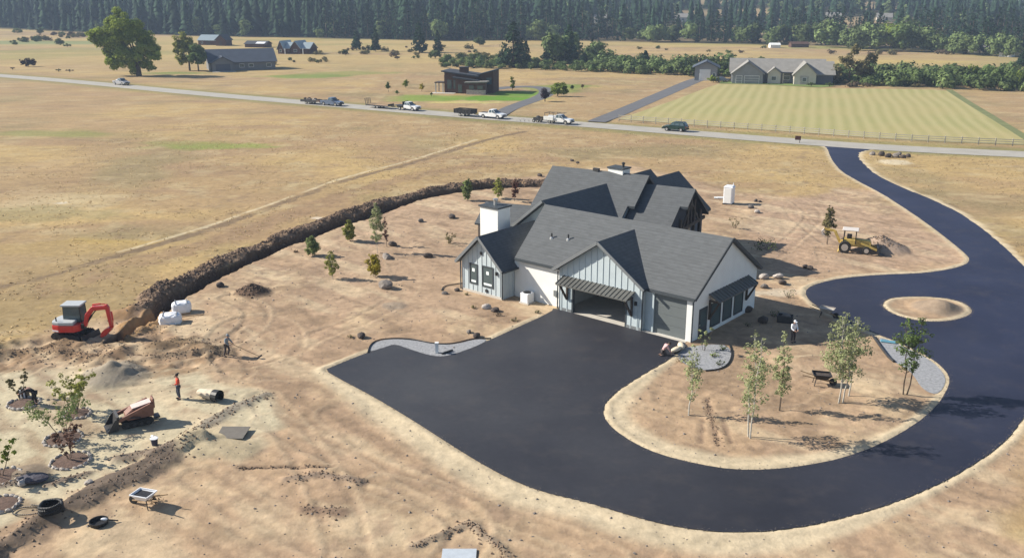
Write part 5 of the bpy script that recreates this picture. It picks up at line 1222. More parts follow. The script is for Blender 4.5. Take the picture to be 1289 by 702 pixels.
for k in range(4): MB().add([(2.40, by - .33 + k * .2, .26), (2.40, by - .24 + k * .2, .26), (2.20, by - .285 + k * .2, .18), (2.42, by - .285 + k * .2, .33)], [(0, 1, 2), (0, 2, 3), (1, 3, 2), (0, 3, 1)]).build('bucket_tooth', M['steel_dark'], ex)

# ------------------------------------------------------------------ compact red loader with a black bucket
p = (-22.83,51.19)
ld = thing('mini_loader', 'faded red tracked mini loader with a black bucket', 'loader', (*p, gz(*p)), R_(212))
for s_ in (-1, 1):
    tk = MB().prism([(-.75, .04), (.75, .04), (.92, .18), (.86, .38), (-.86, .42), (-.95, .2)], s_ * .45 - .13, s_ * .45 + .13).build('track', M['rubber'], ld, bevel=.03)
    for k in range(4): MB().cyl((-.6 + k * .4, s_ * .45 - .14, .18), (-.6 + k * .4, s_ * .45 + .14, .18), .11, .11, 10).build('roller', M['steel_dark'], tk)
    MB().bar((-.85, s_ * .52, 1.25), (1.05, s_ * .52, .62), .12, .2).build('loader_arm', M['orange_paint'], ld)
    MB().cyl((-.2, s_ * .5, .55), (.6, s_ * .5, .72), .045, .045, 8).build('lift_cylinder', M['steel_dark'], ld)
MB().prism([(-1.0, .42), (.55, .42), (.62, .8), (.2, 1.12), (-.9, 1.30), (-1.05, 1.2)], -.36, .36).build('body', M['orange_paint'], ld, bevel=.05)
MB().add([(-.92, -.33, 1.315), (.2, -.33, 1.135), (.2, .33, 1.135), (-.92, .33, 1.315), (-.92, -.33, 1.345), (.2, -.33, 1.165), (.2, .33, 1.165), (-.92, .33, 1.345)], [(0, 3, 2, 1), (4, 5, 6, 7), (0, 1, 5, 4), (1, 2, 6, 5), (2, 3, 7, 6), (3, 0, 4, 7)]).build('hood', mat('pale_hood', (.62, .50, .45), .5, .1, 3), ld)
MB().box(-1.35, -1.02, -.3, .3, .2, .3).build('platform', M['steel_dark'], ld); MB().box(-1.12, -1.0, -.32, .32, .9, 1.5).build('control_panel', M['orange_paint'], ld, bevel=.03)
MB().prism([(1.0, .95), (1.08, .3), (1.18, .06), (1.75, .02), (1.78, .07), (1.28, .16), (1.14, .9)], -.62, .62).build('bucket', M['steel_dark'], ld)
for s_ in (-1, 1): MB().prism([(1.05, .9), (1.12, .08), (1.75, .03), (1.3, .7)], s_ * .61 - .015, s_ * .61 + .015).build('bucket_side', M['steel_dark'], ld)

# ------------------------------------------------------------------ yellow backhoe loader by the far soil heap
p = (34.60,90.29)
bh = thing('backhoe_loader', 'yellow backhoe loader by the soil heap at the bend', 'backhoe', (*p, gz(*p)), R_(-22)); bh.scale = (.86, .86, .9)
MB().prism([(-1.6, .7), (-1.6, 1.3), (-.2, 1.35), (.1, 1.55), (1.65, 1.45), (1.8, 1.2), (1.75, .65)], -.42, .42).build('body', M['yellow_paint'], bh, bevel=.05)
for x, y in ((-1.3, -.7), (-1.3, .7), (.05, -.7), (.05, .7)): MB().bar((x, y, 1.1), (x * .95, y * .93, 2.5), .09, .09).build('cab_post', M['black'], bh)
MB().box(-1.5, .3, -.82, .82, 2.5, 2.62).build('cab_roof', mat('canopy_white', (.6, .55, .5), .5, .06, 3), bh, bevel=.04)
MB().box(-1.3, .05, -.68, .68, .9, 1.5).build('cab_base', M['yellow_paint'], bh, bevel=.04); MB().box(-.95, -.4, -.25, .25, 1.5, 2.0).build('seat', M['black'], bh, bevel=.05)
for vs in ([(.07, -.65, 1.5), (.07, .65, 1.5), (.04, .62, 2.45), (.04, -.62, 2.45)],):
    MB().add([*vs, *[Vector(v) + Vector((.015, 0, 0)) for v in vs]], [(0, 3, 2, 1), (4, 5, 6, 7), (0, 1, 5, 4), (1, 2, 6, 5), (2, 3, 7, 6), (3, 0, 4, 7)]).build('window', M['glass'], bh)
wheels(bh, (-1.05,), .95, .68, .42); wheels(bh, (1.35,), .82, .45, .3)
for s_ in (-1, 1): MB().bar((.5, s_ * .55, 1.25), (2.5, s_ * .55, .55), .13, .22).build('loader_arm', M['yellow_paint'], bh)
MB().prism([(2.45, 1.0), (2.5, .35), (2.7, .05), (3.35, .02), (3.36, .1), (2.8, .2), (2.6, .95)], -1.1, 1.1).build('front_bucket', M['steel_dark'], bh)
MB().bar((-1.65, 0, .95), (-2.35, .0, 2.25), .22, .3).build('backhoe_boom', M['yellow_paint'], bh); MB().bar((-2.35, 0, 2.25), (-3.6, 0, 2.35), .18, .24).build('backhoe_stick', M['yellow_paint'], bh)
MB().prism([(-3.6, 2.4), (-3.85, 2.1), (-3.75, 1.7), (-3.4, 1.6), (-3.45, 1.75), (-3.65, 1.9), (-3.5, 2.25)], -.3, .3).build('backhoe_bucket', M['rock_pale'], bh)
for s_ in (-1, 1): MB().bar((-1.55, s_ * .6, .9), (-1.75, s_ * 1.1, .1), .14, .16).build('stabiliser', M['yellow_paint'], bh)

# ------------------------------------------------------------------ small things on the site
# portable toilet
p = (26.96,112.89); pt_ = thing('portable_toilet', 'white portable toilet standing beyond the house', 'toilet', (*p, gz(*p)), R_(-30))
MB().box(-.56, .56, -.56, .56, .1, 2.15).build('cabin', M['white_plastic'], pt_, bevel=.05); MB().box(-.6, .6, -.6, .6, 0, .12).build('base', M['steel_dark'], pt_)
MB().box(-.42, .42, -.585, -.55, .2, 2.0).build('door', M['white_paint'], pt_); MB().add([(-.6, -.6, 2.15), (.6, -.6, 2.15), (.6, .6, 2.15), (-.6, .6, 2.15), (-.45, -.45, 2.32), (.45, -.45, 2.32), (.45, .45, 2.32), (-.45, .45, 2.32)], [(0, 3, 2, 1), (4, 5, 6, 7), (0, 1, 5, 4), (1, 2, 6, 5), (2, 3, 7, 6), (3, 0, 4, 7)]).build('roof', M['white_plastic'], pt_)
MB().cyl((.35, .35, 2.2), (.35, .35, 2.6), .05, .05, 8).build('vent', M['white_plastic'], pt_)
# white wrapped bundles by the trench
def bundle(label, p, rz, sx_, sy_, sz, seed):
    root = thing('wrapped_bundle', label, 'bundle', (*p, gz(*p)), rz, 'white wrapped bundles by the trench')
    bm = bmesh.new(); bmesh.ops.create_cube(bm, size=1); bmesh.ops.subdivide_edges(bm, edges=bm.edges, cuts=6, use_grid_fill=True)
    rr = random.Random(seed); vs = []
    for v in bm.verts:
        c_ = v.co * 2; l4 = (abs(c_.x) ** 4 + abs(c_.y) ** 4 + abs(c_.z) ** 4) ** .25; c_ = c_ / l4 if l4 > 0 else c_
        f = 1 + .05 * math.sin(9 * c_.x + seed) * math.sin(8 * c_.y) + rr.uniform(-.025, .025)
        vs.append((c_.x * sx_ / 2 * f, c_.y * sy_ / 2 * f, sz / 2 + c_.z * sz / 2 * f))
    bm.verts.index_update(); fs = [[v.index for v in f.verts] for f in bm.faces]; bm.free()
    MB().add(vs, fs).build('wrapping', M['white_plastic'], root, smooth_=False)
    mb = MB()
    for x in (-.3, .3): mb.box(x * sx_ - .03, x * sx_ + .03, -sy_ / 2 * .93, sy_ / 2 * .93, sz * 1.0, sz * 1.03)
    mb.build('strap', M['trim_grey'], root)
    MB().box(-sx_ / 2 * .9, sx_ / 2 * .9, -sy_ / 2 * .9, sy_ / 2 * .9, -.05, .1).build('pallet', M['stump'], root)
bundle('nearer of two white wrapped bundles beside the trench', (-27.11,69.24), R_(15), 1.7, 1.35, 1.0, 1)
bundle('farther white wrapped bundle partly behind the nearer one', (-27.14,71.93), R_(20), 1.5, 1.2, .95, 2)
st = thing('stake', 'pale wooden stake lying by the white bundles', 'stake', (*(-25.97,70.57), gz(*(-25.97,70.57)) + .12), R_(20)); MB().box(-1.0, 1.0, -.05, .05, 0, .08).build('shaft', M['stump'], st); MB().box(-.9, -.8, -.05, .05, -.12, 0).build('foot', M['stump'], st)
# barrel-like pot of a wrapped root ball
p = (-19.50,54.77); dr = thing('planter_roll', 'cream wrapped roll with a black open end lying near the red-shirted man', 'roll', (*p, gz(*p) + .34), R_(-25))
mb = MB(); n_ = 14
for (x0, r0), (x1, r1) in zip([(-.95, .12), (-.8, .24), (-.2, .32), (.35, .36)], [(-.8, .24), (-.2, .32), (.35, .36), (.36, .36)]): mb.cyl((x0, 0, 0), (x1, 0, 0), r0, r1, n_)
mb.build('wrapping', mat('cream_canvas', (.58, .50, .38), .8, .08, 4, .3, 12), dr)
mb = MB(); mb.cyl((.36, 0, 0), (.85, 0, 0), .38, .42, 14, cap=False); mb.cyl((.40, 0, 0), (.42, 0, 0), .36, .36, 14); mb.build('pot', M['black'], dr)
# bucket
p = (-20.69,48.40); bk = thing('bucket', 'dark blue bucket with a pale rim standing on the sand', 'bucket', (*p, gz(*p)), 0)
MB().lathe([(.16, 0), (.21, .42)], 14).build('pail', mat('navy_plastic', (.03, .035, .07), .45, .1, 5), bk); MB().lathe([(.22, .40), (.235, .42), (.235, .45), (.2, .45)], 14).build('rim', M['white_plastic'], bk)
MB().tube([(.21 * math.cos(a), .03, .43 + .18 * math.sin(a)) for a in np.linspace(0, math.pi, 9)], .012, 5).build('handle', M['metal'], bk)
# wheelbarrows
def wheelbarrow(name, label, p, rz, tray, inner, load=None, s=1.0, cat='wheelbarrow'):
    root = thing(name, label, cat, (*p, gz(*p)), rz); root.scale = (s, s, s)
    a, b_ = [(-.45, -.34, .66), (.48, -.34, .62), (.48, .34, .62), (-.45, .34, .66)], [(-.28, -.2, .38), (.26, -.2, .36), (.26, .2, .36), (-.28, .2, .38)]
    MB().add(a + b_, [(4, 7, 6, 5), (0, 4, 5, 1), (1, 5, 6, 2), (2, 6, 7, 3), (3, 7, 4, 0)]).build('tray', M[tray], root)
    rim = MB()
    for q0, q1 in zip(a, a[1:] + a[:1]): rim.bar(q0, q1, .04, .04)
    rim.build('tray_rim', M[tray], root)
    MB().add([(-.4, -.3, .58), (.42, -.3, .56), (.42, .3, .56), (-.4, .3, .58), (-.3, -.2, .44), (.28, -.2, .42), (.28, .2, .42), (-.3, .2, .44)], [(0, 1, 2, 3), (4, 7, 6, 5), (0, 4, 5, 1), (1, 5, 6, 2), (2, 6, 7, 3), (3, 7, 4, 0)]).build('load', M[inner], root)
    for s_ in (-1, 1):
        MB().bar((.62, s_ * .06, .2), (-1.05, s_ * .3, .62), .045, .045).build('handle', M['stump'], root)
        MB().bar((-.3, s_ * .22, .42), (-.38, s_ * .26, 0), .035, .035).build('leg', M['steel_dark'], root)
    MB().cyl((.62, -.05, .2), (.62, .05, .2), .2, .2, 14).build('wheel', M['rubber'], root)
    return root
wheelbarrow('wheelbarrow', 'black wheelbarrow with long wooden handles among the aspens', (20.64,57.06), R_(-8), 'black', 'rock_dark', s=1.25)
wheelbarrow('wheelbarrow', 'white tilted wheelbarrow holding dark stuff on the bare sand', (-18.71,41.70), R_(160), 'white_plastic', 'black', s=1.15)
bush('cut_branches', 'pile of brown cut branches beside the white wheelbarrow', *(-18.28,42.09), .8, .5, 'leaf_dry', 8, 70, .06, 91)
wheelbarrow('garden_cart', 'pale cart at the edge of the drive behind the white-shirted worker', (25.39,70.57), R_(-30), 'rock_pale', 'concrete', s=1.2, cat='cart')
# coils of black pipe and a pot
def coil(name, label, p, R0, r_, turns, seed, m='black', cat='pipe coil', squash=1.0):
    rr = random.Random(seed); o = MB()
    pts = [((R0 + .05 * math.sin(k * .45 + seed)) * math.cos(k * .15) * (1 - .02 * (k // 42)), (R0 + .05 * math.sin(k * .35)) * math.sin(k * .15) * squash, r_ + .11 * (k / 42)) for k in range(int(42 * turns))]
    o.tube(pts, r_, 6); o = o.build(name, M[m], None, smooth_=True); o.location = (*p, gz(*p)); tag(o, label, cat); return o
coil('pipe_coil', 'thick black coil of drain pipe on the dark soil strip', (-22.88,40.51), .52, .085, 4, 1)
coil('hose_loop', 'thin grey loop of hose left of the black pipe coil', (-24.40,41.17), .75, .03, 1.3, 2, 'steel_dark', 'hose', .6)
p = (-20.30,39.93); pb = thing('plant_tub', 'shallow black tub with a white cloth lying on the sand', 'tub', (*p, gz(*p)), 0)
MB().lathe([(.42, 0), (.46, .22), (.42, .22), (.38, .06), (.02, .05)], 18).build('tub', M['black'], pb); MB().lump((.25, .05, .25), .15, 4, (1.2, .8, .6)).build('cloth', M['white_plastic'], pb); MB().bar((.4, .1, .2), (.85, .25, .05), .05, .05).build('handle', M['steel_dark'], pb)
o = MB().add([(-.5, -.75, .02), (1.1, -.8, .02), (1.15, .75, .02), (-.55, .8, .02), (-.5, -.75, .05), (1.1, -.8, .05), (1.15, .75, .06), (-.55, .8, .05)], [(0, 3, 2, 1), (4, 5, 6, 7), (0, 1, 5, 4), (1, 2, 6, 5), (2, 3, 7, 6), (3, 0, 4, 7)]).build('pile_shadow_sheet', mat('pile_shadow', (.15, .135, .115), .8, .12, 3))  # thin dark sheet standing in for the shadow of the sand pile
p = (-16.81,49.61); o.location = (*p, gz(*p) + .025); tag(o, 'thin dark sheet added as the painted shadow of the sand pile', 'painted shadow')
o = MB().box(-.8, .8, -.5, .5, 0, .03).build('plastic_sheet', mat('blue_sheet', (.42, .46, .5), .5, .1, 3)); p = (-2.46,37.31); o.location = (*p, gz(*p) + .05); tag(o, 'pale blue sheet cut by the bottom edge of the picture', 'plastic sheet')
o = MB().lump((0, 0, .12), .75, 9, (1.3, .8, .3)).build('tarpaulin', mat('dark_tarp', (.06, .055, .07), .6, .2, 4, .4, 8)); p = (-25.65,44.20); o.location = (*p, gz(*p)); tag(o, 'crumpled dark tarpaulin among the stone rings', 'tarpaulin')
# gravel bed fittings
p = (-5.46,62.78); po = thing('marker_post', 'short white marker post in the front gravel bed', 'post', (*p, .02), 0); MB().box(-.11, .11, -.11, .11, 0, .75).build('shaft', M['white_paint'], po); MB().box(-.14, .14, -.14, .14, .75, .8).build('cap', M['white_paint'], po)
o = MB().bar((0, 0, .05), (.75, .62, .09), .12, .1).bar((.2, .3, .06), (.5, .25, .06), .08, .08).build('black_tool', M['black']); p = (-5.09,62.47); o.location = (*p, .02); tag(o, 'black tool lying beside the white marker post', 'tool')
def edging(name, label, pts, r_=.05, m='black'):
    o = MB().tube([(x, y, gz(x, y) + .06) for x, y in pts], r_, 6).build(name, M[m]); tag(o, label, 'edging'); return o
edging('edging_strip', 'curved black edging along the front gravel bed', smooth([(-10.49,62.78),(-10.55,64.37),(-10.10,65.37),(-8.82,65.70),(-7.47,65.45),(-5.90,64.54),(-4.71,64.46),(-3.84,64.87),(-2.92,65.62),(-1.59,65.62)], 2))
edging('edging_strip', 'curved black edging round the corner planting bed', smooth([(16.17,64.37),(16.01,62.63),(15.34,60.67),(14.43,59.58),(13.40,59.37)], 2))
edging('edging_strip', 'dark edging of the small bed by the left wing', smooth([(-6.18,77.46),(-6.13,78.62),(-5.31,79.21),(-4.47,79.56)], 2), .045, 'steel_dark')
o = MB().tube([(x, y, gz(x, y) + .09) for x, y in [(27.50,66.21),(27.22,63.89),(27.02,61.86),(27.07,60.96)]], .09, 8).build('drain_pipe', M['steel_dark']); tag(o, 'dark pipe lying along the grey gravel strip', 'pipe')
o = MB().box(-.55, .55, -.2, .2, 0, .12).build('blue_bag', mat('blue_bag', (.10, .25, .32), .7, .1, 4), bevel=.05); o.location = (*(28.19,64.87), .03); o.rotation_euler = (0, 0, -.4); tag(o, 'blue-green bag lying on the grey gravel strip', 'bag')
o = MB().box(-.9, .9, -.35, .35, 0, .08).box(-.5, .4, -.3, .3, .08, .14).build('board_stack', M['white_paint']); p = (26.77,116.17); o.location = (*p, gz(*p)); o.rotation_euler = (0, 0, -.2); tag(o, 'pale boards lying between the house and the portable toilet', 'boards')
# roadside sign and pipes
p = (49.90,161.52); sg = thing('roadside_sign', 'dark red-brown sign board on a post beside the road', 'sign', (*p, gz(*p)), R_(-20)); MB().box(.28, .38, -.04, .04, 0, .9).build('post', M['timber'], sg); MB().box(-.5, .5, -.06, .06, .55, 1.25).build('board', mat('red_brown', (.07, .025, .02), .7, .15, 3), sg, bevel=.02)
o = MB()
for k in range(4): o.tube([(-2.2 + .9 * k + .5 * math.cos(a), .2 * k, .06 + (.55 + .12 * (k % 2)) * math.sin(a)) for a in np.linspace(0, math.pi, 8)], .05, 5)
o = o.build('irrigation_pipe', M['concrete']); p = (3.14,188.60); o.location = (*p, gz(*p)); o.rotation_euler = (0, 0, hd2); tag(o, 'bent pale irrigation pipes on the verge before the utility truck', 'pipes')
# worker's yellow sacks at the forecourt corner
for k, (p, lb, mm) in enumerate([((11.97,62.94), 'beige sack at the forecourt corner behind the kneeling worker', 'cream'), ((12.48,63.57), 'second beige sack nearest the corner board', 'cream')]):
    o = MB().lump((0, 0, .2), .42, 40 + k, (1.5, .75, .6)).build('sack', bpy.data.materials['cream_canvas'], smooth_=True); o.location = (*p, .03); o.rotation_euler = (0, 0, .6 + k); tag(o, lb, 'sack', 'sacks at the forecourt corner')
# planter truck in the shade of the right wall
p = (21.73,69.43); pl = thing('plant_crate', 'dark crate with plants in the shade of the house', 'crate', (*p, gz(*p)), R_(-20))
mb = MB(); mb.box(-.6, .6, -.4, -.36, 0, .55); mb.box(-.6, .6, .36, .4, 0, .55); mb.box(-.6, -.56, -.36, .36, 0, .55); mb.box(.56, .6, -.36, .36, 0, .55); mb.box(-.56, .56, -.36, .36, .05, .4); mb.build('box', M['steel_dark'], pl); MB().lump((.1, 0, .5), .35, 6, (1.3, 1, .6)).build('soil', M['rock'], pl)
# ------------------------------------------------------------------ people
def skin(name, joints, edges, m, parent, sub=1, root=0):
    me = bpy.data.meshes.new(name); names = list(joints); idx = {n: i for i, n in enumerate(names)}
    me.from_pydata([joints[n][:3] for n in names], [(idx[a], idx[b]) for a, b in edges], [])
    o = bpy.data.objects.new(name, me); C.objects.link(o); md = o.modifiers.new('s', 'SKIN'); md.use_smooth_shade = True
    o.modifiers.new('d', 'SUBSURF').levels = sub
    for i, n in enumerate(names):
        rr = joints[n][3]; sv_ = me.skin_vertices[0].data[i]; sv_.radius = (rr, rr) if not isinstance(rr, tuple) else rr; sv_.use_root = (i == root)
    dg = bpy.context.evaluated_depsgraph_get(); dg.update()
    m2 = bpy.data.meshes.new_from_object(o.evaluated_get(dg)); bpy.data.objects.remove(o); bpy.data.meshes.remove(me)
    m2.name = name; m2.materials.clear(); m2.materials.append(m); m2.polygons.foreach_set('use_smooth', np.ones(len(m2.polygons), bool))
    return link(name, m2, parent)
def person(label, p, rz, J, shirt, trousers, hat=None, hair='hair', long_sleeve=True, scale=1.0):
    """J: joints pelvis chest neck head, l/r sh el wr ha hip kn an to -- facing -y"""
    root = thing('person', label, 'person', (*p, gz(*p)), rz); root.scale = (scale,) * 3
    v = {k: Vector(q) for k, q in J.items()}
    jb = {'pelvis': (*v['pelvis'], .12), 'waist': (*(v['pelvis'] * .55 + v['chest'] * .45), .115), 'chest': (*v['chest'], .13), 'neck': (*v['neck'], .052)}
    hdv = (v['head'] - v['neck']).normalized(); fwd = v['face'].normalized()
    jb['chin'] = (*(v['head'] - hdv * .07 + fwd * .02), .07); jb['skull'] = (*(v['head'] + hdv * .02), .092); jb['top'] = (*(v['head'] + hdv * .09), .06)
    ed = [('pelvis', 'waist'), ('waist', 'chest'), ('chest', 'neck'), ('neck', 'chin'), ('chin', 'skull'), ('skull', 'top')]
    for s_ in 'lr':
        for n, r_ in (('sh', .06), ('el', .044), ('wr', .03), ('ha', .036)): jb[s_ + n] = (*v[s_ + n], r_)
        for n, r_ in (('hip', .09), ('kn', .06), ('an', .042), ('to', .04)): jb[s_ + n] = (*v[s_ + n], r_)
        ed += [('chest', s_ + 'sh'), (s_ + 'sh', s_ + 'el'), (s_ + 'el', s_ + 'wr'), (s_ + 'wr', s_ + 'ha'), ('pelvis', s_ + 'hip'), (s_ + 'hip', s_ + 'kn'), (s_ + 'kn', s_ + 'an'), (s_ + 'an', s_ + 'to')]
        hv = (v[s_ + 'ha'] - v[s_ + 'wr']).normalized(); sd_ = hv.cross(Vector((0, 1, .2))).normalized()
        for k in range(4):
            b_ = v[s_ + 'ha'] + sd_ * (.024 * (k - 1.5)) + hv * .02; e_ = b_ + hv * (.055 + .012 * (k in (1, 2))) + Vector((0, -.015, 0))
            jb[s_ + 'f%d' % k] = (*e_, .010); ed.append((s_ + 'ha', s_ + 'f%d' % k))
        jb[s_ + 'th'] = (*(v[s_ + 'wr'] * .45 + v[s_ + 'ha'] * .55 + sd_ * .055 + Vector((0, -.03, 0))), .011); ed.append((s_ + 'wr', s_ + 'th'))
    body = skin('body', jb, ed, M['skin'], root)
    js = {k: (*jb[k][:3], jb[k][3] + .022) for k in ('pelvis', 'waist', 'chest')}; es = [('pelvis', 'waist'), ('waist', 'chest')]
    js['collar'] = (*(v['chest'] * .35 + v['neck'] * .65), .075); es.append(('chest', 'collar'))
    for s_ in 'lr':
        cuff = v[s_ + 'wr'] if long_sleeve else v[s_ + 'el'] * .8 + v[s_ + 'sh'] * .2
        js[s_ + 'sh'] = (*v[s_ + 'sh'], .085); js[s_ + 'el'] = (*(v[s_ + 'el'] if long_sleeve else v[s_ + 'el'] * .4 + v[s_ + 'sh'] * .6), .066); js[s_ + 'cu'] = (*cuff, .052); es += [('chest', s_ + 'sh'), (s_ + 'sh', s_ + 'el'), (s_ + 'el', s_ + 'cu')]
    skin('shirt', js, es, shirt, root)
    jt = {'pelvis': (*v['pelvis'], .138)}; et = []
    for s_ in 'lr':
        jt[s_ + 'hip'] = (*v[s_ + 'hip'], .112); jt[s_ + 'kn'] = (*v[s_ + 'kn'], .082); jt[s_ + 'an'] = (*(v[s_ + 'an'] * .95 + v[s_ + 'kn'] * .05), .068); et += [('pelvis', s_ + 'hip'), (s_ + 'hip', s_ + 'kn'), (s_ + 'kn', s_ + 'an')]
        d_ = (v[s_ + 'to'] - v[s_ + 'an']); MB().lump(tuple(v[s_ + 'an'] + d_ * .45 + Vector((0, 0, -.03))), .11, 3, (.55, 1.25, .6) if abs(d_.y) > abs(d_.x) else (1.25, .55, .6), .1).build('boot', M['black'], root, smooth_=True)
    skin('trousers', jt, et, trousers, root)
    hc = v['head'] + hdv * .05 - fwd * .012
    MB().lump(tuple(hc), .118, 2, (1, 1, .92), .08).build('hair' if not hat else 'cap', M[hair] if not hat else hat, root, smooth_=True)
    if hat: mb = MB(); c_ = v['head'] + hdv * .05 + fwd * .13; mb.lump(tuple(c_), .09, 1, (1, 1, .2), .05); mb.build('cap_peak', hat, root)
    mb = MB()
    side = hdv.cross(fwd).normalized()
    mb.lump(tuple(v['head'] - hdv * .015 + fwd * .10), .022, 1, (1, 1, 1.3), .1, 1)
    for s_ in (-1, 1): mb.lump(tuple(v['head'] + side * (.095 * s_)), .026, 2, (.6, 1, 1.3), .1, 1)
    mb.build('nose_and_ears', M['skin'], body)
    mb = MB()
    for s_ in (-1, 1): mb.lump(tuple(v['head'] + hdv * .02 + fwd * .088 + side * (.033 * s_)), .013, 1, (1, 1, 1), .05, 1)
    mb.build('eyes', M['black'], body)
    mb = MB(); mb.lump(tuple(v['head'] - hdv * .058 + fwd * .088), .02, 1, (1.3, .6, .35), .05, 1); mb.build('mouth', M['red_lens'], body)
    return root
def stand(**kw):
    J = dict(pelvis=(0, 0, .95), chest=(0, .01, 1.33), neck=(0, .01, 1.50), head=(0, -.01, 1.64), face=(0, -1, -.1),
             lsh=(.19, .01, 1.42), lel=(.25, .03, 1.14), lwr=(.26, -.04, .90), lha=(.26, -.06, .82), rsh=(-.19, .01, 1.42), rel=(-.25, .03, 1.14), rwr=(-.26, -.04, .90), rha=(-.26, -.06, .82),
             lhip=(.10, 0, .90), lkn=(.11, -.02, .50), lan=(.12, .02, .09), lto=(.13, -.14, .04), rhip=(-.10, 0, .90), rkn=(-.12, -.03, .50), ran=(-.13, .0, .09), rto=(-.14, -.16, .04))
    J.update(kw); return J
cl = lambda n, c_: mat(n, c_, .85, .12, 6)
red_s, navy, dk, gr, wh, tan, pink = cl('red_shirt', (.50, .06, .03)), cl('blue_jeans', (.05, .06, .09)), cl('black_jacket', (.022, .022, .027)), cl('grey_shirt', (.22, .25, .27)), cl('white_shirt', (.70, .73, .78)), cl('dark_trousers', (.06, .05, .05)), cl('pink_shirt', (.52, .33, .33))
person('man in a red shirt standing on the pale sand', (-21.45,54.77), R_(-60), stand(lel=(.27, -.05, 1.16), lwr=(.18, -.25, 1.12), lha=(.12, -.31, 1.12), rkn=(-.12, -.08, .5)), red_s, navy)
rk = person('man in a grey shirt raking the bare soil', (-20.59,62.32), R_(75), stand(pelvis=(0, .03, .93), chest=(0, -.08, 1.30), neck=(0, -.12, 1.46), head=(0, -.17, 1.60), face=(0, -1, -.45), lsh=(.18, -.08, 1.39), lel=(.24, -.22, 1.16), lwr=(.16, -.42, 1.05), lha=(.12, -.48, 1.02), rsh=(-.18, -.08, 1.39), rel=(-.24, -.12, 1.12), rwr=(-.14, -.32, .95), rha=(-.1, -.38, .93), lkn=(.14, -.12, .5), rkn=(-.13, .04, .48), ran=(-.14, .16, .09), rto=(-.15, .02, .04)), gr, tan, hat=gr)
p = (-20.59,62.32); rkz = gz(*p)
rt = thing('rake', 'long-handled rake held by the man in grey', 'rake', (*p, rkz), R_(75)); MB().cyl((-.05, -.3, 1.1), (.5, -2.3, .06), .022, .022, 6).build('handle', M['stump'], rt)
mb = MB(); mb.box(.2, .8, -2.34, -2.28, .02, .08)
for k in range(9): mb.box(.21 + k * .07, .235 + k * .07, -2.33, -2.3, -.05, .02)
mb.build('rake_head', M['steel_dark'], rt)
person('worker in a black jacket stooping over an empty stone ring', (-30.35,53.81), R_(-92), stand(pelvis=(0, .16, .93), chest=(0, -.22, 1.16), neck=(0, -.38, 1.16), head=(0, -.50, 1.12), face=(0, -.5, -.8), lsh=(.19, -.28, 1.16), lel=(.23, -.52, 1.0), lwr=(.17, -.74, .88), lha=(.15, -.82, .84), rsh=(-.19, -.28, 1.16), rel=(-.23, -.50, .96), rwr=(-.17, -.70, .80), rha=(-.15, -.77, .75), lhip=(.10, .14, .88), lkn=(.12, .03, .49), lan=(.13, .06, .09), lto=(.14, -.1, .04), rhip=(-.10, .14, .88), rkn=(-.13, .06, .49), ran=(-.15, .12, .09), rto=(-.16, -.04, .04)), dk, dk)
p = (-31.57,55.02); sb = thing('sack_of_plants', 'striped white and black sack beside the stooping worker', 'sack', (*p, gz(*p)), 0)
for k in range(5): MB().box(-.28 + k * .11, -.18 + k * .11, -.2, .2, 0, .62).build('stripe', M['white_plastic' if k % 2 else 'black'], sb, bevel=.02)
person('worker in a white shirt standing behind the slender aspen', (21.04,64.87), R_(20), stand(chest=(0, -.03, 1.32), head=(0, -.06, 1.63), lel=(.24, -.08, 1.12), lwr=(.12, -.30, 1.05), lha=(.08, -.36, 1.03), rel=(-.24, -.06, 1.12), rwr=(-.14, -.28, 1.0), rha=(-.1, -.34, .98)), wh, tan, hat=wh)
person('worker in a pink shirt kneeling at the forecourt corner', (11.00,62.32), R_(100), stand(pelvis=(0, .12, .42), chest=(0, -.12, .74), neck=(0, -.24, .84), head=(0, -.34, .90), face=(0, -.6, -.7), lsh=(.19, -.15, .80), lel=(.23, -.28, .55), lwr=(.18, -.46, .35), lha=(.16, -.52, .28), rsh=(-.19, -.15, .80), rel=(-.23, -.26, .53), rwr=(-.18, -.42, .30), rha=(-.16, -.48, .22), lhip=(.10, .10, .38), lkn=(.13, -.18, .10), lan=(.13, .26, .09), lto=(.13, .40, .05), rhip=(-.10, .10, .38), rkn=(-.13, -.16, .10), ran=(-.13, .28, .09), rto=(-.13, .42, .05)), pink, tan)

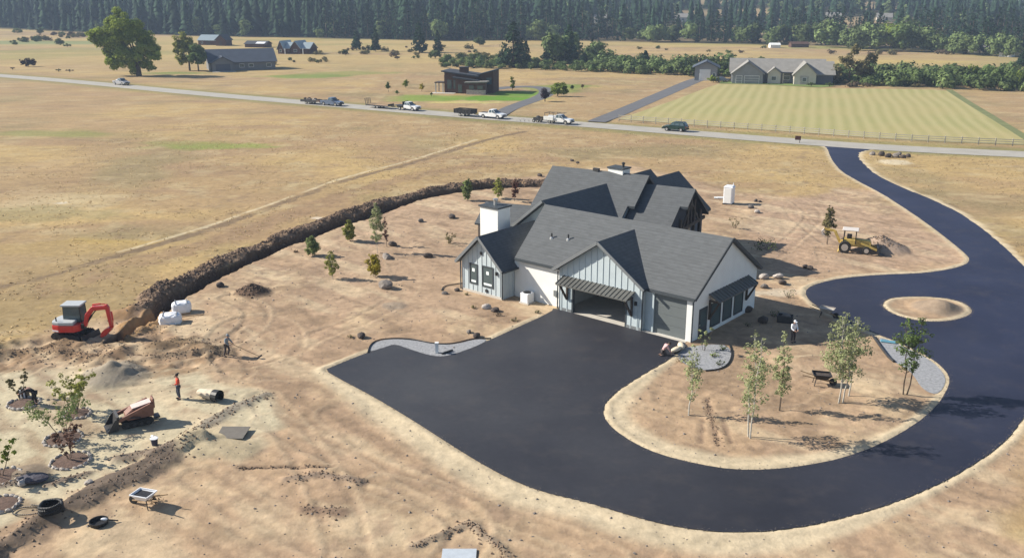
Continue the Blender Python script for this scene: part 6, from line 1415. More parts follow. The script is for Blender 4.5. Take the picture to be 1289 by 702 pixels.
# ------------------------------------------------------------------ far houses
def box_on(parent, name, m, x0, x1, y0, y1, z0, z1): return MB().box(x0, x1, y0, y1, z0, z1).build(name, M[m], parent)
def far_window(parent, x0, x1, z0, z1, y, fm_='white_paint', axis='y'):
    b_ = (x0, x1, y - .06, y) if axis == 'y' else (y, y + .06, x0, x1)
    o = MB().box(b_[0], b_[1], b_[2], b_[3], z0, z1).build('window', M[fm_], parent)
    b_ = (x0 + .1, x1 - .1, y - .09, y - .05) if axis == 'y' else (y + .05, y + .09, x0 + .1, x1 - .1)
    MB().box(b_[0], b_[1], b_[2], b_[3], z0 + .1, z1 - .1).build('pane', M['glass'], o); return o
def far_gable(parent, x0, x1, y0, y1, zw, zr, axis, wm, rm, over=.5, base=-.3, fz=0.0):
    """a gabled block: ridge along x or y"""
    if axis == 'x':
        c_ = (y0 + y1) / 2; s_ = (zr - zw) / (c_ - y0)
        MB().prism([(y0, base), (y1, base), (y1, zw), (c_, zr - .12), (y0, zw)], x0, x1, 'x').build('wall', M[wm], parent)
        e_ = [(y0 - over, zw - s_ * over), (c_, zr), (y1 + over, zw - s_ * over), (y1 + over, zw - s_ * over + .22), (c_, zr + .24), (y0 - over, zw - s_ * over + .22)]
        return MB().prism(e_, x0 - over, x1 + over, 'x').build('roof', M[rm], parent)
    c_ = (x0 + x1) / 2; s_ = (zr - zw) / (c_ - x0)
    MB().prism([(x0, base), (x1, base), (x1, zw), (c_, zr - .12), (x0, zw)], y0, y1, 'y').build('wall', M[wm], parent)
    e_ = [(x0 - over, zw - s_ * over), (c_, zr), (x1 + over, zw - s_ * over), (x1 + over, zw - s_ * over + .22), (c_, zr + .24), (x0 - over, zw - s_ * over + .22)]
    return MB().prism(e_, y0 - over, y1 + over, 'y').build('roof', M[rm], parent)
def yaw_of(p, q): return math.atan2(q[1] - p[1], q[0] - p[0])
# long dark ranch house left, with a porch-like garage gable
p = (-100.82,316.18); q = (-81.09,324.62); hh = thing('ranch_house', 'long dark ranch house behind the yellow-green tree', 'house', (*p, 0), yaw_of(p, q))
W_ = math.hypot(q[0] - p[0], q[1] - p[1])
rf = far_gable(hh, 0, W_, 0, 12, 3.0, 6.6, 'x', 'dkgrey_wall', 'blue_roof', .7)
far_gable(hh, .6, 7.2, -2.2, 5, 2.9, 4.7, 'y', 'dkgrey_wall', 'blue_roof', .5)
gd_ = box_on(hh, 'garage_door', 'slate_wall', 1.6, 6.3, -2.28, -2.2, 0, 2.4)
for k in range(3): box_on(gd_, 'panel', 'slate_wall', 1.7, 6.2, -2.32, -2.28, .1 + k * .75, .8 + k * .75)
for x0 in (9.5, 12.6, 18.5): far_window(hh, x0, x0 + 1.6, 1.0, 2.2, 0)
box_on(hh, 'terrace', 'concrete', .2, 7.8, -5.2, -2.4, -.1, .06)
# barn with pale metal roof further back
p = (-152.82,479.40); hh = thing('barn', 'barn with a pale metal roof behind the long dark ranch house', 'barn', (*p, 0), R_(-14)); hh.scale = (.78, .78, .72); far_gable(hh, -7, 6, 0, 10, 3.4, 6.6, 'x', 'brown_wall', 'metal_roof', .6)
far_window(hh, -5, -3.6, 1, 2.2, 0); box_on(hh, 'barn_door', 'timber', -1.5, 1.5, -.1, 0, 0, 2.8)
p = (-144.23,472.08); hh = thing('shed', 'small dark brown shed right of the pale-roofed barn', 'shed', (*p, 0), R_(-14)); far_gable(hh, -2.6, 2.8, 0, 6, 3.0, 5.2, 'y', 'brown_wall', 'dark_roof', .5); box_on(hh, 'door', 'timber', -.8, .8, -.1, 0, 0, 2.2)
p = (-123.21,458.06); hh = thing('low_barn', 'low dark barn with a white roof patch behind the ranch house', 'barn', (*p, 0), R_(-14)); hh.scale = (.72, .72, .6); rf = far_gable(hh, -8, 7, 0, 9, 2.8, 4.8, 'x', 'brown_wall', 'dark_roof', .6); MB().add([(0, -.4, 2.98), (6.5, -.4, 2.98), (6.5, 2.6, 4.32), (0, 2.6, 4.32), (0, -.4, 3.06), (6.5, -.4, 3.06), (6.5, 2.6, 4.4), (0, 2.6, 4.4)], [(0, 3, 2, 1), (4, 5, 6, 7), (0, 1, 5, 4), (1, 2, 6, 5), (2, 3, 7, 6), (3, 0, 4, 7)]).build('skylight_sheet', M['white_plastic'], rf)
for a_, b_, lb in ((350, 358, 'left one of two small dark cottages with steep gables'), (366, 380, 'right dark cottage with grey metal roof and steep gable')):
    p = (-100.74,409.35) if a_ == 350 else (-95.27,409.35); hh = thing('cottage', lb, 'house', (*p, 0), R_(-18)); hh.scale = (.9, .9, .85); w_ = 5.0 if a_ == 350 else 8.5
    far_gable(hh, 0, w_ * .62, 0, 9, 3.0, 6.2, 'y', 'brown_wall', 'metal_roof', .5); far_gable(hh, w_ * .62 + .02, w_ * 1.15, 1, 8, 2.8, 5.4, 'x', 'brown_wall', 'metal_roof', .4)
    far_window(hh, w_ * .2, w_ * .42, .9, 2.3, 0); box_on(hh, 'porch_post', 'white_paint', w_ * .8, w_ * .8 + .3, -.6, -.3, 0, 2.7)
# modern brown house with opposed sloping roofs
p = (-11.64,243.49); hh = thing('modern_house', 'modern brown house with two opposed sloping roofs', 'house', (*p, 0), R_(-12))
def mono(x0, x1, y0, y1, zl, zr_, wm, rm='dark_roof', over=.7, base=-.3):
    MB().add([(x0, y0, base), (x1, y0, base), (x1, y1, base), (x0, y1, base), (x0, y0, zl), (x1, y0, zr_), (x1, y1, zr_), (x0, y1, zl)], [(0, 3, 2, 1), (4, 5, 6, 7), (0, 1, 5, 4), (1, 2, 6, 5), (2, 3, 7, 6), (3, 0, 4, 7)]).build('wall', M[wm], hh)
    g_ = (zr_ - zl) / (x1 - x0)
    za, zb_ = zl - g_ * over, zr_ + g_ * over
    MB().add([(x0 - over, y0 - over, za), (x1 + over, y0 - over, zb_), (x1 + over, y1 + over, zb_), (x0 - over, y1 + over, za), (x0 - over, y0 - over, za + .3), (x1 + over, y0 - over, zb_ + .3), (x1 + over, y1 + over, zb_ + .3), (x0 - over, y1 + over, za + .3)], [(0, 3, 2, 1), (4, 5, 6, 7), (0, 1, 5, 4), (1, 2, 6, 5), (2, 3, 7, 6), (3, 0, 4, 7)]).build('roof', M[rm], hh)
mono(-6.6, 1.8, 2.0, 9, 5.3, 4.3, 'brown_wall'); mono(1.85, 6.2, 3.5, 10, 4.4, 5.6, 'brown_wall'); mono(-3.2, 2.2, .6, 1.98, 3.9, 3.3, 'brown_wall'); mono(.2, 5.2, -1.2, .58, 2.9, 3.1, 'brown_wall', 'pale_roof', .5)
box_on(hh, 'stone_base', 'rock_pale', .15, 5.25, -1.3, -1.2, -.1, 1.2)
for k in range(5): box_on(hh, 'siding_board', 'brown_wall', -6.66, -3.3, 1.95, 2.0, .4 + k * .85, 1.15 + k * .85)
for x0, x1 in ((-5.9, -4.6), (-4.2, -3.5)): far_window(hh, x0, x1, 1.0, 3.4, 1.93, 'timber')
for x0, x1 in ((.8, 2.2), (3.0, 4.6)): far_window(hh, x0, x1, 1.3, 2.4, -1.22, 'timber')
far_window(hh, -2.6, -1.4, .2, 2.4, .56, 'timber'); far_window(hh, 4.3, 5.8, 2.2, 4.0, 3.45, 'timber')
ch = box_on(hh, 'chimney', 'brown_wall', -3.2, -1.0, 4.5, 6.0, 4, 6.3); box_on(ch, 'cap', 'dark_roof', -3.35, -.85, 4.35, 6.15, 6.302, 6.5)
box_on(hh, 'pergola_roof', 'timber', -9.2, -6.7, 1.5, 5, 2.5, 2.75); [box_on(hh, 'pergola_post', 'cream_wall', x, x + .3, y, y + .3, 0, 2.5) for x in (-9.1, -7.1) for y in (1.6, 4.6)]
box_on(hh, 'terrace', 'concrete', -9.6, -3.4, -.6, 1.9, -.1, .08)
# grey farmhouse with its detached garage
p = (61.06,275.87); q = (89.08,269.70); hh = thing('farmhouse', 'long pale-roofed grey farmhouse with several gables beyond the mown field', 'house', (*p, 0), R_(-12))
far_gable(hh, 3, 29, 2, 12, 3.2, 6.4, 'x', 'grey_wall', 'pale_roof', .7)
far_gable(hh, 3.2, 11.8, -2.2, 6, 2.9, 6.1, 'y', 'grey_wall', 'pale_roof', .5); far_gable(hh, 13.2, 16.8, -.6, 5, 2.9, 4.4, 'y', 'cream_wall', 'pale_roof', .4); far_gable(hh, 20.4, 26.4, -2.6, 6, 3.0, 6.0, 'y', 'cream_wall', 'pale_roof', .5)
far_gable(hh, 24.5, 31.2, -1.0, 11.5, 2.9, 5.9, 'x', 'slate_wall', 'pale_roof', .6)
for x0, x1 in ((4.2, 6.0), (6.6, 10.8)):
    g_ = box_on(hh, 'garage_door', 'white_wall', x0, x1, -2.26, -2.2, 0, 2.3)
    for k in range(3): box_on(g_, 'panel', 'grey_wall', x0 + .1, x1 - .1, -2.3, -2.26, .1 + k * .72, .75 + k * .72)
box_on(hh, 'stone_front', 'rock_pale', 22.0, 24.4, -2.7, -2.6, 0, 2.5); far_window(hh, 22.6, 23.8, .9, 2.1, -2.72); far_window(hh, 14.2, 15.6, .9, 2.1, -.62); far_window(hh, 17.8, 19.6, .9, 2.1, 2.0)
for x0 in (17.4, 20.2): box_on(hh, 'porch_post', 'cream_wall', x0, x0 + .35, .6, .95, 0, 2.9)
box_on(hh, 'porch_roof', 'dark_roof', 16.9, 20.9, .2, 1.95, 2.9, 3.15)
p = (54.59,282.31); hh = thing('detached_garage', 'tall detached garage with a white door and dark roof', 'garage', (*p, 0), R_(-12)); far_gable(hh, 0, 6.6, 0, 8, 4.0, 5.5, 'y', 'grey_wall', 'blue_roof', .8)
g_ = box_on(hh, 'garage_door', 'white_wall', 1.4, 4.6, -.08, 0, 0, 3.3)
for k in range(4): box_on(g_, 'panel', 'white_paint', 1.5, 4.5, -.12, -.08, .08 + k * .8, .8 + k * .8)
far_window(hh, 5.2, 6.1, 1.2, 2.3, 0)
p = (61.56,277.13); o = thing('parked_car', 'dark car parked between the detached garage and the farmhouse', 'car', (*p, .05), R_(20))
MB().prism([(-2.1, .4), (-2.1, .95), (-1.5, 1.0), (-1.0, 1.4), (.5, 1.4), (1.1, 1.0), (2.1, .85), (2.15, .4)], -.85, .85).build('body', M['blue_car'], o, bevel=.06); wheels(o, (-1.3, 1.3), .78, .32)
# white shed and dark trailer house in the far field
p = (125.73,454.69); hh = thing('white_shed', 'tiny white shed standing in the far straw field', 'shed', (*p, 0), 0); hh.scale = (.6, .6, .6); far_gable(hh, -4, 4, 0, 6, 2.2, 3.6, 'x', 'white_wall', 'white_wall', .3)
p = (138.49,458.06); hh = thing('low_farm_shed', 'long low dark shed in the far straw field', 'shed', (*p, 0), 0); hh.scale = (.6, .6, .6); far_gable(hh, -7, 7, 0, 8, 2.6, 4.2, 'x', 'brown_wall', 'brown_wall', .4)
for k, (p, w_, lb, wm) in enumerate([((205.66,420.54), 9, 'pale gabled house half hidden by trees at the far right', 'cream_wall'), ((212.64,414.87), 8, 'cream house beside the conifers at the far right', 'cream_wall'), ((204.96,388.62), 5, 'small pale outbuilding at the right edge of the far field', 'white_wall')]):
    hh = thing('cottage', lb, 'house', (*p, gz(*p)), R_(-20 + 30 * k)); hh.scale = (.7, .7, .75); far_gable(hh, -w_ / 2, w_ / 2, 0, 7, 3, 5.4, 'y' if k else 'x', wm, 'pale_roof', .5); far_window(hh, -1, .4, 1, 2.2, 0)

# ------------------------------------------------------------------ paddock fence along the road
fp = [(21.86,190.43), (39.44,180.49), (52.70,173.03), (64.60,165.19), (76.50,160.19), (87.15,157.15), (93.08,155.46)]
fn = thing('paddock_fence', 'pale post and rail fence between the road and the mown field', 'fence', (*fp[0], 0), 0)
P = np.array(smooth(fp, 1)); seg = np.linalg.norm(np.diff(P, axis=0), axis=1); S = np.concatenate([[0], np.cumsum(seg)]); n_ = int(S[-1] / 2.6)
posts = [(float(np.interp(s_, S, P[:, 0]) - fp[0][0]), float(np.interp(s_, S, P[:, 1]) - fp[0][1])) for s_ in np.linspace(0, S[-1], n_ + 1)]
M['fence'] = mat('weathered_fence', (.40, .37, .30), .85, .15, 2)
pm = MB().box(-.07, .07, -.07, .07, -.2, 1.35).build('post', M['fence'], fn)
for k, (x, y) in enumerate(posts):
    o = pm if k == 0 else link('post', pm.data, fn); o.location = (x, y, 0)
rm_ = None
for k in range(n_):
    a, b_ = posts[k], posts[k + 1]; L_ = math.hypot(b_[0] - a[0], b_[1] - a[1])
    for z in (.45, .8, 1.15):
        if rm_ is None: rm_ = MB().box(0, 1, -.02, .02, -.06, .06).build('rail', M['fence'], fn); o = rm_
        else: o = link('rail', rm_.data, fn)
        o.location = (a[0], a[1] - .09, z); o.scale = (L_, 1, 1); o.rotation_euler = (0, 0, math.atan2(b_[1] - a[1], b_[0] - a[0]))

# ------------------------------------------------------------------ big trees of the middle distance
def big_tree(name, label, x, y, blobs, leaf, dens, lsize, tr_h, tr_r, seed, cat='tree', depth=.8, group=None):
    """blobs: x, z, radius in metres about the foot of the trunk"""
    r = np.random.default_rng(seed); root = thing(name, label, cat, (x, y, gz(x, y)), 0, group); cl = []
    for bx_, bz_, br in blobs:
        for _ in range(22):
            d_ = r.normal(size=3); d_ /= np.linalg.norm(d_); f = br * r.uniform(.25, .85)
            cl.append((bx_ + d_[0] * f, d_[1] * f * depth + r.uniform(-.3, .3) * br, max(.6, bz_ + d_[2] * f), br * r.uniform(.26, .42), np.clip(r.normal(.5, .22), .05, .95)))
    P, tn_ = cluster_points(cl, r, dens); P[:, 2] = np.maximum(P[:, 2], .2)
    link('crown', leaf_mesh('crown', P, lsize, M[leaf], r, tn_), root)
    tk = MB(); tk.cyl((0, 0, -.3), (0, 0, tr_h), tr_r * 1.25, tr_r * .8, 10)
    for bx_, bz_, br in blobs: tk.cyl((0, 0, tr_h * .9), (bx_ * .8, 0, bz_), tr_r * .5, tr_r * .12, 6)
    tk.build('trunk', M['bark'], root); return root
s = 3.93
bl = [((x - 175) / s, (96 - y) / s, r_ / s) for x, y, r_ in [(154, 27, 16), (166, 38, 19), (148, 46, 19), (178, 48, 19), (138, 54, 14), (125, 48, 11), (192, 60, 16), (160, 64, 21), (184, 70, 18), (198, 70, 11), (145, 74, 15), (168, 80, 14), (188, 82, 11)]]
big_tree('maple_tree', 'huge round green tree standing alone above the road', *(-118.13,299.05), bl, 'leaf_maple', 75, .30, 5, .75, 1)
big_tree('young_maple', 'yellow-green tree left of the long dark ranch house', *(-108.83,319.50), [((x - 239) / 3.7, (89 - y) / 3.7, r_ / 3.7) for x, y, r_ in [(232, 52, 11), (240, 60, 13), (228, 64, 9), (244, 72, 9), (232, 75, 9)]], 'leaf_lime', 60, .33, 3, .3, 2)
big_tree('young_maple', 'dark green tree against the left end of the ranch house', *(-104.80,316.18), [((x - 250) / 3.7, (90 - y) / 3.7, r_ / 3.7) for x, y, r_ in [(250, 62, 9), (256, 70, 9), (246, 72, 9), (252, 78, 7)]], 'leaf_green', 60, .33, 2.5, .25, 3)
big_tree('plum_tree', 'round dark plum-coloured tree by the curved driveway', *(7.96,226.00), [(0, 1.8, 1.5)], 'leaf_plum', 160, .16, .8, .12, 4)
big_tree('garden_tree', 'bushy green tree right of the plum-coloured one', *(11.57,237.69), [(0, 2.0, 1.8), (1.3, 2.6, 1.3), (-1.1, 1.5, 1.2), (1.9, 1.3, 1.1)], 'leaf_bright', 110, .2, 1, .12, 5)
big_tree('garden_tree', 'upright yellow-green tree on the lawn right of the modern house', *(0.11,253.78), [(0, 1.2, .9), (.1, 2.2, .8), (-.1, 3.2, .55)], 'leaf_bright', 130, .18, .5, .1, 6)
for k, (p, w_, h_, lf, lb) in enumerate([((-32.68,248.53), .9, 3.0, 'leaf_shrub', 'dark upright shrub at the left end of the modern house garden'), ((-29.54,241.52), .6, 1.2, 'leaf_green', 'small dark ball shrub in the modern house garden'), ((-29.23,259.25), 1.1, 2.4, 'leaf_bright', 'pale green shrub in the modern house garden'),
     ((-24.05,250.61), .9, 2.2, 'leaf_yellow', 'yellowish shrub left of the modern house pergola'), ((-20.43,237.69), .5, .9, 'leaf_shrub', 'tiny dark shrub before the modern house pergola'), ((16.13,252.71), .6, 1.5, 'leaf_shrub', 'small dark shrub right of the bushy green tree'), ((19.22,257.04), .5, 1.4, 'leaf_dry', 'lone dark shrub in the straw field right of the bushy tree')]):
    big_tree('garden_shrub', lb, *p, [(0, h_ * .5, min(w_, h_ * .5)), (0, h_ * .75, w_ * .6)], lf, 140, .16, .4, .06, 10 + k, 'shrub')
for k, (p, w_, h_, lf, lb) in enumerate([((-172.14,337.19), 3.3, 3.4, 'leaf_plum', 'wide dark brown tree above the left end of the road'), ((-170.43,322.89), .9, .8, 'leaf_dry', 'dark tuft near the left end of the road'), ((-150.79,314.54), 1.1, 1.0, 'leaf_shrub', 'small shrub above the road left of the huge tree'), ((-146.35,312.92), 1.9, 1.0, 'leaf_dry', 'wide low shrub above the road left of the huge tree'),
     ((-260.61,524.07), 2.2, 3.2, 'leaf_shrub', 'round shrub in the green meadow at the far left'), ((-256.25,524.07), 2.4, 3, 'leaf_olive', 'grey-green shrub in the green meadow'), ((-282.01,588.70), 2.4, 3, 'leaf_dry', 'brownish shrub near the forest edge at the far left'), ((-274.56,583.17), 2.6, 3, 'leaf_shrub', 'dark shrub near the forest edge at the far left'), ((-263.85,572.43), 2.6, 3.6, 'leaf_dry', 'dark brown shrub before the forest left of the huge tree'),
     ((-227.54,479.40), 2.3, 3.6, 'leaf_shrub', 'leaning dark shrub in the meadow left of the huge tree'), ((-215.32,461.49), 2.6, 2, 'leaf_green', 'low double shrub in the meadow left of the huge tree'), ((-249.91,479.40), 1.4, 2.2, 'leaf_green', 'small round shrub at the left edge of the meadow'), ((-301.61,611.87), 1.7, 4.5, 'leaf_shrub', 'narrow dark shrub in front of the left forest'),
     ((-322.61,624.14), 4.2, 3.6, 'leaf_green', 'wide green bush at the forest foot on the far left'), ((-95.21,444.85), 3, 2.4, 'leaf_shrub', 'round bush right of the dark cottages'), ((-30.61,379.01), 2.9, 3.4, 'leaf_far', 'round bush below the two middle conifers'), ((-15.94,472.08), 2.7, 5.0, 'leaf_shrub', 'lone round tree in the far straw field'), ((-45.29,374.38), 1.3, 1.5, 'leaf_dry', 'tiny shrub in the middle field'), ((-69.84,398.72), 2, 1.2, 'leaf_dry', 'low line of dry shrubs in the middle field'), ((-63.95,414.87), 2, 1.2, 'leaf_shrub', 'low dark shrubs before the middle conifers'),
     ((58.96,275.87), 1.6, 2.2, 'leaf_bright', 'light green shrub at the corner of the detached garage'), ((83.85,263.80), 1.6, 1.3, 'leaf_shrub', 'dark shrub before the right end of the farmhouse'), ((88.97,263.80), 1.8, 1.3, 'leaf_green', 'second dark shrub right of the farmhouse')]):
    big_tree('field_shrub', lb, *p, [(0, h_ * .5, h_ * .5), (w_ * .55, h_ * .42, h_ * .4), (-w_ * .55, h_ * .42, h_ * .4)], lf, 42 if h_ > 2 else 110, .3 if h_ > 2 else .16, .4, .1, 40 + k, 'shrub')
big_tree('willow_tree', 'tall grey-green willow right of the farmhouse', *(96.78,270.91), [((x - 1068) / 4, (106 - y) / 4, r_ / 4) for x, y, r_ in [(1052, 92, 9), (1064, 80, 10), (1080, 86, 10), (1092, 76, 8), (1072, 68, 7), (1090, 94, 9)]], 'leaf_olive', 40, .34, 3, .3, 70)

# scattered shrubs of the meadows
r = np.random.default_rng(31); sp_ = []
for k in range(4):
    cl = [(r.uniform(-.8, .8), r.uniform(-.8, .8), r.uniform(.4, 1.1), r.uniform(.45, .75), r.uniform(.1, .9)) for _ in range(7)]
    P, tn_ = cluster_points(cl, r, 70); P[:, 2] = np.maximum(P[:, 2], .05); sp_.append([leaf_mesh('shrub', P, .22, M[m_], r, tn_) for m_ in ('leaf_shrub', 'leaf_olive', 'leaf_dry')])
for (x0, y0), (x1, y1), n_, smax in (((-269.87,502.79), (-253.99,600.06), 26, 1.9), ((-83.90,379.01), (-9.36,458.06), 30, 1.6), ((89.54,261.51), (120.28,266.13), 10, 1.3), ((135.18,398.72), (200.29,409.35), 10, 1.8), ((-88.97,337.19), (-69.52,369.85), 8, 1.3), ((51.77,458.06), (131.84,398.72), 8, 1.2)):
    for _ in range(n_):
        x, y = r.uniform(min(x0, x1), max(x0, x1)), r.uniform(min(y0, y1), max(y0, y1)); s_ = r.uniform(.6, smax)
        o = link('meadow_shrub', sp_[r.integers(0, 4)][r.integers(0, 3)]); o.location = (x, y, gz(x, y)); o.scale = (s_ * 1.2, s_, s_); tag(o, 'small low shrub scattered in the dry meadow below the forest', 'shrub', 'small shrubs scattered in the far meadows')

# conifers
def conifer_arrays(hgt, rad, layers, n, r, droop=.28, jag=.45, base=.08, trunk=True):
    V, F, T = [], [], []
    for l in range(layers):
        f = l / layers; z0 = hgt * (base + (1 - base) * f); zt_ = min(hgt, z0 + hgt * (1 - base) / layers * 2.0)
        R = rad * (1 - f) ** .85 * r.uniform(.8, 1.15) + .02 * rad
        cx, cy = r.normal(0, .06 * rad, 2); b0 = len(V); V.append((cx * .4, cy * .4, zt_)); T.append(.65)
        ph = r.uniform(0, 6.28)
        for k in range(n):
            a = ph + 6.283 * k / n; q = R * (1 - jag * (k % 2)) * r.uniform(.8, 1.2)
            V.append((cx + q * math.cos(a), cy + q * math.sin(a), z0 - droop * q * r.uniform(.4, 1.2) + .15 * R)); T.append(r.uniform(.1, .75))
        for k in range(n): F.append((b0, b0 + 1 + k, b0 + 1 + (k + 1) % n))
    return np.array(V), np.array(F), np.array(T)
def conifer(label, x, y, hgt, rad, seed, name='pine_tree'):
    r = np.random.default_rng(seed); root = thing(name, label, 'tree', (x, y, gz(x, y)), r.uniform(0, 6))
    cl = []
    for k in range(120):
        f = r.random() ** 1.15; a = r.uniform(0, 6.28); R = rad * (1 - f) ** .7 * r.uniform(.35, .95)
        cl.append((R * math.cos(a), R * math.sin(a), hgt * (.08 + .9 * f), rad * (.30 - .17 * f) * r.uniform(.7, 1.15), r.uniform(.15, .85)))
    P, tn_ = cluster_points(cl, r, 130 / rad ** 2 * 3.2); P[:, 2] = np.clip(P[:, 2], .3, hgt)
    link('crown', leaf_mesh('crown', P, .055 * rad + .16, M['needle'], r, tn_), root)
    MB().cyl((0, 0, -.3), (0, 0, hgt * .95), rad * .09, .03, 8).build('trunk', M['bark'], root); return root
for k, (p, hp, wp, lb) in enumerate([((0.42,333.50), 56, 36, 'biggest dark conifer standing before the straw field'), ((13.75,352.78), 42, 18, 'conifer right of the biggest dark one'), ((21.14,352.78), 48, 24, 'second tall conifer of the row beside the biggest one'), ((31.12,369.85), 26, 14, 'shorter conifer at the right end of the row'), ((5.06,344.82), 30, 14, 'slim conifer close beside the biggest dark one'),
     ((-61.06,426.37), 33, 12, 'tall slim conifer left of the middle field'), ((-71.55,438.52), 24, 13, 'shorter rounded conifer left of the tall slim one'), ((-40.65,417.69), 37, 19, 'broad dark conifer of the middle field'), ((-32.84,420.54), 27, 12, 'slim conifer right of the broad dark one'), ((25.60,337.19), 18, 13, 'low conifer in the thicket below the tall row'), ((47.38,337.19), 20, 14, 'dark bushy conifer rising from the thicket'), ((214.95,432.36), 42, 34, 'broad dark conifer by the cream houses at the far right'), ((205.92,432.36), 30, 18, 'conifer left of the broad one at the far right'), ((182.04,337.19), 20, 20, 'dark conifer cut by the right picture edge')]):
    d_ = math.hypot(p[1], 25); sc = 1165 / (p[1] * .956 + 7.4)
    conifer(lb, *p, hp / sc, wp / sc / 2 * 1.15, 200 + k)

# thicket beyond the fields
lowe = [(-24.77,333.50),(-1.23,326.36),(14.90,319.50),(56.47,297.58),(90.38,270.91),(108.12,263.80),(137.77,248.53)]; uppe = [(-22.04,379.01),(-1.46,388.62),(18.50,398.72),(35.77,369.85),(69.02,365.44),(102.79,344.82),(134.44,329.89),(141.81,303.54),(164.14,297.58)]
lx, ly = np.array(lowe).T; ux, uy = np.array(uppe).T
r = np.random.default_rng(77); protos = []
for k in range(8):
    cl = [(r.uniform(-1.5, 1.5), r.uniform(-1.3, 1.3), r.uniform(.9, 2.6), r.uniform(.8, 1.4), r.uniform(.1, .9)) for _ in range(13)]
    P, tn_ = cluster_points(cl, r, 26); P[:, 2] = np.maximum(P[:, 2], .1)
    protos.append([leaf_mesh('bush', P, .34, M[m_], r, tn_) for m_ in ('leaf_shrub', 'leaf_far', 'leaf_green')])
cnt = 0
cand = []
for k in range(5000):
    x = r.uniform(-26, 190); a, b_ = np.interp(x, lx, ly), np.interp(x, ux, uy)
    if b_ - a < 2: continue
    y = a + (b_ - a) * r.random() ** 1.7
    if any((x - q[0]) ** 2 + (y - q[1]) ** 2 < 16 for q in cand): continue
    if 52 < x < 94 and y < 296 and y < 300 - (x - 52) * .25 and (y - (283 - .25 * (x - 54))) < 15: continue
    if 95 < x < 118 and r.random() < .35: continue
    if x / y > .56: continue
    cand.append((x, y))
cand.sort(key=lambda q: q[1] - np.interp(q[0], lx, ly))
for x, y in cand[:290]:
    k = r.integers(0, 8); mt = r.choice([0, 0, 1, 1, 2]); me_ = protos[k][mt]
    o = link('thicket_bush', me_); o.location = (x, y, -.1); s_ = r.uniform(.8, 1.55) * (.62 if x < 26 else 1); o.scale = (s_ * 1.1, s_ * 1.1, s_ * r.uniform(.75, 1.2)); o.rotation_euler = (0, 0, r.uniform(0, 6.28))
    tag(o, 'green bush of the thicket beyond the mown field', 'bush', 'thicket bushes beyond the fields')
# bright deciduous trees at the forest foot on the right, poplars at the right edge
dprot = []
for k in range(5):
    cl = [(r.uniform(-2.6, 2.6), r.uniform(-2.4, 2.4), r.uniform(2.2, 8), r.uniform(1.5, 2.4), r.uniform(.15, .9)) for _ in range(18)]
    P, tn_ = cluster_points(cl, r, 13); dprot.append([leaf_mesh('tree', P, .55, M[m_], r, tn_) for m_ in ('leaf_far', 'leaf_green', 'leaf_bright')])
ded = []
for (px0, px1, n_) in ((1060, 1180, 22), (1185, 1289, 14), (780, 1050, 20), (640, 720, 8), (290, 420, 5), (690, 770, 9), (120, 280, 6), (430, 600, 6)):
    for k in range(n_): ded.append((px0, px1))
DECP = {1060: ((145.95,420.54), (188.10,420.54)), 1185: ((184.89,409.35), (204.43,379.01)), 780: ((57.66,511.09), (159.58,472.08)), 640: ((-1.91,511.09), (32.13,511.09)), 290: ((-170.23,577.75), (-102.18,547.20)), 690: ((6.79,344.82), (35.63,352.78)), 120: ((-266.54,611.87), (-171.88,567.20)), 430: ((-98.48,552.07), (-19.09,515.35))}
for k, (a, b_) in enumerate(ded):
    p0, p1 = DECP[a]; f = r.random(); x = p0[0] + (p1[0] - p0[0]) * f; y = p0[1] + (p1[1] - p0[1]) * f + r.uniform(0, 45 if a == 1060 else 20)
    o = link('broadleaf_tree', dprot[r.integers(0, 5)][r.choice([0, 0, 1, 2]) if a == 1060 else 0]); s_ = r.uniform(.7, 1.25) * (1.25 if a == 1060 else 1); o.location = (x, y, gz(x, y) - .3); o.scale = (s_, s_, s_ * r.uniform(.85, 1.1)); o.rotation_euler = (0, 0, r.uniform(0, 6.28))
    tag(o, 'light green broadleaf tree at the foot of the conifer forest', 'tree', 'broadleaf trees at the forest foot')
for k in range(12):
    p = (132.86,266.13); q = (142.34,257.04); f = k / 11; x = p[0] + (q[0] - p[0]) * f + r.uniform(-1, 1); y = p[1] + (q[1] - p[1]) * f + r.uniform(0, 10)
    o = link('poplar_tree', dprot[r.integers(0, 5)][r.choice([0, 2, 1])]); o.location = (x, y, 0); s_ = r.uniform(.42, .6); o.scale = (s_ * .8, s_ * .8, s_ * 1.1); tag(o, 'light green poplar in the dense row at the right end of the thicket', 'tree', 'poplars at the right end of the thicket')

# ------------------------------------------------------------------ conifer forest on the hillside
HILLH = [((89.81,974.27), 7, 'pale house high in the forest at the centre'), ((183.24,1038.70), 8, 'pale house in a clearing right of the centre'), ((359.83,1074.19), 9, 'light roof among the conifers above the far sheds'), ((402.10,1038.70), 8, 'light roof among the conifers of the right hillside')]
HILL = []
for k, (px_, sz, lb) in enumerate(HILLH):
    x, y = px_
    for f in np.linspace(.35, 1.0, 260):           # where the line of sight meets the hillside
        if float(terrain(np.array([x * f]), np.array([y * f]))[0]) + 3 >= 25 * (1 - f): break
    x, y = x * f, y * f; HILL.append((x, y))
    hh = thing('hillside_house', lb, 'house', (x, y, gz(x, y)), R_(-15)); hh.scale = (.6, .6, .7); far_gable(hh, -sz, sz, -4, 4, 4.5, 8, 'x', 'cream_wall', 'pale_roof', .6, -2)
    far_window(hh, -sz + 2, -sz + 4.5, 1.2, 3, -4); far_window(hh, 1, 3.5, 1.2, 3, -4)
r = np.random.default_rng(99)
pos = []
yy = 380.0
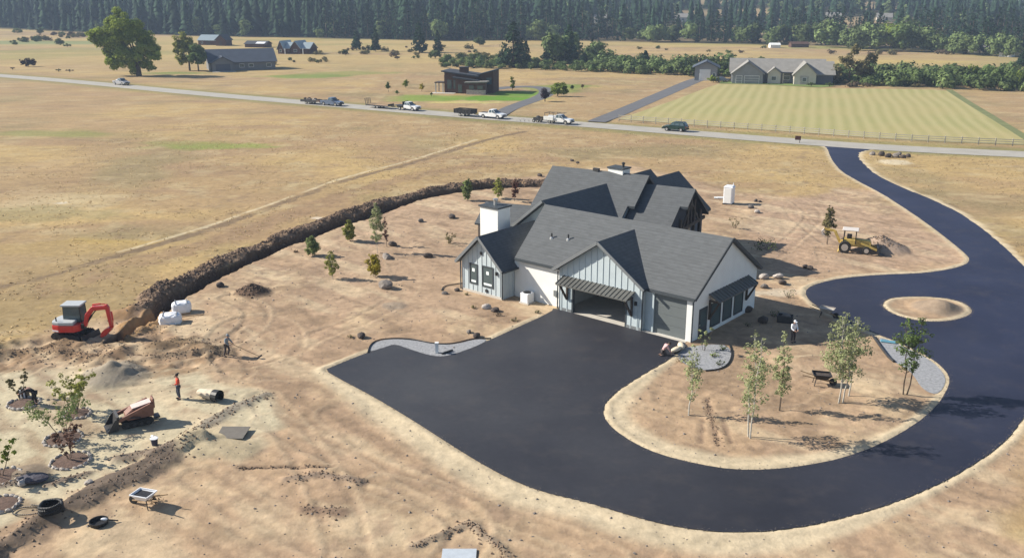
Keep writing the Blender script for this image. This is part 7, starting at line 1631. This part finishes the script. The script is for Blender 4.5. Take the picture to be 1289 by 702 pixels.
while yy < 1450:
    sp = 7.0 + (yy - 380) * .004
    xs_ = np.arange(-.85 * yy, .75 * yy, sp)
    for x in xs_:
        xx, y2 = x + r.uniform(-.5, .5) * sp, yy + r.uniform(-.5, .5) * sp
        pos.append((xx, y2))
    yy += sp
pos = np.array(pos); e = pos[:, 1] - forest_edge(pos[:, 0]); ang = pos[:, 0] / pos[:, 1]
keep = e > 14 * (fbm(pos[:, 0], pos[:, 1], 25, 3, 71) - .5) + 2
clear = fbm(pos[:, 0], pos[:, 1], 60, 3, 81)
keep &= ~((clear > .54) & (ang > .0) & (e > 60)); keep &= ~((ang > .535) & (ang < .60) & (e > 420)); keep &= r.random(len(pos)) < np.where(ang > .1, .62, .90)
for hx_, hy_ in HILL: keep &= ~((np.abs(ang - hx_ / hy_) < .011) & (pos[:, 1] > hy_ - 110) & (pos[:, 1] < hy_ + 14))
keep &= (e < 520) | (ang > .05); pos = pos[keep]; e = e[keep]
order = np.argsort(pos[:, 1] + 1e5 * (np.abs(pos[:, 0] / pos[:, 1]) > .57)); pos = pos[order]; e = e[order]
zz = terrain(pos[:, 0], pos[:, 1])
near_p, far_p = [], []
for k in range(7):
    cl = []; R0 = r.uniform(2.6, 3.8)
    for q in range(60):
        f = r.random() ** 1.1; a = r.uniform(0, 6.28); R = R0 * (1 - f) ** r.uniform(.6, .9) * r.uniform(.3, 1.0)
        cl.append((R * math.cos(a), R * math.sin(a), 20 * (.07 + .92 * f), R0 * (.30 - .16 * f) * r.uniform(.7, 1.2), r.uniform(.1, .9)))
    P, tn_ = cluster_points(cl, r, 11); P[:, 2] = np.clip(P[:, 2], .2, 20.3); pm_ = leaf_mesh('pine', P, .62, M['needle'], r, tn_); bm = bmesh.new(); bm.from_mesh(pm_)
    ly = bm.verts.layers.float.get('tint'); tk_ = bmesh.ops.create_cone(bm, cap_ends=True, segments=6, radius1=.35, radius2=.04, depth=19.5, matrix=Matrix.Translation((0, 0, 9.4)))
    for f in {f for v in tk_['verts'] for f in v.link_faces}: f.material_index = 1
    bm.to_mesh(pm_); bm.free(); pm_.materials.append(M['bark']); near_p.append(pm_)
    far_p.append(conifer_arrays(20, r.uniform(3.0, 5.4), 9, 9, r))
def round_arrays(r):
    cl = [(r.uniform(-2.6, 2.6), r.uniform(-2.4, 2.4), r.uniform(2.5, 9.5), r.uniform(1.5, 2.4), r.uniform(.15, .95)) for _ in range(13)]
    P, tn_ = cluster_points(cl, r, 3.2); m_ = leaf_mesh('crown', P, .95, M['leaf_far'], r, tn_); n_ = len(P)
    V_ = np.empty(12 * n_, np.float32); m_.vertices.foreach_get('co', V_); V_ = V_.reshape(-1, 3).astype(float); bpy.data.meshes.remove(m_)
    q = np.arange(n_)[:, None] * 4; return V_, np.concatenate([q + [[0, 1, 2]], q + [[0, 2, 3]]]), np.repeat(tn_, 4)
round_p = [round_arrays(r) for _ in range(4)]
mixn = fbm(pos[:, 0], pos[:, 1], 70, 3, 221)
NI = 290
for (x, y), z in zip(pos[:NI], zz[:NI]):
    o = link('forest_pine', near_p[r.integers(0, 7)]); s_ = r.uniform(.62, 1.25) * (1.0 if x < 60 else .8); o.location = (x, y, z - .5); o.scale = (s_ * r.uniform(.8, 1.2), s_ * r.uniform(.8, 1.2), s_); o.rotation_euler = (0, 0, r.uniform(0, 6.28))
    tag(o, 'dark conifer in the front rows of the hillside forest', 'tree', 'conifers in the front rows of the forest')
VV, FF, TT, LF = [], [], [], []; off = 0
for (x, y), z, mq in zip(pos[NI:], zz[NI:], mixn[NI:]):
    leafy = r.random() < (.5 if mq > .52 else .08) and x / y > -.15
    V_, F_, T_ = round_p[r.integers(0, 4)] if leafy else far_p[r.integers(0, 7)]; s_ = r.uniform(.42, 1.4) * (1.0 if x / y < .1 else .85); a = r.uniform(0, 6.28); c_, n_ = math.cos(a), math.sin(a)
    w = np.empty_like(V_); w[:, 0] = x + s_ * (c_ * V_[:, 0] - n_ * V_[:, 1]); w[:, 1] = y + s_ * (n_ * V_[:, 0] + c_ * V_[:, 1]); w[:, 2] = z - .5 + s_ * V_[:, 2]
    VV.append(w); FF.append(F_ + off); LF.append(np.full(len(F_), int(leafy))); TT.append(np.clip(T_ + r.normal(0, .25), 0, 1)); off += len(V_)
fo = link('conifer_forest', np_mesh('conifer_forest', np.concatenate(VV), np.concatenate(FF), [M['needle'], M['leaf_far']], np.concatenate(LF), tint=np.concatenate(TT), smooth_=True)); fo['kind'] = 'stuff'
print('forest', len(pos), off)
# ------------------------------------------------------------------ the air
hz = MB().box(-1600, 1600, -30, 2200, -75, 95).build('haze', []); hz['kind'] = 'stuff'
hm = bpy.data.materials.new('haze'); hm.use_nodes = True; t = hm.node_tree; t.nodes.clear()
pv = t.nodes.new('ShaderNodeVolumePrincipled'); pv.inputs['Color'].default_value = (.56, .70, .92, 1); pv.inputs['Density'].default_value = .00026; pv.inputs['Anisotropy'].default_value = 0.0
ou = t.nodes.new('ShaderNodeOutputMaterial'); t.links.new(pv.outputs[0], ou.inputs['Volume']); hz.data.materials.append(hm)
